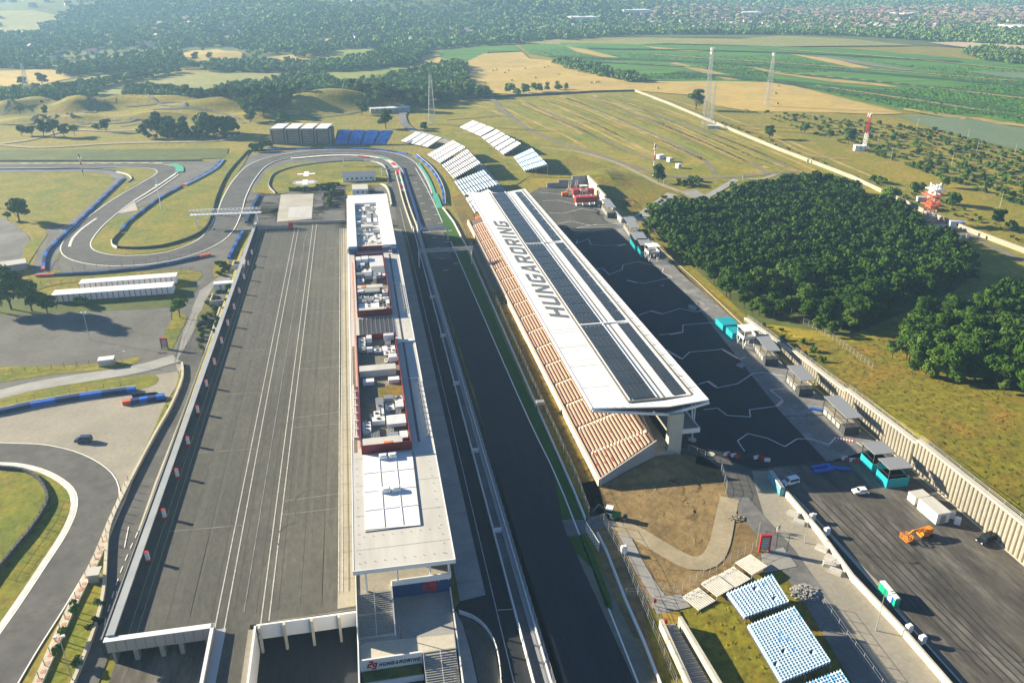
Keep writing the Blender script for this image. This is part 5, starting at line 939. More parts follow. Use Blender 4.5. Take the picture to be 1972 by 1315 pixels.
# ------------------------------------------------------------------ simple buildings
def hut(name, label, cat, px, sz, rz=0, m='roof_white', roof='metal_white', win=2, gable=False, wm='glass_dark', group=None, z=None, door=True):
    p = G(*px) if z is None else GZ(px[0], px[1], z); t = thing(name, label, cat, p, rz, group); w, d_, h = sz
    MB().cbox((0, 0, -.3), (w, d_, h+.3)).build('wall', m, t, local=True)
    if gable: MB().add([(-w/2-.3, -d_/2-.4, h), (w/2+.3, -d_/2-.4, h), (w/2+.3, d_/2+.4, h), (-w/2-.3, d_/2+.4, h), (-w/2-.3, 0, h+d_*.22), (w/2+.3, 0, h+d_*.22)], [(0, 1, 5, 4), (2, 3, 4, 5), (0, 4, 3), (1, 2, 5), (0, 3, 2, 1)]).build('roof', roof, t, local=True)
    else: MB().cbox((0, 0, h), (w+.2, d_+.2, .15)).build('roof', roof, t, local=True)
    for i in range(win): MB().cbox((-w/2+w*(i+1)/(win+1), -d_/2-.02, h*.45), (min(1.2, w*.12), .06, h*.28)).build('window', wm, t, local=True)
    if door: MB().cbox((w*.42, -d_/2-.02, 0), (min(.9, w*.15), .08, h*.75)).build('door', 'metal_grey', t, local=True)
    return t
hut('medical_centre', 'white single storey medical building with grey gabled roof by the helipads', 'building', (692, 347), (20, 9, 3.6), 0, 'roof_white', 'metal_grey', 6, True)
hut('cabin', 'long white cabin with a grey front between the medical building and the pit roof', 'cabin', (694, 372), (9, 12, 3.6), 0, 'roof_white', 'roof_cream', 2)
hut('pavilion', 'long low white building beside the circuit entrance road', 'building', (751, 216), (36, 9, 4), .05, 'metal_grey', 'roof_white', 5)
hut('site_cabin', 'white container cabin on top of the concrete stairwell by the paddock parapet', 'cabin', (432, 556), (7.5, 3, 2.8), .05, z=-2)
for px, lb in (((1272, 306), 'white service cabin beside the red and white mast'), ((1289, 312), 'small white cabinet by the mast cabin'), ((1306, 324), 'grey cabinet beyond the lone tree')):
    hut('cabinet', lb, 'cabinet', px, (5 if px[0] < 1280 else 2.6, 3, 2.8), .3, 'roof_white', 'metal_white', 1)
hut('mast_cabin', 'grey cabin at the foot of the tall lattice mast', 'cabin', (1374, 249), (9, 4, 3), -.5, 'galvanised', 'metal_white', 1); hut('mast_cabin', 'white cabin at the foot of the small red and white mast', 'cabin', (1655, 291), (8, 5, 4), -.3, 'roof_white', 'metal_white', 1)
hut('mast_cabin', 'white cabin with orange edges by the big red lattice tower', 'cabin', (1805, 441), (6.5, 3.5, 2.8), -.35, 'roof_white', 'orange_red', 2); hut('mast_cabin', 'plain white cabin against the boundary wall', 'cabin', (1840, 437), (7, 4, 3.2), -.35, 'roof_white', 'roof_white', 1)
hut('mast_cabin', 'white hut half hidden by the tree at the boundary wall', 'cabin', (1713, 396), (7, 4, 3), -.35, 'roof_white', 'roof_white', 0); hut('mast_cabin', 'low white box behind the big red lattice tower', 'cabin', (1774, 388), (5, 3, 2.6), -.35, 'roof_cream', 'roof_cream', 0)
for i, px in enumerate([(1432, 347), (1555, 315), (1280, 357), (1848, 463), (1862, 462), (1883, 460)]):
    MBt = thing('notice_board', ['white notice board at the top of the paved ramp', 'white board against the long boundary wall', 'white board near the lone tree', 'first white frame board in the meadow', 'second white frame board in the meadow', 'wide wire frame board in the meadow'][i], 'sign', tuple(G(*px))); MB().cbox((0, 0, .8), (1.6, .12, 2.2)).build('panel', 'metal_white', MBt, local=True); MB().cbox((-.7, 0, 0), (.1, .1, 1)).cbox((.7, 0, 0), (.1, .1, 1)).build('legs', 'metal_grey', MBt, local=True)
hut('box_office', 'small pale container at the left edge above the trees', 'cabin', (18, 520), (14, 7, 3), .35, 'concrete_grey', 'roof_cream', 0); hut('bus_shelter', 'white roofed shelter beside the car park fence', 'shelter', (207, 702), (5, 3, 2.4), .1, 'galvanised', 'metal_white', 0)
# stairwells by the parapet
for i, (px, sz, lb) in enumerate([((424, 582), (6.5, 9, 2.6), 'open concrete stairwell below the white container cabin'), ((461, 513), (5, 7, 2), 'open concrete stairwell beside the paddock corner')]):
    p = G(*px); t = thing('stairwell', lb, 'stairwell', p); w, d_, h = sz
    for a in ((-w/2, -w/2+.4, -d_/2, d_/2), (w/2-.4, w/2, -d_/2, d_/2), (-w/2+.4, w/2-.4, -d_/2, -d_/2+.4)): MB().box(*a, 0, h).build('wall', 'concrete_wall', t, local=True)
    for k in range(10): MB().box(-w/2+.4, w/2-.4, -d_/2+.5+k*(d_-.6)/10, -d_/2+.5+(k+1)*(d_-.6)/10, 0, .3+k*h*.06).build('step', 'paving', t, local=True)
ORD = 'leftmost second third fourth fifth sixth seventh eighth ninth tenth eleventh twelfth thirteenth fourteenth fifteenth sixteenth seventeenth eighteenth nineteenth twentieth twentyfirst twentysecond'.split()
# storage cabins in two rows
def cabin_row(pa, pb, n, h, row, group, depth):
    A, B = G(*pa), G(*pb); e = (B-A)/n; rz = math.atan2(e.y, e.x); w = e.length; f = None
    for i in range(n):
        p = A+e*(i+.5); p.z = Hgt(p.x, p.y); lb = 'white storage cabin with red posts, %s from the left in the %s row' % (ORD[i], row)
        if f is None:
            f = thing('storage_cabin', lb, 'cabin', p, rz, group); MB().cbox((0, 0, 0), (w-.12, depth, h)).build('body', 'roof_white', f, local=True); MB().cbox((-w/2+.1, -depth/2-.03, 0), (.22, .1, h)).build('corner_post', 'red_paint', f, local=True)
            MB().cbox((0, 0, h), (w-.02, depth+.3, .14)).build('roof', 'metal_white', f, local=True); MB().cbox((.2, -depth/2-.02, .2), (w*.5, .06, h*.75)).build('door', 'metal_white', f, local=True); MB().cbox((0, -depth/2-.04, 0), (w-.3, .06, .18)).build('sill', 'red_paint', f, local=True)
        else: copy_tree(f, p, rz, lb)
cabin_row((105, 578), (336, 561), 22, 3.1, 'front', 'front row of white storage cabins', 6); cabin_row((157, 556), (343, 542), 18, 3.1, 'back', 'back row of white storage cabins', 5)
# helipads
for k, (px, lb) in enumerate([((590, 336), 'upper round helipad marked with a white cross'), ((587.5, 352), 'lower round helipad marked with a white cross')]):
    p = G(*px); t = thing('helipad', lb, 'helipad', p); MB().tube((0, 0, 0), (0, 0, .25), 8.2, 32).build('rim', 'white_paint', t, local=True); MB().tube((0, 0, .25), (0, 0, .3), 7.6, 32).build('pad', 'concrete_grey', t, local=True); MB().box(-5.5, 5.5, -1.6, 1.6, .3, .36).box(-1.6, 1.6, 1.6, 6.5, .3, .36).box(-1.6, 1.6, -6.5, -1.6, .3, .36).build('cross', 'white_paint', t, local=True)

# ------------------------------------------------------------------ masts, pylons, poles, gantries
def lattice(name, label, px, h, w0, w1, m=('galvanised',), n=12, cat='mast', heads=0, plat=(), bar=.22):
    p = G(*px); t = thing(name, label, cat, p); mbs = [MB() for _ in m]
    for i in range(n):
        a, b = i/n, (i+1)/n; wa, wb = w0+(w1-w0)*a, w0+(w1-w0)*b; mb = mbs[i*len(m)//n if len(m) > 1 and len(m) < 4 else i % len(m)]; za, zb = h*a, h*b
        cs = [(-1, -1), (1, -1), (1, 1), (-1, 1)]
        for k in range(4):
            c0, c1 = cs[k], cs[(k+1) % 4]; mb.beam((c0[0]*wa/2, c0[1]*wa/2, za), (c0[0]*wb/2, c0[1]*wb/2, zb), bar)
            mb.beam((c0[0]*wa/2, c0[1]*wa/2, za), (c1[0]*wb/2, c1[1]*wb/2, zb), bar*.7); mb.beam((c0[0]*wb/2, c0[1]*wb/2, zb), (c1[0]*wb/2, c1[1]*wb/2, zb), bar*.7)
    for k, mb in enumerate(mbs):
        if mb.f: mb.build('lattice', m[k], t, local=True)
    for z, w, mm in plat:
        MB().cbox((0, 0, z), (w, w, .3)).build('platform', mm, t, local=True)
        mb = MB()
        for k in range(8): an = k*math.pi/4; mb.beam((0, 0, z), (w*.6*math.cos(an), w*.6*math.sin(an), z-w*.3), .18)
        mb.build('bracket', mm, t, local=True)
    for k in range(heads): an = k*2.1; MB().cbox((w1*.9*math.cos(an), w1*.9*math.sin(an), h-1.5-(k//3)*3), (.5, .5, 2.4)).build('antenna', 'metal_white', t, local=True)
    return t
lattice('lattice_mast', 'tallest grey lattice mast beyond the boundary wall', (1357, 246), 62, 4.2, 1.6, heads=6, n=16)
lattice('lattice_mast', 'slim lattice mast right beside the tallest one', (1369, 240), 34, 2.2, 1.4, n=10)
lattice('lattice_mast', 'grey lattice mast in the hay field', (1477, 206), 48, 6, 1.4, n=12, heads=3)
lattice('lattice_mast', 'small red and white lattice mast by the white cabin', (1663, 292), 26, 2.2, 1.4, ('metal_white', 'red_paint'), n=10, heads=4)
lattice('lattice_tower', 'big red and white lattice tower with two platforms at the boundary wall', (1787, 430), 20, 5, 3, ('galvanised', 'orange_red', 'metal_white'), n=9, heads=9, plat=((10, 8, 'orange_red'), (15, 9, 'orange_red'), (18, 7, 'metal_white')), bar=.35)
lattice('power_pylon', 'tall power pylon behind the circuit entrance', (832, 240), 40, 6, 1.5, n=12); lattice('power_pylon', 'power pylon in the trees at the far left', (57, 190), 34, 6, 1.5, n=10)
def pole(name, label, px, h, r_=.12, m='galvanised', head=None, cat='lamp post', lean=0, bands=False):
    p = G(*px); t = thing(name, label, cat, p)
    if bands:
        for k in range(6): MB().tube((0, 0, h*k/6), (0, 0, h*(k+1)/6), r_, 8).build('pole', 'metal_white' if k % 2 == 0 else 'red_paint', t, local=True)
    else: MB().tube((0, 0, 0), (0, 0, h), r_, 7, r_*.6).build('pole', m, t, local=True)
    MB().cbox((0, 0, 0), (r_*5, r_*5, .15)).build('base', 'concrete_grey', t, local=True)
    if head == 'lamp': MB().beam((0, 0, h), (1.2, 0, h+.15), .12).build('arm', m, t, local=True); MB().cbox((1.3, 0, h), (.8, .35, .15)).build('lamp_head', 'metal_white', t, local=True)
    if head == 'twin':
        for s in (-1, 1): MB().cbox((s*.7, 0, h-.1), (.6, .5, .4)).build('lamp_head', 'metal_white', t, local=True)
    if head == 'array':
        for s in range(3): MB().cbox((-.5+s*.5, 0, h-1.2-s*.2), (.35, .35, 2.2)).build('antenna', 'metal_white', t, local=True)
        MB().cbox((0, 0, h-2.5), (2, 2, .2)).build('platform', 'metal_white', t, local=True)
    return t
pole('comms_mast', 'red and white striped mast on the grass in the upper left infield', (161, 340), 14, .35, head='array', cat='mast', bands=True); pole('comms_mast', 'slim white mast with antennas inside the second hairpin', (311, 404), 16, .3, 'metal_white', 'array', 'mast'); pole('comms_mast', 'red and white striped mast beside the lone roadside tree', (1258, 340), 20, .35, head='array', cat='mast', bands=True)
for px, h, lb in [((173, 655), 11, 'lamp post on the car park with twin lamps'), ((142, 1316), 12, 'lamp post at the bottom left beside the hedge'), ((1549, 1046), 8, 'lamp post beside the stacked paving bags'), ((1686, 1215), 9, 'lamp post on the concrete strip by the yard wall'), ((236, 702), 5, 'short lamp post above the car park hedge'), ((1490, 610), 7, 'dark pole at the edge of the wood'), ((1252, 484), 9, 'dark pole behind the upper white tower')]:
    pole('lamp_post', lb, px, h, .11, head='twin' if h > 10 else 'lamp')
for i, px in enumerate([(1765, 250), (1862, 272), (1880, 295), (1715, 310), (1690, 280), (1832, 318), (1953, 300), (1925, 400)]): pole('utility_pole', 'bare wooden utility pole among the shrub rows', px, 9, .14, 'concrete_wall', cat='utility pole')['group'] = 'utility poles among the shrub rows'
def truss_bridge(label, a, b, z, w, m, legs, name='footbridge', cat='footbridge', n=12, h=2.2):
    A, B = GZ(a[0], a[1], z), GZ(b[0], b[1], z); t = thing(name, label, cat, (A.x, A.y, 0)); e = (B-A).normalized(); s = Vector((-e.y, e.x, 0))*w/2; up = Vector((0, 0, h)); mb = MB()
    for o in (s, -s, s+up, -s+up): mb.beam(A+o, B+o, .22)
    mb.build('chord', m, t); mb = MB()
    for i in range(n):
        p, q = A.lerp(B, i/n), A.lerp(B, (i+1)/n); mb.beam(p+s, q+s+up, .12); mb.beam(p-s, q-s+up, .12); mb.beam(p+s+up, p-s+up, .12); mb.beam(p-s, p-s+up, .12); mb.beam(p+s, p+s+up, .12)
    mb.build('bracing', m, t); MB().add([A+s, B+s, B-s, A-s], [(0, 1, 2, 3)]).build('deck', m, t)
    for k in legs:
        p = A.lerp(B, k)
        for o in (s, -s): g = Hgt(p.x, p.y); MB().beam((p.x+o.x, p.y+o.y, g), p+o, .4).build('pylon', 'metal_white', t)
        MB().beam(p+s-Vector((0, 0, z*.5)), p-s-Vector((0, 0, z*.5)), .2).build('brace', 'metal_white', t)
    return t
truss_bridge('white tubular footbridge crossing the track left of the paddock', (366, 414), (503, 409), 7, 3, 'metal_white', (.09, .93), n=18)
truss_bridge('thin white gantry spanning the straight in front of the grandstand', (806, 486), (911, 480), 7, 1.2, 'galvanised', (0, .97), 'gantry', 'gantry', 16, 1.2); truss_bridge('start light gantry over the far end of the straight', (808, 442), (862, 440), 6, .8, 'metal_white', (0, 1), 'gantry', 'gantry', 8, .8)
for i, (a, b, z) in enumerate([((661, 306), (702, 306), 5), ((735, 327), (770, 325), 4)]): truss_bridge(['small sign gantry over the last corner', 'low gantry at the pit entry'][i], a, b, z, .6, 'galvanised', (0, 1), 'gantry', 'gantry', 6, .6)
# gate with red frame and information board
for px, lb, h in [((1471, 1062), 'red framed grey information board beside the soil patch', 4.6), ((318, 672), 'red framed grey board beside the sloping road on the left', 4.2)]:
    p = G(*px); t = thing('entrance_sign', lb, 'sign', p, -.15); MB().cbox((-1.1, 0, 0), (.3, .4, h)).cbox((1.1, 0, 0), (.3, .4, h)).build('post', 'red_paint', t, local=True); MB().cbox((0, 0, h-.35), (2.5, .6, .5)).build('header', 'red_paint', t, local=True); MB().cbox((0, 0, .6), (1.8, .2, h-1.1)).build('board', 'metal_grey', t, local=True)
    for k in range(4): MB().cbox((0, -.12, 1.2+k*.65), (1.7, .06, .06)).build('board_line', 'metal_white', t, local=True)

fence('catch fence along the long bright blue barrier', [(0, 790), (60, 778), (140, 764), (210, 754), (262, 748)], 3, 5, 'metal_dark'); fence('catch fence behind the dark barrier with orange ends', [(70, 528), (200, 520), (300, 508), (405, 487)], 3, 5, 'metal_dark'); fence('catch fence behind the long blue diagonal barrier', [(80, 522), (84, 492), (100, 472), (150, 426), (236, 344)], 3, 5, 'galvanised')
fence('catch fence above the blue barrier of the last corner', [(478, 288), (560, 284), (640, 282), (740, 284), (800, 294), (838, 325), (860, 355)], 3.4, 6, 'metal_grey'); fence('black fence along the near infield rail', [(0, 1110), (40, 1055), (80, 1000), (98, 960)], 2.6, 3, 'metal_dark')
# tyre marks and scuffs
q = random.Random(5); mat('tyre_mark', (.034, .032, .029), (.055, .052, .046), .6, .9); mat('dust', (.24, .225, .19), (.17, .16, .14), .4, .95); mat('pale_wear', (.098, .096, .083), (.075, .074, .064), .5, .95)
def mark(pts, w, m, layer): ribbon('tyre_mark', dense([GZ(*p, 0).xy for p in pts], step=1.5), w, m, layer, z=0.)
for k in range(7): mark([(1560+k*22, 960+k*5), (1640+k*26, 1040+k*9), (1760+k*26, 1160+k*10), (1900+k*30, 1300+k*12)], .3, 'tyre_mark', 6)
for k in range(0):
    x, y = q.uniform(1500, 1930), q.uniform(900, 1160)
    if y > 900+(x-1500)*.9 or y < 880+(x-1650)*.5: 
        if not (1500 < x < 1900 and y < 1180): continue
    p = GZ(x, y, 0); r_ = q.uniform(.4, 1.6); sheet('dust_patch', [(p.x+r_*math.cos(a)*q.uniform(.5, 1.3), p.y+r_*math.sin(a)*q.uniform(.5, 1.6)) for a in [i*.7 for i in range(9)]], 'dust', 8, px=False, zfix=0.) if p.x < 137 else None
for k in range(12):
    p = Vector((q.uniform(119, 134), q.uniform(165, 330))); r_ = q.uniform(.5, 2.2); sheet('dust_patch', [(p.x+r_*math.cos(a)*q.uniform(.5, 1.2), p.y+r_*math.sin(a)*q.uniform(.6, 2)) for a in [i*.7 for i in range(9)]], 'apron_dusty' if 'apron_dusty' in MATS else (mat('apron_dusty', (.2, .2, .195), (.27, .27, .26), .5, .95), 'apron_dusty')[1], 6, px=False, zfix=0.)
for x in (-19.8, -17.5, -40.5, -44, -22, -14): ribbon('worn_streak', dense([(x, 136), (x+.6+q.uniform(-.6, .6), 250), (x+1.2, 400)], step=20), q.uniform(.5, 1.3), 'pale_wear', 1, z=0.)
for x, y, r_ in ((-21, 158, 4), (-17, 170, 5), (-24, 205, 5)): ribbon('tyre_mark', dense([(x+r_*math.cos(a), y+r_*math.sin(a)*1.3) for a in [i*.5 for i in range(9)]], step=1), .25, 'pale_wear', 2, z=0.)
# ------------------------------------------------------------------ concourse and yard
def frame_at(nl, fl, name, label, cat, group=None):
    P_, Q_ = GZ(nl[0], nl[1], 0), GZ(fl[0], fl[1], 0); L_ = (Q_-P_).length; rz = math.atan2((Q_-P_).y, (Q_-P_).x)-math.pi/2
    return thing(name, label, cat, (P_.x, P_.y, .18), rz, group), L_
def kiosk(label, nl, fl, w, m, h0=2.6, h=5.6, name='kiosk'):
    t, L_ = frame_at(nl, fl, name, label, 'kiosk'); b = lambda: MB()
    b().box(0, w, 0, L_ if m == 'teal' else 2.4, 0, h0).build('container', m, t, local=True); 
    for k in range(int((L_ if m == 'teal' else 2.4)/.8)): b().box(-.05, 0, .1+k*.8, .16+k*.8, .1, h0-.1).build('rib', 'metal_dark' if m != 'teal' else 'teal', t, local=True)
    b().box(.1, w-.1, 2.4 if m != 'teal' else .1, L_-.1, h0-.25, h0).build('deck', 'concrete_dusty', t, local=True); b().box(-.25, w+.25, -.2, L_+.2, h, h+.16).build('roof', 'metal_grey', t, local=True)
    n = max(2, int(L_/5)+1)
    for i in range(n):
        for x in (0, w-.18): y = (L_-.18)*i/(n-1); b().box(x, x+.18, y, y+.18, 0 if m != 'teal' else h0, h).build('post', 'metal_dark', t, local=True)
    b().beam((0.1, 0, h0+1), (.1, L_, h0+1), .1).beam((w-.1, 0, h0+1), (w-.1, L_, h0+1), .1).beam((.1, .1, h0+1), (w-.1, .1, h0+1), .1).build('rail', 'metal_dark', t, local=True)
    if m != 'teal':
        for k in range(max(2, int(L_/3))): y = 2.8+k*(L_-3.2)/max(2, int(L_/3)); b().box(-.04, .06, y, y+(L_-3.2)/max(2, int(L_/3))-.4, .5, 2.1).build('shutter', 'galvanised', t, local=True)
        b().box(0, .1, 2.4, L_, 0, .4).build('plinth', 'metal_dark', t, local=True)
    return t
mat('dark_shed', (.04, .045, .05), (.06, .065, .07), .5)
kiosk('dark framed kiosk just beyond the white viewing tower', (1473, 706), (1451, 674), 4.2, 'dark_shed'); kiosk('second dark framed kiosk along the retaining wall', (1538, 765), (1512, 736), 4.4, 'dark_shed'); kiosk('longest dark framed kiosk with a bench beside it', (1625, 840), (1582, 797), 4.4, 'dark_shed')
kiosk('first teal kiosk with an open framed upper deck', (1677, 911), (1655, 889), 5.4, 'teal'); kiosk('second teal kiosk nearest the yard with an open framed deck', (1706, 941), (1685, 920), 6, 'teal')
kiosk('small dark framed kiosk at the foot of the paved ramp', (1214, 461), (1200, 440), 4, 'dark_shed'); kiosk('upper teal kiosk under a dark frame by the wood', (1222, 485), (1213, 470), 5.6, 'teal'); kiosk('narrow teal kiosk behind the upper white tower', (1233, 496), (1226, 483), 5, 'teal'); kiosk('dark framed kiosk beside the red stands', (1170, 421), (1158, 404), 4, 'dark_shed')
def white_tower(label, nl, w, d_):
    t, L_ = frame_at(nl, (nl[0]-10, nl[1]-12), 'viewing_tower', label, 'tower'); h = 3.6
    t.rotation_euler = (0, 0, 0); b = lambda: MB()
    b().box(0, w, 0, d_, h, h+.3).build('deck', 'concrete_dusty', t, local=True); b().box(-.2, w+.2, -.2, d_+.2, h+3.4, h+3.55).build('roof', 'roof_white', t, local=True)
    for x in (0, w-.15):
        for y in (0, d_-.15): b().box(x, x+.15, y, y+.15, h, h+3.4).build('post', 'metal_white', t, local=True)
    for a in ((0, w, 0, .08), (0, w, d_-.08, d_), (0, .08, 0, d_), (w-.08, w, 0, d_)): b().box(*a, h+.3, h+1.3).build('rail_panel', 'metal_white', t, local=True)
    for x in (.6, w-.6):
        for y in (.5, d_-.5):
            b().beam((x, y, 0), (x-.7, y, h), .25).beam((x, y, 0), (x+.7, y, h), .25).build('vee_leg', 'metal_white', t, local=True)
white_tower('white viewing tower on slanted legs beside the teal containers', (1430, 675), 5.2, 5.5); white_tower('upper white viewing tower on slanted legs by the wood', (1248, 506), 5.2, 5.5); white_tower('small white viewing tower between the two red stands', (1118, 383), 4, 3)
def crate(name, label, nl, fl, w, h, m, cat='container', door='metal_grey', lid=None):
    t, L_ = frame_at(nl, fl, name, label, cat); t.location.z = .2
    MB().box(0, w, 0, L_, 0, h).build('body', m, t, local=True); MB().box(-.08, w+.08, -.08, L_+.08, h, h+.1).build('roof', lid or m, t, local=True); MB().box(w*.3, w*.7, -.06, 0, .2, h*.8).build('door', door, t, local=True)
    for k in range(int(L_/1.1)): MB().box(-.04, 0, .2+k*1.1, .3+k*1.1, .1, h-.1).build('rib', m, t, local=True)
    return t
crate('teal_container', 'larger teal container beside the white viewing tower', (1391, 641), (1377, 627), 5.8, 2.8, 'teal', door='teal'); crate('teal_container', 'smaller teal container tucked under the white viewing tower', (1409, 657), (1397, 645), 3.6, 2.8, 'teal', door='teal')
crate('white_container', 'long white container standing in the yard', (1801, 1011), (1765, 980), 3.6, 2.9, 'roof_white', lid='roof_cream'); crate('white_container', 'small cream container behind the long white one', (1760, 974), (1746, 962), 4, 2.2, 'roof_cream')
crate('container', 'black box container below the red stands', (1147, 401), (1145, 396), 3.6, 2.6, 'black')
for px, lb in (((1108, 381), 'far red seating stand below the stepped wall'), ((1113, 396), 'near red seating stand below the stepped wall')):
    p = GZ(px[0], px[1], 0); t = thing('red_stand', lb, 'stand', p); MB().cbox((4.5, 0, 2), (12.5, 3.4, 3.0)).build('body', 'red_paint', t, local=True)
    for k in range(5): MB().cbox((4.5, -1.75, 2.3+k*.5), (11.5, .08, .12)).build('rail', 'orange_red', t, local=True)
    for x in (-1, 3, 7, 10): MB().cbox((x, 0, 0), (.4, 2.6, 2)).build('leg', 'metal_white', t, local=True)
# porta toilets: one of each colour, each on its own
def toilet(m):
    t = thing('portable_toilet', 'x', 'toilet', (0, 0, 0)); MB().cbox((0, 0, 0), (1.15, 1.15, 2.2)).build('cabin', m, t, local=True); MB().add([(-.62, -.62, 2.2), (.62, -.62, 2.2), (.62, .62, 2.2), (-.62, .62, 2.2), (-.45, -.45, 2.4), (.45, -.45, 2.4), (.45, .45, 2.4), (-.45, .45, 2.4)], [(0, 1, 5, 4), (1, 2, 6, 5), (2, 3, 7, 6), (3, 0, 4, 7), (4, 5, 6, 7)]).build('roof', 'metal_white' if m != 'teal_pale' else 'galvanised', t, local=True); MB().cbox((0, -.6, .1), (.8, .06, 1.95)).build('door', m, t, local=True); return t
mat('toilet_green', (.01, .34, .2), rough=.5); mat('teal_pale', (.1, .34, .4), rough=.5); mat('toilet_blue', (.02, .14, .5), rough=.5)
def row(ms, a, b, lab, group):
    A, B = GZ(*a, 0), GZ(*b, 0); n = len(ms); pr_ = {}
    for i, m in enumerate(ms):
        p = A.lerp(B, i/(n-1)); p.z = .3; lb = lab(i, m)
        if m not in pr_: pr_[m] = o = toilet(m)
        else: o = copy_tree(pr_[m])
        o.location = p; o.rotation_euler = (0, 0, math.atan2(B.y-A.y, B.x-A.x)-math.pi/2); o['label'] = lb; o['group'] = group
row(['toilet_green', 'toilet_blue', 'metal_white', 'toilet_blue', 'toilet_green', 'toilet_green', 'toilet_green', 'toilet_green'], (1722, 1168), (1698, 1139), lambda i, m: '%s portable toilet, %s from the near end of the row in the yard' % ({'toilet_green': 'green', 'toilet_blue': 'blue', 'metal_white': 'white'}[m], nth[i].replace('nearest', 'first')), 'coloured portable toilets in the yard')
row(['teal_pale']*7, (1503, 953), (1484, 924), lambda i, m: 'pale teal portable toilet by the yard corner, %s from the near end' % nth[i].replace('nearest', 'first'), 'pale teal toilets at the corner of the yard')
# vehicles
def vehicle(name, label, cat, px, rz, L_, W_, H_, m, kind, z=None):
    p = G(*px) if z is None else GZ(px[0], px[1], z); p.z += .32 if z is not None else .25; t = thing(name, label, cat, p, rz)
    prof = {'van': [(0, .3), (0, .85), (.16, 1.0), (.30, 1.0*H_/1.0), (.34, H_), (.97, H_), (1, H_*.8), (1, .3)], 'hatch': [(0, .3), (0, .75), (.24, .92), (.42, H_), (.82, H_), (.98, .95), (1, .8), (1, .3)], 'suv': [(0, .35), (0, .95), (.2, 1.08), (.34, H_), (.96, H_), (1, 1.0), (1, .35)]}[kind]
    if kind == 'van': prof = [(0, .3), (0, .9), (.17, 1.08), (.34, H_), (.97, H_), (1, H_*.75), (1, .3)]
    def ext(pf, w, wt):
        mb = MB(); n = len(pf); 
        for s in (-1, 1): mb.v += [((x-.5)*L_, s*(w if zz < 1.05 else wt)/2, zz) for x, zz in pf]
        mb.f += [tuple(range(n))[::1], tuple(range(2*n-1, n-1, -1))]+[(i, n+i, n+(i+1) % n, (i+1) % n) for i in range(n)]; mb.mi = [0]*len(mb.f); return mb
    o = ext(prof, W_, W_*.86).build('body', m, t, local=True)
    g0 = .36 if kind != 'hatch' else .42; MB().box((g0-.5)*L_, .44*L_, -W_/2-.01, W_/2+.01, 1.08, H_-.18).build('side_window', 'glass_dark', t, local=True)
    a = prof[2]; b = prof[3]; x0, z0, x1, z1 = (a[0]+.02-.5)*L_, a[1]+.06, (b[0]-.015-.5)*L_, b[1]-.06
    MB().add([(x0-.05, -W_*.4, z0+.03), (x0-.05, W_*.4, z0+.03), (x1-.05, W_*.38, z1+.03), (x1-.05, -W_*.38, z1+.03)], [(0, 3, 2, 1)]).build('windscreen', 'glass_dark', t, local=True)
    for x in (-.31, .3):
        for s in (-1, 1):
            w = MB().tube((x*L_, s*W_*.40, .32), (x*L_, s*W_*.505, .32), .33, 12).build('wheel', 'rubber', t, local=True); MB().tube((x*L_, s*W_*.50, .32), (x*L_, s*W_*.515, .32), .18, 8).build('rim', 'galvanised', w, local=True)
    for s in (-1, 1): MB().box(-L_/2-.03, -L_/2+.1, s*W_*.36-.18, s*W_*.36+.18, .6, .8).build('headlight', 'metal_white', t, local=True); MB().box(L_/2-.06, L_/2+.03, s*W_*.42-.08, s*W_*.42+.08, .75, 1.0).build('tail_light', 'red_paint', t, local=True)
    MB().box(-L_/2-.02, L_/2+.02, -W_/2+.02, W_/2-.02, .22, .42).build('bumper', 'metal_dark', t, local=True)
mat('car_blue', (.04, .06, .12), rough=.3); mat('car_white', (.78, .78, .77), rough=.3); mat('car_black', (.01, .011, .014), rough=.2)
vehicle('parked_van', 'dark blue estate van parked on the pale run-off at the left', 'van', (162, 851), -.1, 4.6, 1.85, 1.85, 'car_blue', 'suv'); vehicle('parked_van', 'white van parked beside the pale teal toilets', 'van', (1521, 933), .16, 4.4, 1.8, 1.85, 'car_white', 'van', 0.)
vehicle('parked_car', 'white hatchback standing alone in the yard', 'car', (1656, 951), -.12, 3.9, 1.68, 1.45, 'car_white', 'hatch', 0.); vehicle('parked_car', 'black people carrier beside the retaining wall', 'car', (1897, 1044), .25, 4.8, 1.9, 1.8, 'car_black', 'suv', 0.)
# boom lift
p = GZ(1779, 1032, .2); t = thing('boom_lift', 'orange articulated boom lift folded in the middle of the yard', 'boom lift', p, .12)
for nm, m, f in [('chassis', 'orange', lambda b: b.cbox((0, 0, .5), (3.2, 1.7, .5))), ('turntable', 'orange', lambda b: b.cbox((.3, 0, 1), (2.6, 1.5, 1.1)).cbox((1.3, .1, 1.4), (1, 1.3, .8))), ('boom', 'orange', lambda b: b.beam((-.4, .2, 2.1), (-3.4, .2, 2.3), .35).beam((-3.4, .2, 2.3), (-4.6, .2, 1.5), .3).beam((.2, -.3, 2.2), (-2.2, -.3, 1.9), .25)), ('basket', 'orange', lambda b: [b.beam((-5.9, y, z), (-4.3, y, z), .1) for y in (-1.1, 1.2) for z in (.5, 1.1, 1.6)]+[b.beam((x, -1.1, z), (x, 1.2, z), .1) for x in (-5.9, -4.3) for z in (.5, 1.1, 1.6)]+[b.cbox((-5.1, 0, .35), (1.7, 2.3, .12))]+[b.cbox((x, y, .4), (.1, .1, 1.2)) for x in (-5.9, -4.3) for y in (-1.1, 0, 1.2)])]:
    mb = MB(); f(mb); mb.build(nm, m, t, local=True)
for x in (-1.2, 1.2):
    for y in (-.95, .95): MB().tube((x, y-.2, .5), (x, y+.2, .5), .5, 12).build('wheel', 'rubber', t, local=True)
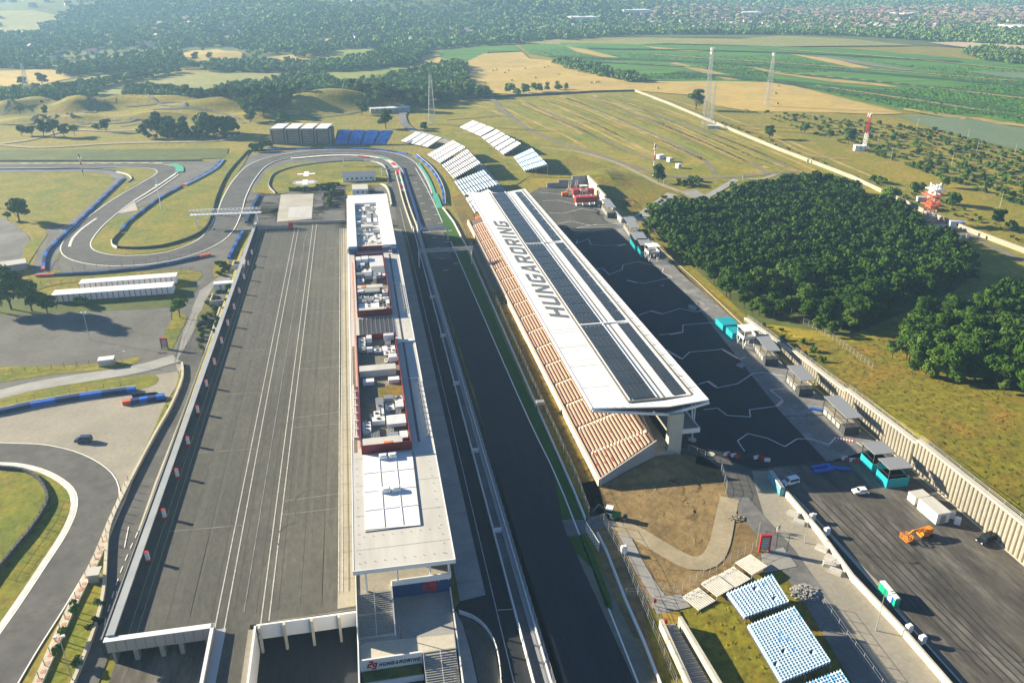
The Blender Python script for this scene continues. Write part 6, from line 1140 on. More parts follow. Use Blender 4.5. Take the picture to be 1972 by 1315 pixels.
p = GZ(1088, 378, .2); t = thing('boom_lift', 'orange boom lift parked behind the red stands', 'boom lift', p); MB().cbox((0, 0, .5), (4, 2, 1.8)).build('chassis', 'orange', t, local=True); MB().beam((0, 0, 2), (3, 0, 6), .4).beam((3, 0, 6), (6, 0, 4.5), .35).build('boom', 'orange', t, local=True)
for x in (-1.2, 1.2): MB().tube((x, -1.1, .5), (x, 1.1, .5), .5, 10).build('wheel', 'rubber', t, local=True)
for x in (2, 3.2, 6, 7): MB().beam((x, 1, 3), (x+.6, 1, 9), .18).build('mast_pole', 'metal_white', t, local=True)
# green loader with a second machine
p = GZ(1176, 996, .2); t = thing('loader', 'green and white wheeled loader working at the edge of the soil patch', 'loader', p, -.5)
mat('tractor_green', (.03, .22, .03), rough=.5)
for nm, m, f in [('hood', 'tractor_green', lambda b: b.cbox((1.3, 0, .7), (2.2, 1.2, 1.0))), ('cab', 'metal_white', lambda b: b.cbox((-.4, 0, .7), (1.5, 1.5, 2.1))), ('cab_glass', 'glass_dark', lambda b: b.cbox((-.4, 0, 1.7), (1.54, 1.54, .8))), ('cab_roof', 'metal_white', lambda b: b.cbox((-.4, 0, 2.8), (1.7, 1.7, .15))), ('arm', 'metal_dark', lambda b: b.beam((-1.2, .3, 1.5), (-3, .3, 2.9), .3).beam((-3, .3, 2.9), (-4.2, .3, .8), .25)), ('bucket', 'metal_dark', lambda b: b.cbox((-4.3, .3, .2), (.9, 1.6, .8)).cbox((3.4, 0, .2), (.9, 2.2, .8)))]:
    mb = MB(); f(mb); mb.build(nm, m, t, local=True)
for x, r_ in ((-.9, .8), (1.7, .6)):
    for y in (-.95, .95): MB().tube((x, y-.2, r_), (x, y+.2, r_), r_, 14).build('wheel', 'rubber', t, local=True)
# barriers, blocks, pallets
def blocks(name, label, pts, m, sz, group=None, cat='barrier', z=.25):
    f = None
    for i, (px, py, rz) in enumerate(pts):
        p = GZ(px, py, 0); p.z = z; lb = label(i) if callable(label) else label
        if f is None:
            f = thing(name, lb, cat, p, rz, group); w, d_, h = sz; MB().add([(-w/2, -d_/2, 0), (w/2, -d_/2, 0), (w/2, d_/2, 0), (-w/2, d_/2, 0), (-w/2, -d_*.22, h), (w/2, -d_*.22, h), (w/2, d_*.22, h), (-w/2, d_*.22, h)] if m in ('red_paint', 'metal_white') and h < 1.1 else [(x*w/2, y*d_/2, zz) for zz in (0, h) for x, y in ((-1, -1), (1, -1), (1, 1), (-1, 1))],
                [(0, 3, 2, 1), (4, 5, 6, 7), (0, 1, 5, 4), (1, 2, 6, 5), (2, 3, 7, 6), (3, 0, 4, 7)]).build('body', m, f, local=True); MB().cbox((0, 0, h), (w*.8, d_*.2 if h < 1.1 else d_*.8, .06)).build('lid', m, f, local=True)
        else: copy_tree(f, p, rz, lb)
wb = [(1400, 877, 0), (1412, 880, 0), (1456, 884, .1), (1477, 889, -.3), (1626, 886, -.1), (1640, 889, -.2)]; rb = [(1406, 878.5, 0), (1420, 882, 0), (1464, 884, 0), (1472, 887, -.3), (1632, 888, -.1), (1647, 891, -.2)]
wh = ['near the vee strut', 'near the vee strut', 'at the corner of the walk', 'at the corner of the walk', 'before the teal kiosks', 'before the teal kiosks']; fs_ = ['first', 'second']
blocks('water_barrier', lambda i: '%s white plastic barrier %s' % (fs_[i % 2], wh[i]), wb, 'metal_white', (1.5, .7, .9), 'plastic barriers in the yard'); blocks('water_barrier', lambda i: '%s red plastic barrier %s' % (fs_[i % 2], wh[i]), rb, 'red_paint', (1.5, .7, .9), 'plastic barriers in the yard')
bl = ['first', 'second', 'third', 'fourth', 'fifth']
blocks('white_tank', lambda i: ['white upright cabinet nearest the corner of the yard wall', 'white upright cabinet next along the yard wall', 'white upright cabinet beside the coloured toilets road', 'white upright cabinet lowest along the yard wall', 'small white box standing in the brown soil', 'white slab standing beside the long container', 'second white slab behind the long container'][i],
       [(1563, 1003, .2), (1591, 1030, .2), (1748, 1218, .2), (1774, 1239, .2), (1201, 1065, 0), (1831, 998, -.6), (1842, 1010, -.6)], 'metal_white', (1.3, .9, 1.8), cat='cabinet')
mat('pallet_bags', (.5, .49, .46), (.4, .39, .36), 2)
blocks('pallet', lambda i: ['pale stacked slabs on the pavement at the wall corner', 'flat broken slabs beside the stacked ones', 'long pallet of pale stone bags by the lamp post', 'second pallet of stone bags lower down', 'brown pallet of timber beside the bags', 'tall pale stack at the end of the pallets', 'white rubble bag by the end of the pallets'][i],
       [(1527, 993, -.8), (1538, 1009, -.7), (1582, 1060, -.9), (1600, 1079, -.9), (1596, 1090, -.5), (1608, 1104, -.8), (1612, 1088, 0)], 'pallet_bags', (2.6, 1.5, .8), cat='pallet')
blocks('pipe_bundle', lambda i: ['bundle of bright blue pipes lying before the teal kiosks', 'yellow and brown crate beside the blue pipes', 'grey bench beside the longest kiosk', 'second blue pipe bundle behind the first'][i], [(1585, 908, .05), (1615, 904, -.4), (1578, 792, -.6), (1580, 900, .1)], 'blue_mid', (5.5, .9, .5), cat='bundle')
mat('sheet_white', (.6, .58, .52), (.5, .48, .42), .8)
A, B = GZ(1329, 1162, .4), GZ(1462, 1088, .4)
SH = thing('ribbed_sheets', 'row of white corrugated cover sheets bridging the path beside the pale blue stand', 'cover', (A.x, A.y, .2)); e = (B-A)/4; s = Vector((-e.y, e.x, 0)).normalized()*2.4
for i in range(4):
    mb = MB(); a = A+e*i+Vector((0, 0, .6*(i % 2)+.3*i)); n = 10
    for k in range(n): q0 = a+e*.97*(k/n); q1 = a+e*.97*((k+.55)/n); h = Vector((0, 0, .18)); mb.add([q0-s, q1-s, q1+s, q0+s, q0-s+h, q1-s+h, q1+s+h, q0+s+h], [(4, 5, 6, 7), (0, 1, 5, 4), (1, 2, 6, 5), (3, 0, 4, 7)])
    mb.add([a-s, a+e*.97-s, a+e*.97+s, a+s], [(0, 1, 2, 3)]); mb.build('sheet', 'sheet_white', SH)
    MB().beam(a-s-Vector((0, 0, a.z)), a-s, .15).beam(a+s-Vector((0, 0, a.z)), a+s, .15).build('support', 'metal_grey', SH)
# stairs down at the bottom with white side walls
ST = thing('stairway', 'straight grey stairway between white walls beyond the yellow mat', 'stairway', tuple(GZ(1300, 1210, 0)))
a0, a1, b0, b1 = GZ(1272, 1206, .6), GZ(1300, 1202, .6), GZ(1338, 1350, .6), GZ(1385, 1342, .6)
for k in range(34):
    l0, r0, l1, r1 = a0.lerp(b0, k/34), a1.lerp(b1, k/34), a0.lerp(b0, (k+1)/34), a1.lerp(b1, (k+1)/34); l0.z = r0.z = l1.z = r1.z = .9-k*.02; h = Vector((0, 0, .14))
    l0 = l0.lerp(r0, .16); l1 = l1.lerp(r1, .16)
    MB().add([l0, r0, l0.lerp(l1, .6)-h, r0.lerp(r1, .6)-h, l0.lerp(l1, .6), r0.lerp(r1, .6), l1-h, r1-h], [(0, 1, 5, 4), (4, 5, 3, 2), (2, 3, 7, 6)]).build('step', 'paving' if k % 2 else 'metal_grey', ST)
for p_, q_2 in ((a0, b0), (a1+Vector((.9, 0, 0)), b1+Vector((.9, 0, 0)))):
    mb = MB(); e = (q_2-p_).normalized(); s = Vector((e.y, -e.x, 0))*.35; P2 = [p_-s, p_+s, q_2+s, q_2-s]; mb.prism([(v.x, v.y) for v in P2], 0, [2.6, 2.6, 2.2, 2.2]); mb.build('side_wall', 'concrete_wall', ST)
mat('yellow_mat', (.3, .2, .02), (.24, .17, .03), .5); sheet('yellow_mat', [(1270, 1184), (1308, 1178), (1318, 1200), (1280, 1208)], 'yellow_mat', 12, zfix=0.)
GP = thing('track_gate', 'open white mesh gate at the gap beside the straight', 'gate', tuple(GZ(1140, 1030, 0))); a, b = GZ(1128, 1022, 0), GZ(1153, 1062, 0)
mb = MB(); [mb.beam((a.x, a.y, z), (b.x, b.y, z), .1) for z in (.2, 1, 1.8, 2.6)]; [mb.beam((a.lerp(b, k/8).x, a.lerp(b, k/8).y, .1), (a.lerp(b, k/8).x, a.lerp(b, k/8).y, 2.7), .08) for k in range(9)]; mb.build('gate_leaf', 'metal_white', GP)
for px, lb in (((1260, 1168), 'red signal post beside the paved landing'), ((1281, 1208), 'second red signal post at the head of the stairs')):
    t = thing('signal_post', lb, 'post', tuple(GZ(px[0], px[1], .1))); MB().cbox((0, 0, 0), (.15, .15, 1.2)).build('post', 'metal_grey', t, local=True); MB().cbox((0, 0, 1.2), (.6, .4, .9)).build('box', 'red_paint', t, local=True)
TG = thing('camera_platform', 'small pale raised cabin on legs beside the straight', 'platform', tuple(GZ(1040, 790, 0)))
MB().cbox((0, 0, 2.2), (2.4, 1.6, 1.0)).build('cabin', 'galvanised', TG, local=True); [MB().cbox((x, 0, 0), (.2, .2, 2.2)).build('leg', 'metal_dark', TG, local=True) for x in (-1, 1)]
TG = thing('camera_cabin', 'pale roofed camera cabin on the kerb wall at the bottom left', 'cabin', tuple(G(184, 1118)))
MB().cbox((0, 0, 0), (2.2, 2, 2.4)).build('cabin', 'galvanised', TG, local=True); MB().cbox((0, .3, 2.4), (2.8, 3, .15)).build('roof', 'roof_cream', TG, local=True)
pole('speaker_pole', 'short pole with a black box beside the kerb wall', (208, 1046), 3, .1, cat='pole')
# people walking
def person(label, px, rz, cl):
    p = GZ(px[0], px[1], 0); p.z = .28; t = thing('person', label, 'person', p, rz)
    V = [(0, 0, .95), (0, 0, 1.2), (0, 0, 1.42), (0, .02, 1.52), (0, .02, 1.68), (-.12, .05, .9), (-.13, .16, .5), (-.13, .05, .07), (-.13, .2, .04), (.12, 0, .9), (.13, -.05, .5), (.13, -.25, .1), (.13, -.12, .04), (-.2, 0, 1.4), (-.26, -.04, 1.12), (-.26, .1, .88), (.2, 0, 1.4), (.26, .05, 1.12), (.25, .12, .9)]
    E_ = [(0, 1), (1, 2), (2, 3), (3, 4), (0, 5), (5, 6), (6, 7), (7, 8), (0, 9), (9, 10), (10, 11), (11, 12), (2, 13), (13, 14), (14, 15), (2, 16), (16, 17), (17, 18)]
    Rr = [.15, .15, .15, .06, .11, .09, .065, .045, .04, .09, .065, .045, .04, .065, .05, .035, .065, .05, .035]
    me = bpy.data.meshes.new('body'); me.from_pydata(V, E_, []); o = bpy.data.objects.new('body', me); C.objects.link(o); o.parent = t; me.materials.append(MATS[cl])
    md = o.modifiers.new('s', 'SKIN'); sk = me.skin_vertices[0].data if me.skin_vertices else None
    if sk is None: me.attributes.new if False else None; bm = bmesh.new(); bm.from_mesh(me); bm.verts.layers.skin.verify(); bm.to_mesh(me); bm.free(); sk = me.skin_vertices[0].data
    for i, r_ in enumerate(Rr): sk[i].radius = (r_, r_*.8)
    sk[0].use_root = True; o.modifiers.new('u', 'SUBSURF').levels = 1
    MB().tube((0, .02, 1.6), (0, .02, 1.82), .11, 8, .08).build('hair', 'trunk', t, local=True)
mat('shirt_white', (.6, .6, .6)); mat('shirt_dark', (.03, .035, .06)); mat('shirt_red', (.25, .06, .05))
person('person in a white top walking on the concourse road', (1496, 1026), .6, 'shirt_white'); person('person in dark clothes walking beside the one in white', (1500, 1024), .5, 'shirt_dark'); person('person in a reddish top nearest the red framed board', (1491, 1031), .7, 'shirt_red')
# painted route lines on the concourse
mat('line_shade', (.5, .5, .5)); 
for pts, teeth_ in [([(1205, 436), (1110, 440), (1150, 433)], None), ([(1040, 372), (1090, 376), (1112, 368)], None), ([(1045, 388), (1075, 387), (1110, 395), (1150, 380)], None), ([(1055, 411), (1085, 412), (1120, 403), (1150, 408)], None), ([(1075, 432), (1100, 427), (1135, 435), (1200, 432)], None),
    ([(1112, 463), (1110, 470), (1133, 461), (1138, 472), (1170, 474), (1205, 471)], (1190, 475, 1205, 471)), ([(1105, 451), (1150, 446), (1180, 443), (1195, 447)], None), ([(1140, 518), (1161, 518), (1173, 530), (1198, 520), (1200, 511), (1228, 505), (1270, 515), (1278, 518), (1275, 526), (1295, 535), (1240, 547), (1208, 542)], (1208, 541, 1228, 546)),
    ([(1230, 608), (1253, 600), (1275, 606), (1310, 595), (1340, 602), (1363, 596)], (1253, 600, 1275, 606)), ([(1270, 646), (1315, 641), (1315, 627), (1378, 622)], (1290, 645, 1315, 641)), ([(1283, 675), (1313, 693), (1328, 679), (1375, 675), (1393, 673)], (1283, 675, 1312, 692)), ([(1393, 674), (1425, 693), (1436, 688)], (1393, 675, 1422, 692)),
    ([(1345, 741), (1364, 735), (1380, 748), (1420, 740), (1450, 720), (1470, 718), (1495, 723), (1512, 725)], (1364, 736, 1380, 747)), ([(1512, 749), (1483, 752), (1507, 771), (1497, 783), (1443, 790), (1445, 804), (1400, 801), (1382, 787), (1355, 790)], (1497, 783, 1507, 772)), ([(1434, 870), (1420, 850), (1440, 836), (1478, 845), (1511, 861), (1535, 846), (1560, 846), (1597, 857), (1607, 845), (1648, 852), (1660, 860)], (1607, 844, 1645, 851))]:
    pp = [GZ(a, b, 0).xy for a, b in pts]
    for a, b in zip(pp, pp[1:]): ribbon('route_line', [a, b], .28, 'white_paint', 7, z=0.)
    if teeth_:
        a, b = GZ(teeth_[0], teeth_[1], 0).xy, GZ(teeth_[2], teeth_[3], 0).xy; n = max(4, int((b-a).length/.7)); mw, mr = MB(), MB()
        for i in range(n): ribbon('x', [a.lerp(b, i/n), a.lerp(b, (i+.5)/n)], 1.1, 'x', 8, z=0., mb=(mw))
        mw.build('route_teeth', 'white_paint', kind='structure')
        for i in range(n): ribbon('x', [a.lerp(b, (i+.5)/n), a.lerp(b, (i+1)/n)], 1.1, 'x', 8, z=0., mb=(mr))
        mr.build('route_teeth', 'kerb_red', kind='structure')
for a, b in [((1133, 440), (1300, 620)), ((1300, 620), (1480, 775)), ((1480, 775), (1590, 890)), ((1455, 905), (1650, 885)), ((1510, 803), (1585, 800))]:
    ribbon('drain_line', dense([GZ(*a, 0).xy, GZ(*b, 0).xy], smooth=False, step=30), .3, 'dark_line', 7, z=0.)
ribbon('edge_kerb', dense([GZ(*q, 0).xy for q in [(1140, 365), (1205, 418), (1270, 478), (1340, 540), (1450, 645), (1610, 782), (1710, 866), (1850, 985), (1990, 1105)]], smooth=False, step=20), .4, 'concrete_wall', 3, z=0., h=.12)
# hay bales
hb = MB().tube((-.7, 0, .75), (.7, 0, .75), .75, 12); first_b = None
for px in [(908, 137), (927, 139), (949, 138), (955, 136), (979, 138), (1011, 134), (1049, 132), (1055, 130), (972, 142), (1031, 152), (986, 157), (983, 165), (973, 170), (935, 163), (1075, 145), (1124, 131), (1138, 162), (1147, 161), (1153, 160), (1266, 172), (1038, 172), (1497, 202), (1493, 182), (1499, 168)]:
    p = G(*px); lb = 'round straw bale lying in the harvested field'
    if first_b is None: first_b = thing('hay_bale', lb, 'hay bale', p, .4, 'round bales in the harvested field'); hb.build('bale', 'ridge_straw', first_b, local=True); first_b.scale = (1.5, 1.5, 1.5)
    else: copy_tree(first_b, p, rnd.uniform(0, 3), lb)
# sleeper-like stones and heap
def heap(name, label, px, rad, n, m, s=.6, z=0.):
    p = GZ(px[0], px[1], z); mb = MB(); q = random.Random(n)
    for i in range(n):
        a = q.uniform(0, 6.3); r_ = rad*math.sqrt(q.random()); u = q.uniform(.5, 1)*s; c = Vector((p.x+r_*math.cos(a), p.y+r_*math.sin(a)*.8, z+.15+max(0, (rad-r_))*.35*q.random())); mb.cbox(c, (u, u*q.uniform(.6, 1), u*.7), q.uniform(0, 3))
    return prop(mb.build(name, m), label, 'rubble', kind='stuff')
heap('rubble', 'heap of pale broken stones beside the pale blue stand', (1550, 1143), 3.2, 260, 'concrete_grey', .5); heap('rubble', 'scattered stones along the edge of the soil patch', (1418, 1000), 2, 60, 'concrete_dusty', .4)
# ------------------------------------------------------------------ vegetation
def cloud(rng, blobs, n, size, flat=.75):
    """n leaf-clump quads spread over lumpy blobs -> (verts 4n x 3, quads n x 4)"""
    B = np.array(blobs, float); w = B[:, 3]**2; k = rng.choice(len(B), n, p=w/w.sum())
    d_ = rng.normal(size=(n, 3)); d_[:, 2] = np.abs(d_[:, 2])*.95-.35; d_ /= np.linalg.norm(d_, axis=1)[:, None]
    c = B[k, :3]+d_*(B[k, 3]*rng.uniform(.62, 1.08, n))[:, None]*np.array([1, 1, flat])
    nrm = d_+rng.normal(size=(n, 3))*.45; nrm /= np.linalg.norm(nrm, axis=1)[:, None]
    a = np.cross(nrm, rng.normal(size=(n, 3))); a /= np.linalg.norm(a, axis=1)[:, None]; b = np.cross(nrm, a)
    s = (size*rng.uniform(.6, 1.3, n))[:, None]; t = s*rng.uniform(.55, 1, n)[:, None]
    v = np.stack([c-a*s-b*t*.6, c+a*s*.7-b*t, c+a*s+b*t*.7, c-a*s*.6+b*t], 1).reshape(-1, 3)
    return v, np.arange(4*n).reshape(-1, 4)
def np_mesh(name, v, f, m):
    me = bpy.data.meshes.new(name); n, k = f.shape; me.vertices.add(len(v)); me.vertices.foreach_set('co', np.ascontiguousarray(v, np.float32).ravel()); me.loops.add(n*k); me.loops.foreach_set('vertex_index', f.astype(np.int32).ravel())
    me.polygons.add(n); me.polygons.foreach_set('loop_start', np.arange(0, n*k, k, dtype=np.int32)); me.materials.append(MATS[m]); me.update(calc_edges=True); return me
def crown_blobs(rng, w, h0, h1, n):
    out = [(0, 0, (h0+h1)/2, w*.62)]
    for i in range(n): a = rng.uniform(0, 6.28); r_ = w*rng.uniform(.35, .68); z = rng.uniform(h0+.2*(h1-h0), h1-.15*(h1-h0)); out.append((r_*math.cos(a), r_*math.sin(a), z, w*rng.uniform(.3, .5)))
    out.append((rng.uniform(-.2, .2)*w, rng.uniform(-.2, .2)*w, h1-w*.35, w*.45)); return out
CR_ = {}
def crown_variants(kind, w, h0, h1, nb, n, size, m, k=5):
    CR_[kind] = []
    for i in range(k):
        rng = np.random.default_rng(hash_(kind)+i); bl = crown_blobs(rng, w*rng.uniform(.9, 1.1), h0, h1*rng.uniform(.92, 1.08), nb); v, f = cloud(rng, bl, n, size); CR_[kind].append(np_mesh('crown', v, f, m if isinstance(m, str) else m[i % len(m)]))
    t = MB(); t.tube((0, 0, 0), (0, 0, h0+.35*(h1-h0)), .028*h1, 7, .016*h1)
    for a in range(3): t.tube((0, 0, h0), (w*.4*math.cos(a*2.1), w*.4*math.sin(a*2.1), h0+.45*(h1-h0)), .013*h1, 5, .006*h1)
    me = bpy.data.meshes.new('trunk'); me.from_pydata(t.v, [], t.f); me.materials.append(MATS['trunk']); CR_[kind+'_trunk'] = me
def hash_(s): return sum(ord(c)*(i+3) for i, c in enumerate(s))
def tree(kind, p, sc=1., label='', group=None, name='tree', cat='tree', trunk=True, sz=None):
    t = thing(name, label, cat, p, rnd.uniform(0, 6.28), group); t.scale = (sc, sc, sz or sc*rnd.uniform(.9, 1.15))
    c = bpy.data.objects.new('crown' if trunk else 'foliage', rnd.choice(CR_[kind])); C.objects.link(c); c.parent = t
    if trunk: c = bpy.data.objects.new('trunk', CR_[kind+'_trunk']); C.objects.link(c); c.parent = t
    return t
crown_variants('wood', 3.9, 2.6, 9.5, 12, 3000, .27, ['leaf_dark', 'leaf_dark', 'leaf_dark', 'leaf_mid', 'leaf_dark'], 6)
crown_variants('woodlight', 3.6, 2.2, 8.5, 11, 2600, .27, ['leaf_olive', 'leaf_mid'], 3)
crown_variants('park', 4.2, 1.6, 9, 8, 1700, .36, ['leaf_mid', 'leaf_dark', 'leaf_mid', 'leaf_olive'], 5)
crown_variants('bright', 2.8, 1.8, 6.5, 7, 900, .30, 'leaf_bright', 2); crown_variants('grey', 4.6, 1.6, 11, 9, 2000, .38, 'leaf_olive', 3)
crown_variants('bush', 1.8, 0, 2.2, 5, 260, .32, ['leaf_mid', 'leaf_dark', 'leaf_olive'], 4); crown_variants('poplar', 2.2, 1, 16, 9, 1200, .5, 'leaf_mid', 1); crown_variants('sapling', 1.1, .8, 3.4, 4, 260, .2, 'leaf_bright', 2)
def inside(poly, x, y):
    c = False; n = len(poly)
    for i in range(n):
        x0, y0 = poly[i]; x1, y1 = poly[i-1]
        if (y0 > y) != (y1 > y) and x < (x1-x0)*(y-y0)/(y1-y0)+x0: c = not c
    return c
def Ppx(x, y, z=0.):
    X = x*_cy-y*_sy; Y = x*_sy+y*_cy; d_ = CAMH-z; Z = Y*_c+d_*_s; return (CX+F*X/Z, CY+F*(-Y*_s+d_*_c)/Z)
def fill(poly, sp, jit=.42, seed=1):
    """world points on a jittered grid inside a photo-space polygon"""
    q = random.Random(seed); W_ = [G(*p) for p in poly]; P_ = [(w.x, w.y) for w in W_]; x0, x1 = min(p[0] for p in P_), max(p[0] for p in P_); y0, y1 = min(p[1] for p in P_), max(p[1] for p in P_); out = []; y = y0; r_ = 0
    while y < y1:
        x = x0+(r_ % 2)*sp/2
        while x < x1:
            a, b = x+q.uniform(-jit, jit)*sp, y+q.uniform(-jit, jit)*sp
            if inside(P_, a, b): out.append((a, b))
            x += sp
        y += sp*.87; r_ += 1
    return out
def join_cloud(name, label, cat, temps, pts, m, kind='stuff'):
    """pts: (x, y, z, scale, zscale, rot, template) rows; one mesh"""
    V, Fc = [], []; k = 0
    for ti, (tv, tf) in enumerate(temps):
        P_ = np.array([p for p in pts if p[6] == ti]); 
        if not len(P_): continue
        c, s = np.cos(P_[:, 5])[:, None], np.sin(P_[:, 5])[:, None]; x = (tv[None, :, 0]*c-tv[None, :, 1]*s)*P_[:, 3:4]+P_[:, 0:1]; y = (tv[None, :, 0]*s+tv[None, :, 1]*c)*P_[:, 3:4]+P_[:, 1:2]; z = tv[None, :, 2]*P_[:, 4:5]+P_[:, 2:3]
        v = np.stack([x, y, z], 2).reshape(-1, 3); f = (tf[None]+(np.arange(len(P_))*len(tv))[:, None, None]).reshape(-1, tf.shape[1])+k; V.append(v); Fc.append(f); k += len(v)
    o = bpy.data.objects.new(name, np_mesh(name, np.concatenate(V), np.concatenate(Fc), m)); C.objects.link(o); return prop(o, label, cat, kind=kind)
def temps(w, h0, h1, nb, n, size, k, seed):
    o = []
    for i in range(k): rng = np.random.default_rng(seed+i); o.append(cloud(rng, crown_blobs(rng, w, h0, h1, nb), n, size))
    return o
T_FAR = temps(4.6, 1.0, 8, 3, 34, 1.5, 6, 50); T_MID = temps(4.4, 1.0, 8.5, 5, 150, .8, 6, 80); T_BUSH = temps(1.8, 0, 2.2, 2, 14, .8, 4, 99)

# woods right of the concourse
WOOD = [(1262, 440), (1300, 418), (1370, 408), (1420, 388), (1500, 370), (1560, 362), (1640, 378), (1655, 398), (1720, 418), (1750, 446), (1830, 488), (1872, 520), (1868, 540), (1815, 566), (1750, 592), (1660, 636), (1600, 650), (1570, 640), (1540, 612), (1455, 618), (1405, 578), (1335, 524), (1292, 484), (1262, 458)]
WOOD2 = [(1712, 690), (1730, 660), (1795, 622), (1800, 604), (1840, 612), (1900, 592), (1960, 585), (2040, 610), (2100, 800), (1972, 778), (1900, 748), (1790, 738), (1730, 712)]
wp = [(x, y, 0) for x, y in fill(WOOD, 4.6, seed=5)]+[(x, y, 1) for x, y in fill(WOOD2, 4.8, seed=6)]
wp.sort(key=lambda p: math.hypot(p[0], p[1])); rest = []
vis = [p for p in wp if Ppx(p[0], p[1])[0] < 2010]; offv = [p for p in wp if Ppx(p[0], p[1])[0] >= 2010]
for i, (x, y, w) in enumerate(vis):
    z = Hgt(x, y)
    if i < 290: tree(rnd.choice(['wood', 'wood', 'wood', 'park', 'wood', 'woodlight']), (x, y, z), rnd.choice([.55, .7, .8, .9, 1.0, 1.15])*rnd.uniform(.9, 1.1), ['dense dark green tree of the large wood behind the concourse', 'dense dark green tree of the smaller wood at the right edge'][w], ['trees of the large wood', 'trees of the smaller right wood'][w], 'forest_tree')
    else: rest.append((x, y, z, rnd.uniform(.85, 1.15), rnd.uniform(.95, 1.3), rnd.uniform(0, 6), rnd.randrange(6)))
rest += [(x, y, Hgt(x, y), 1., 1.1, rnd.uniform(0, 6), rnd.randrange(6)) for x, y, w in offv]
T_W = temps(3.9, 1.8, 9.3, 11, 420, .55, 6, 30)
join_cloud('forest', 'back part of the dark wood behind the concourse', 'wood', T_W, rest, 'leaf_dark')
# single trees
for kind, px, sc, lb in [
    ('grey', (38, 428), 1.35, 'big round tree by the fork in the service road at the left'), ('bright', (16, 425), .8, 'small tree beside the big round tree at the left'),
    ('grey', (22, 596), 1.5, 'large grey green tree at the left edge left of the cabins'), ('grey', (62, 600), 1.2, 'dark tree between the large left tree and the cabins'), ('park', (92, 604), 1.0, 'tree touching the left end of the cabin row'), ('park', (-12, 600), 1.3, 'tree cut by the left edge near the cabins'), ('bush', (160, 588), 1.6, 'low bush below the front cabin row'),
    ('bright', (347, 612), 1.25, 'bright green tree beside the sloping road'), ('park', (1268, 352), 1.25, 'tree standing alone by the striped mast'), ('grey', (1340, 212), 1.7, 'olive tree close to the tallest mast'),
    ('park', (1481, 268), 1.15, 'lone tree in the meadow beyond the boundary wall'), ('park', (1549, 258), .9, 'small round tree right of the lone meadow tree'), ('park', (1596, 268), .8, 'small tree left of the red and white mast'), ('park', (1633, 278), 1.2, 'wide bushy tree beside the mast cabin'),
    ('bright', (1711, 398), 1.7, 'bright tree over the white hut at the boundary wall'), ('park', (1814, 362), .9, 'round tree behind the big lattice tower'), ('bush', (1765, 372), 2.4, 'round shrub left of the big lattice tower'), ('bush', (1835, 396), 3.2, 'wide shrub right of the big lattice tower'), ('park', (1918, 436), 1.0, 'round tree in the dry meadow beyond the wall'), ('bush', (1950, 446), 2, 'small shrub next to the round meadow tree'), ('bush', (1683, 350), 2, 'shrub at the boundary wall near the hut'), ('bush', (1696, 354), 2, 'second shrub at the boundary wall near the hut'),
    ('park', (1262, 440), 1.35, 'separate tree at the left tip of the large wood'), ('park', (1250, 458), 1.0, 'low tree beside the upper teal kiosk'),
    ('park', (42, 262), 1.1, 'leftmost tree of the group below the dirt mounds'), ('park', (62, 262), 1.0, 'second tree of the group below the dirt mounds'), ('park', (85, 263), 1.3, 'middle tree of the group below the dirt mounds'), ('park', (105, 264), 1.3, 'fourth tree of the group below the dirt mounds'), ('park', (124, 264), 1.2, 'fifth tree of the group below the dirt mounds'), ('bright', (144, 262), 1.3, 'light tree ending the group below the dirt mounds'), ('poplar', (92, 240), 1.2, 'tall poplar rising above the tree group at the left'), ('bright', (40, 222), 1.4, 'bright tree on the dirt mounds at the left'),
    ('park', (205, 254), 1.1, 'lone round tree below the dirt mounds'), ('bush', (185, 250), 2, 'small bush left of the lone round tree'), ('park', (392, 264), 1.9, 'big dark tree in the long hedge behind the circuit'), ('grey', (548, 246), 1.5, 'spreading tree behind the covered tribune'), ('bright', (508, 228), 1.6, 'bright green tree at the end of the tree belt'), ('park', (743, 248), 1.7, 'round dark tree behind the blue stand'), ('grey', (735, 206), 2.1, 'large pale green tree above the white pavilion'), ('park', (697, 222), 1.3, 'round tree left of the white pavilion'), ('bright', (815, 206), 1.6, 'bright tree at the foot of the power pylon'), ('bush', (816, 248), 2.2, 'small bush beside the circuit entrance'), ('bush', (516, 284), 2.6, 'dark shrub left of the covered tribune'), ('bush', (498, 292), 3, 'grey shrub beside the end of the tyre wall'), ('park', (132, 140), 1.5, 'round tree in the hay meadow at the far left'), ('park', (82, 165), 1.6, 'dark tree beside the far left hay field'), ('park', (45, 168), 1.2, 'tree behind the far left hay field'), ('park', (403, 116), 1.2, 'tree standing on the yellow hillock'), ('park', (377, 118), 1.3, 'dark tree on the left of the yellow hillock'), ('park', (392, 100), .9, 'small tree on top of the yellow hillock')]:
    tree(kind, G(*px), sc, lb, name='tree' if kind != 'bush' else 'shrub', cat='tree' if kind != 'bush' else 'shrub', trunk=kind != 'bush')
for i, px in enumerate([(152, 1192), (132, 1238), (118, 1275)]): tree('sapling', G(*px), 1.3, ['sapling nearest the camera cabin behind the kerb wall', 'middle sapling behind the kerb wall', 'lowest sapling behind the kerb wall'][i], name='sapling')
for i, (pa, pb, n) in enumerate([((560, 368), (635, 365), 12), ((642, 362), (634, 398), 9), ((612, 361), (650, 357), 6)]):
    A, B = G(*pa), G(*pb)
    for k in range(n): tree('bush', A.lerp(B, k/(n-1)), rnd.uniform(.85, 1.1), 'clipped dark bush of the hedge between helipads and car park', 'hedge bushes by the helipads', 'shrub', 'shrub', False)
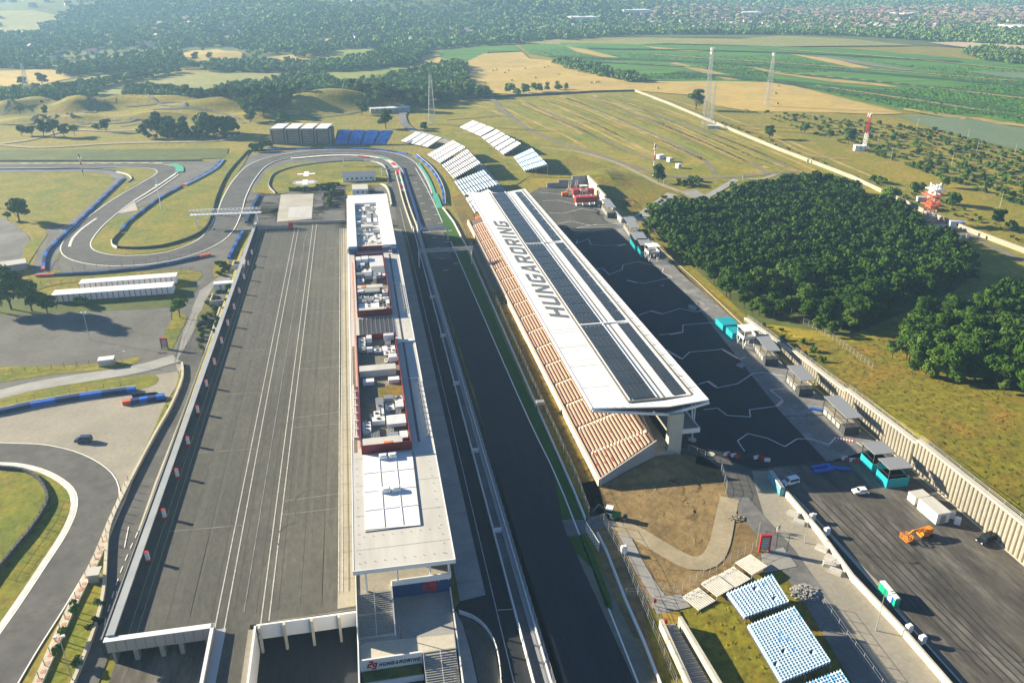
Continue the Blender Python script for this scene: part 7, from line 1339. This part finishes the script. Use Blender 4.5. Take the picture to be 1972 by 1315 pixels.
def scat(poly, sp, kinds, label, group, name='shrub', sc=(.8, 1.2), seed=3, trunk=False):
    q = random.Random(seed)
    for x, y in fill(poly, sp, seed=seed): tree(q.choice(kinds), (x, y, Hgt(x, y)), q.uniform(*sc), label, group, name, 'shrub' if name == 'shrub' else 'tree', trunk)
scat([(418, 545), (445, 548), (443, 590), (420, 640), (388, 690), (380, 650), (384, 610), (405, 570)], 3.6, ['bush'], 'leafy shrub on the bank between side road and parapet', 'shrubs on the bank by the parapet', sc=(.45, .85))
scat([(165, 1245), (192, 1160), (203, 1130), (198, 1175), (176, 1240), (150, 1300), (140, 1290)], 2.4, ['bush'], 'low shrub behind the curving concrete wall', 'shrubs at the bottom left', sc=(.5, .8))
scat([(418, 510), (440, 503), (442, 522), (436, 530), (414, 532)], 3.4, ['bush'], 'shrub on the grass patch beside the stairwell', 'shrubs beside the stairwell', sc=(.6, .9))
scat([(268, 262), (300, 252), (370, 255), (430, 252), (462, 258), (450, 268), (360, 268), (280, 270)], 7, ['bush', 'park'], 'shrub in the long hedge behind the circuit', 'long hedge behind the circuit', sc=(1.1, 1.7), seed=8)
scat([(1460, 616), (1530, 648), (1600, 700), (1560, 705), (1490, 655)], 6, ['bush'], 'low shrub on the grassy hill above the wall', 'shrubs on the hill', sc=(.5, .9), seed=9)
scat([(1275, 385), (1300, 372), (1225, 425), (1212, 430)], 4, ['bush'], 'shrub beside the paved ramp', 'shrubs by the ramps', sc=(.6, 1.), seed=10); scat([(1300, 350), (1330, 345), (1360, 352), (1350, 362), (1310, 366)], 6, ['bush'], 'dark shrub in the hollow by the two ramps', 'shrubs by the ramps', sc=(.9, 1.3), seed=12); scat([(1235, 432), (1300, 380), (1330, 388), (1300, 405), (1262, 440)], 5.5, ['bush'], 'shrub beside the paved ramp', 'shrubs by the ramps', sc=(.7, 1.2), seed=15)
# rows of wild shrubs beyond the wall
q = random.Random(17); nsh = 0
for k in range(13):
    for i in range(34):
        t = (i+q.uniform(-.4, .4))/34; px = 1440+k*36+t*560; py = 213+k*4.0+t*(195-k*4)
        if px > 1985 or q.random() < .34 or (px < 1640 and k < 1) or py > 232+(px-1440)*.42: continue
        if inside([(1725, 224), (1860, 228), (1972, 250), (2200, 290), (2200, 330), (1972, 292), (1880, 272), (1800, 250)], px, py) or nsh > 270: continue
        tree('bush', G(px, py), q.uniform(.9, 1.7), 'wild shrub in the rows beyond the boundary wall', 'shrub rows beyond the boundary wall', 'shrub', 'shrub', False); nsh += 1
lows = []
for k in range(15):
    for i in range(95):
        t = (i+q.uniform(-.4, .4))/95; px = 1436+k*33+t*600; py = 213+k*3.6+t*(205-k*4)
        if px > 2010 or math.sin(i*.9+k*2.1)+q.uniform(-.7, .7) < -.1 or py > 236+(px-1440)*.42 or inside([(1725, 224), (1860, 228), (1972, 250), (2200, 290), (2200, 330), (1972, 292), (1880, 272), (1800, 250)], px, py): continue
        p = G(px, py); lows.append((p.x, p.y, p.z, q.uniform(.6, 1.3), q.uniform(.35, .9), q.uniform(0, 6), q.randrange(4)))
for x, y in fill([(1680, 352), (1750, 372), (1860, 402), (1990, 470), (1990, 480), (1850, 420), (1740, 384)], 7, seed=88)+fill([(1300, 205), (1400, 248), (1520, 292), (1660, 345), (1650, 338), (1500, 278), (1400, 238)], 9, seed=89): lows.append((x, y, Hgt(x, y), q.uniform(.5, 1.1), q.uniform(.3, .8), q.uniform(0, 6), q.randrange(4)))
join_cloud('undergrowth', 'low scrub growing in ragged rows beyond the boundary wall', 'scrub', T_BUSH, lows, 'leaf_mid')
# belts of trees in the middle distance: the larger ones one by one
BELT = [
 [(235, 192), (250, 178), (300, 170), (350, 182), (400, 188), (440, 172), (480, 165), (520, 165), (560, 155), (600, 145), (640, 158), (655, 170), (690, 166), (720, 160), (760, 150), (800, 140), (850, 128), (880, 124), (900, 135), (902, 168), (925, 180), (905, 192), (860, 198), (830, 205), (795, 208), (760, 196), (720, 208), (690, 196), (640, 190), (560, 204), (510, 216), (480, 224), (462, 212), (400, 198), (300, 197)],
 [(0, 186), (40, 176), (100, 182), (190, 182), (192, 192), (130, 197), (0, 200), (-80, 196)],
 [(90, 176), (170, 168), (240, 151), (345, 138), (350, 142), (250, 158), (180, 176), (110, 184)],
 [(390, 138), (410, 122), (450, 124), (480, 130), (580, 132), (580, 140), (400, 142)],
 [(590, 140), (600, 128), (690, 122), (740, 108), (770, 96), (820, 98), (818, 110), (770, 128), (690, 138)],
 [(1850, 104), (1900, 96), (1972, 106), (2060, 120), (2060, 132), (1972, 128), (1880, 116)],
 [(1060, 124), (1090, 122), (1250, 160), (1210, 160), (1120, 142)],
 [(490, 222), (520, 205), (505, 235), (480, 238)], [(940, 184), (1000, 180), (1060, 176), (1090, 172), (1092, 175), (1000, 184)], [(900, 172), (920, 180), (948, 190), (930, 192), (900, 186)], [(560, 110), (600, 104), (640, 100), (640, 106), (560, 114)], [(0, 200), (60, 190), (65, 196), (0, 204)], [(110, 150), (200, 142), (280, 134), (360, 124), (350, 112), (250, 120), (130, 132)]]
mid = []
for bi, poly in enumerate(BELT):
    for x, y in fill(poly, 8.0, seed=20+bi): mid.append((x, y, bi))
mid.sort(key=lambda p: p[0]**2+p[1]**2); mrest = []
for i, (x, y, bi) in enumerate(mid):
    z = Hgt(x, y)
    if i < 280: tree(rnd.choice(['park', 'woodlight', 'park', 'bright']), (x, y, z), rnd.uniform(.9, 1.4), 'tree of the broad belt between the circuit and the hay fields', 'trees of the belt beyond the last corner', 'belt_tree')
    else: mrest.append((x, y, z-.5, rnd.uniform(.8, 1.45), rnd.uniform(.8, 1.4), rnd.uniform(0, 6), rnd.randrange(6)))
join_cloud('woodland', 'bushy tree belts dividing the far fields', 'wood', T_MID, mrest, 'canopy_far')
# far woodland sheet of trees
MEAD = [[G0(*p) for p in poly] for poly in [
 [(345, 112), (365, 96), (420, 94), (475, 108), (470, 118), (400, 132)], [(470, 124), (560, 106), (650, 100), (740, 94), (735, 108), (640, 124), (560, 126)], [(800, 126), (828, 98), (990, 88), (1260, 74), (1500, 72), (1640, 76), (1790, 84), (1972, 92), (2100, 104), (2300, 160), (1972, 160), (1100, 130)],
 [(-60, 30), (60, 20), (180, 20), (215, 30), (200, 46), (120, 54), (60, 70), (-60, 70)], [(640, 0), (700, 0), (1000, 8), (1125, 18), (1120, 24), (1000, 14), (700, 6)], [(-200, 136), (210, 134), (200, 200), (-200, 200)], [(890, 18), (960, 16), (965, 26), (915, 25)], [(465, 20), (505, 6), (555, 14), (530, 20)], [(262, 0), (405, 0), (340, 5)]]]
TOWN = [G0(*p) for p in [(1180, 52), (1250, 30), (1400, 22), (1620, 20), (2400, 22), (2500, 62), (1972, 64), (1700, 66), (1500, 62), (1300, 62)]]
VILL = [[G0(*p) for p in poly] for poly in [[(-60, 30), (200, 18), (240, 30), (180, 50), (60, 75), (-60, 80)], [(60, 95), (200, 70), (460, 40), (520, 60), (480, 85), (200, 110), (60, 130)], [(650, 48), (720, 38), (740, 50), (690, 60)], [(700, 70), (920, 64), (1180, 55), (1200, 66), (960, 76), (740, 92), (560, 98), (560, 88)]]]
q = random.Random(31); far = []; y = 930.
while y < 3900:
    s = 8.6*(y/1100)**.92; x = -.72*y-200
    while x < 1.02*y+200:
        a, b = x+q.uniform(-.45, .45)*s, y+q.uniform(-.45, .45)*s; x += s
        px, py = Ppx(a, b, Hgt(a, b))
        if not (-40 < px < 2010 and py > -25): continue
        lim = 128+(px < 600)*6 if px < 800 else max(72, 112-(px-800)*.1) if px < 1250 else 74+(px-1250)*.03
        if py > lim or any(inside(m_, a, b) for m_ in MEAD): continue
        tn = inside(TOWN, a, b); n_ = math.sin(a*.004+b*.002)*math.cos(b*.0045-a*.001)
        if (tn and q.random() < .22) or (not tn and n_ > .72 and q.random() < .75) or any(inside(m_, a, b) for m_ in VILL) and q.random() < .35: continue
        sc = s/8.2; far.append((a, b, Hgt(a, b)-.8, sc*q.uniform(.7, 1.25)*(.8 if tn else 1), sc**.6*q.uniform(.7, 1.35)*(.9 if tn else 1), q.uniform(0, 6), q.randrange(6)))
    y += s*.9
join_cloud('far_forest', 'hazy wooded hills and tree covered suburbs filling the distance', 'forest', T_FAR, far, 'canopy_far')
# orchard and vine rows in the green fields
rows = []; CF = [G0(*p) for p in [(1010, 92), (1080, 86), (1260, 90), (1500, 94), (1640, 98), (1780, 112), (2080, 140), (2080, 250), (1972, 240), (1890, 222), (1800, 222), (1720, 206), (1600, 180), (1500, 157), (1380, 156), (1240, 154), (1130, 123), (1020, 103)]]
NO = [[G0(*p) for p in z_] for z_ in [[(1550, 106), (1640, 116), (1780, 136), (1850, 141), (1740, 141), (1640, 126)], [(1300, 120), (1420, 148), (1445, 157), (1400, 157), (1285, 124)], [(1435, 130), (1560, 148), (1700, 162), (1740, 173), (1600, 163), (1480, 144)], [(1515, 106), (1600, 114), (1685, 134), (1640, 134), (1560, 118)], [(1085, 90), (1130, 96), (1205, 115), (1160, 114), (1110, 104)], [(1235, 90), (1320, 96), (1405, 99), (1330, 104), (1270, 100)]]]
dx_, dy_ = math.cos(-.62), math.sin(-.62); c0 = G0(1500, 130)
for r_ in range(-80, 80):
    for i in range(-210, 210):
        a = c0[0]+dx_*i*3.9-dy_*r_*8.5+q.uniform(-1, 1); b = c0[1]+dy_*i*3.9+dx_*r_*8.5+q.uniform(-.6, .6)
        if inside(CF, a, b) and math.sin(a*.013)*math.sin(b*.017+2) > -.2 and not any(inside(m_, a, b) for m_ in NO): rows.append((a, b, Hgt(a, b), q.uniform(.9, 1.3), q.uniform(.35, .6), q.uniform(0, 6), q.randrange(4)))
join_cloud('orchard_foliage', 'long rows of low green fruit bushes in the bright fields', 'orchard', T_BUSH, rows, 'leaf_orchard' if 'leaf_orchard' in MATS else (mat('leaf_orchard', (.035, .12, .004), (.07, .18, .008), .05, .9, fine=(.3, .3)), 'leaf_orchard')[1])
# dry tufts over the near rough ground
tf = []
for poly in ([(1453, 630), (1640, 665), (1880, 600), (1990, 900), (1990, 1010), (1764, 850), (1620, 742)], [(1330, 1170), (1395, 1150), (1500, 1315), (1400, 1315)], [(905, 440), (1000, 640), (1150, 925), (1120, 930), (960, 600), (900, 480)]):
    for x, y in fill(poly, 2.2, seed=77): tf.append((x, y, Hgt(x, y) if x > 100 else .1, q.uniform(.2, .5), q.uniform(.03, .1), q.uniform(0, 6), q.randrange(4)))
join_cloud('rough_grass', 'tufts of rough grass on the slopes and verges', 'grass', T_BUSH, tf, 'grass_olive')

# ------------------------------------------------------------------ houses of the towns, warehouses
mat('plaster', (.6, .55, .46), (.5, .46, .4), .01); mat('tile_red', (.22, .12, .085), (.17, .13, .11), .03); mat('tile_grey', (.22, .2, .19), (.3, .27, .25), .02)
def house_mb(w, d_, h):
    mb = MB(); mb.box(-w/2, w/2, -d_/2, d_/2, -2, h); mb.m = 1; mb.add([(-w/2-.5, -d_/2-.6, h-.2), (w/2+.5, -d_/2-.6, h-.2), (w/2+.5, d_/2+.6, h-.2), (-w/2-.5, d_/2+.6, h-.2), (-w/2-.5, 0, h+d_*.36), (w/2+.5, 0, h+d_*.36)], [(0, 1, 5, 4), (2, 3, 4, 5), (0, 4, 3), (1, 2, 5)]); return mb
protos = [house_mb(13, 9, 5).build('house', ['plaster', 'tile_red'], local=True), house_mb(11, 10, 6).build('house', ['plaster', 'tile_grey'], local=True), house_mb(16, 9, 4).build('house', ['metal_white', 'tile_red'], local=True)]
hp = []
for poly, n, g in [(TOWN, 900, 0), (VILL[0], 60, 1), (VILL[1], 70, 1), (VILL[2], 10, 1), (VILL[3], 60, 1)]:
    x0, x1 = min(p[0] for p in poly), max(p[0] for p in poly); y0, y1 = min(p[1] for p in poly), max(p[1] for p in poly); c = 0; k = 0
    while c < n and k < 40000:
        k += 1; a, b = q.uniform(x0, x1), q.uniform(y0, y1)
        if inside(poly, a, b):
            px = Ppx(a, b)[0]
            if -10 < px < 1985: hp.append((a, b, g)); c += 1
hp.sort(key=lambda p: math.hypot(p[0], p[1])); used = [0]*3; hrest = MB()
for i, (a, b, g) in enumerate(hp):
    sc = max(1., math.hypot(a, b)/1900)
    if i < 295:
        k = q.randrange(3); o = protos[k] if not used[k] else protos[k].copy()
        if used[k]: C.objects.link(o)
        used[k] = 1; o.location = (a, b, Hgt(a, b)+1.5); o.rotation_euler = (0, 0, q.uniform(0, 3.1)); o.scale = (sc,)*3; prop(o, ['small pale house with a pitched roof in the suburb on the right', 'small pale house with a pitched roof in the wooded villages'][g], 'house', ['houses of the suburb', 'houses of the wooded villages'][g])
    else:
        w, d_, h = 12*sc, 9*sc, 5*sc; z = Hgt(a, b)+1.5; r_ = q.uniform(0, 3.1); k = len(hrest.v); hrest.m = 0; t = house_mb(w, d_, h); ca, sa = math.cos(r_), math.sin(r_)
        hrest.v += [(x*ca-y*sa+a, x*sa+y*ca+b, zz+z) for x, y, zz in t.v]; hrest.f += [tuple(j+k for j in f) for f in t.f]; hrest.mi += t.mi
hrest.build('distant_houses', ['plaster', 'tile_red'], label='far suburb of tightly packed small houses', cat='houses', kind='stuff')
for i, (x, yy, w, lb) in enumerate([(1150, 6, 160, 'pale distant warehouse left of the others'), (1330, 3, 300, 'very long white warehouse on the horizon'), (1500, 5, 260, 'second long white warehouse on the horizon'), (1640, 2, 200, 'white warehouse behind the two long ones'), (1860, 15, 170, 'dark fronted long warehouse above the suburb'), (1925, 16, 90, 'white hall at the right end of the suburb'), (1440, 32, 60, 'pale hall inside the suburb'), (1220, 28, 70, 'white hall among trees left of the suburb'), (1745, 34, 60, 'ochre hall in the middle of the suburb'), (1120, 42, 60, 'lone white hall in the woods'), (1960, 60, 50, 'white shed near the pale field')]):
    p = G(x, yy); t = thing('warehouse', lb, 'warehouse', p); MB().cbox((0, 0, 0), (w, 60, 10)).build('wall', 'metal_white', t, local=True); MB().cbox((0, 0, 10), (w+2, 62, 1)).build('roof', 'roof_white', t, local=True)
MB().box(-8200, 8200, -330, 8300, -9, 127).build('haze', 'black', kind='stuff')
hz = bpy.data.objects['haze']; m = bpy.data.materials.new('haze'); m.use_nodes = True; n = m.node_tree; n.nodes.clear(); v = n.nodes.new('ShaderNodeVolumePrincipled'); v.inputs['Color'].default_value = (.4, .68, 1, 1); v.inputs['Density'].default_value = .00017; v.inputs['Anisotropy'].default_value = .2
n.links.new(v.outputs[0], n.nodes.new('ShaderNodeOutputMaterial').inputs['Volume']); hz.data.materials.clear(); hz.data.materials.append(m)
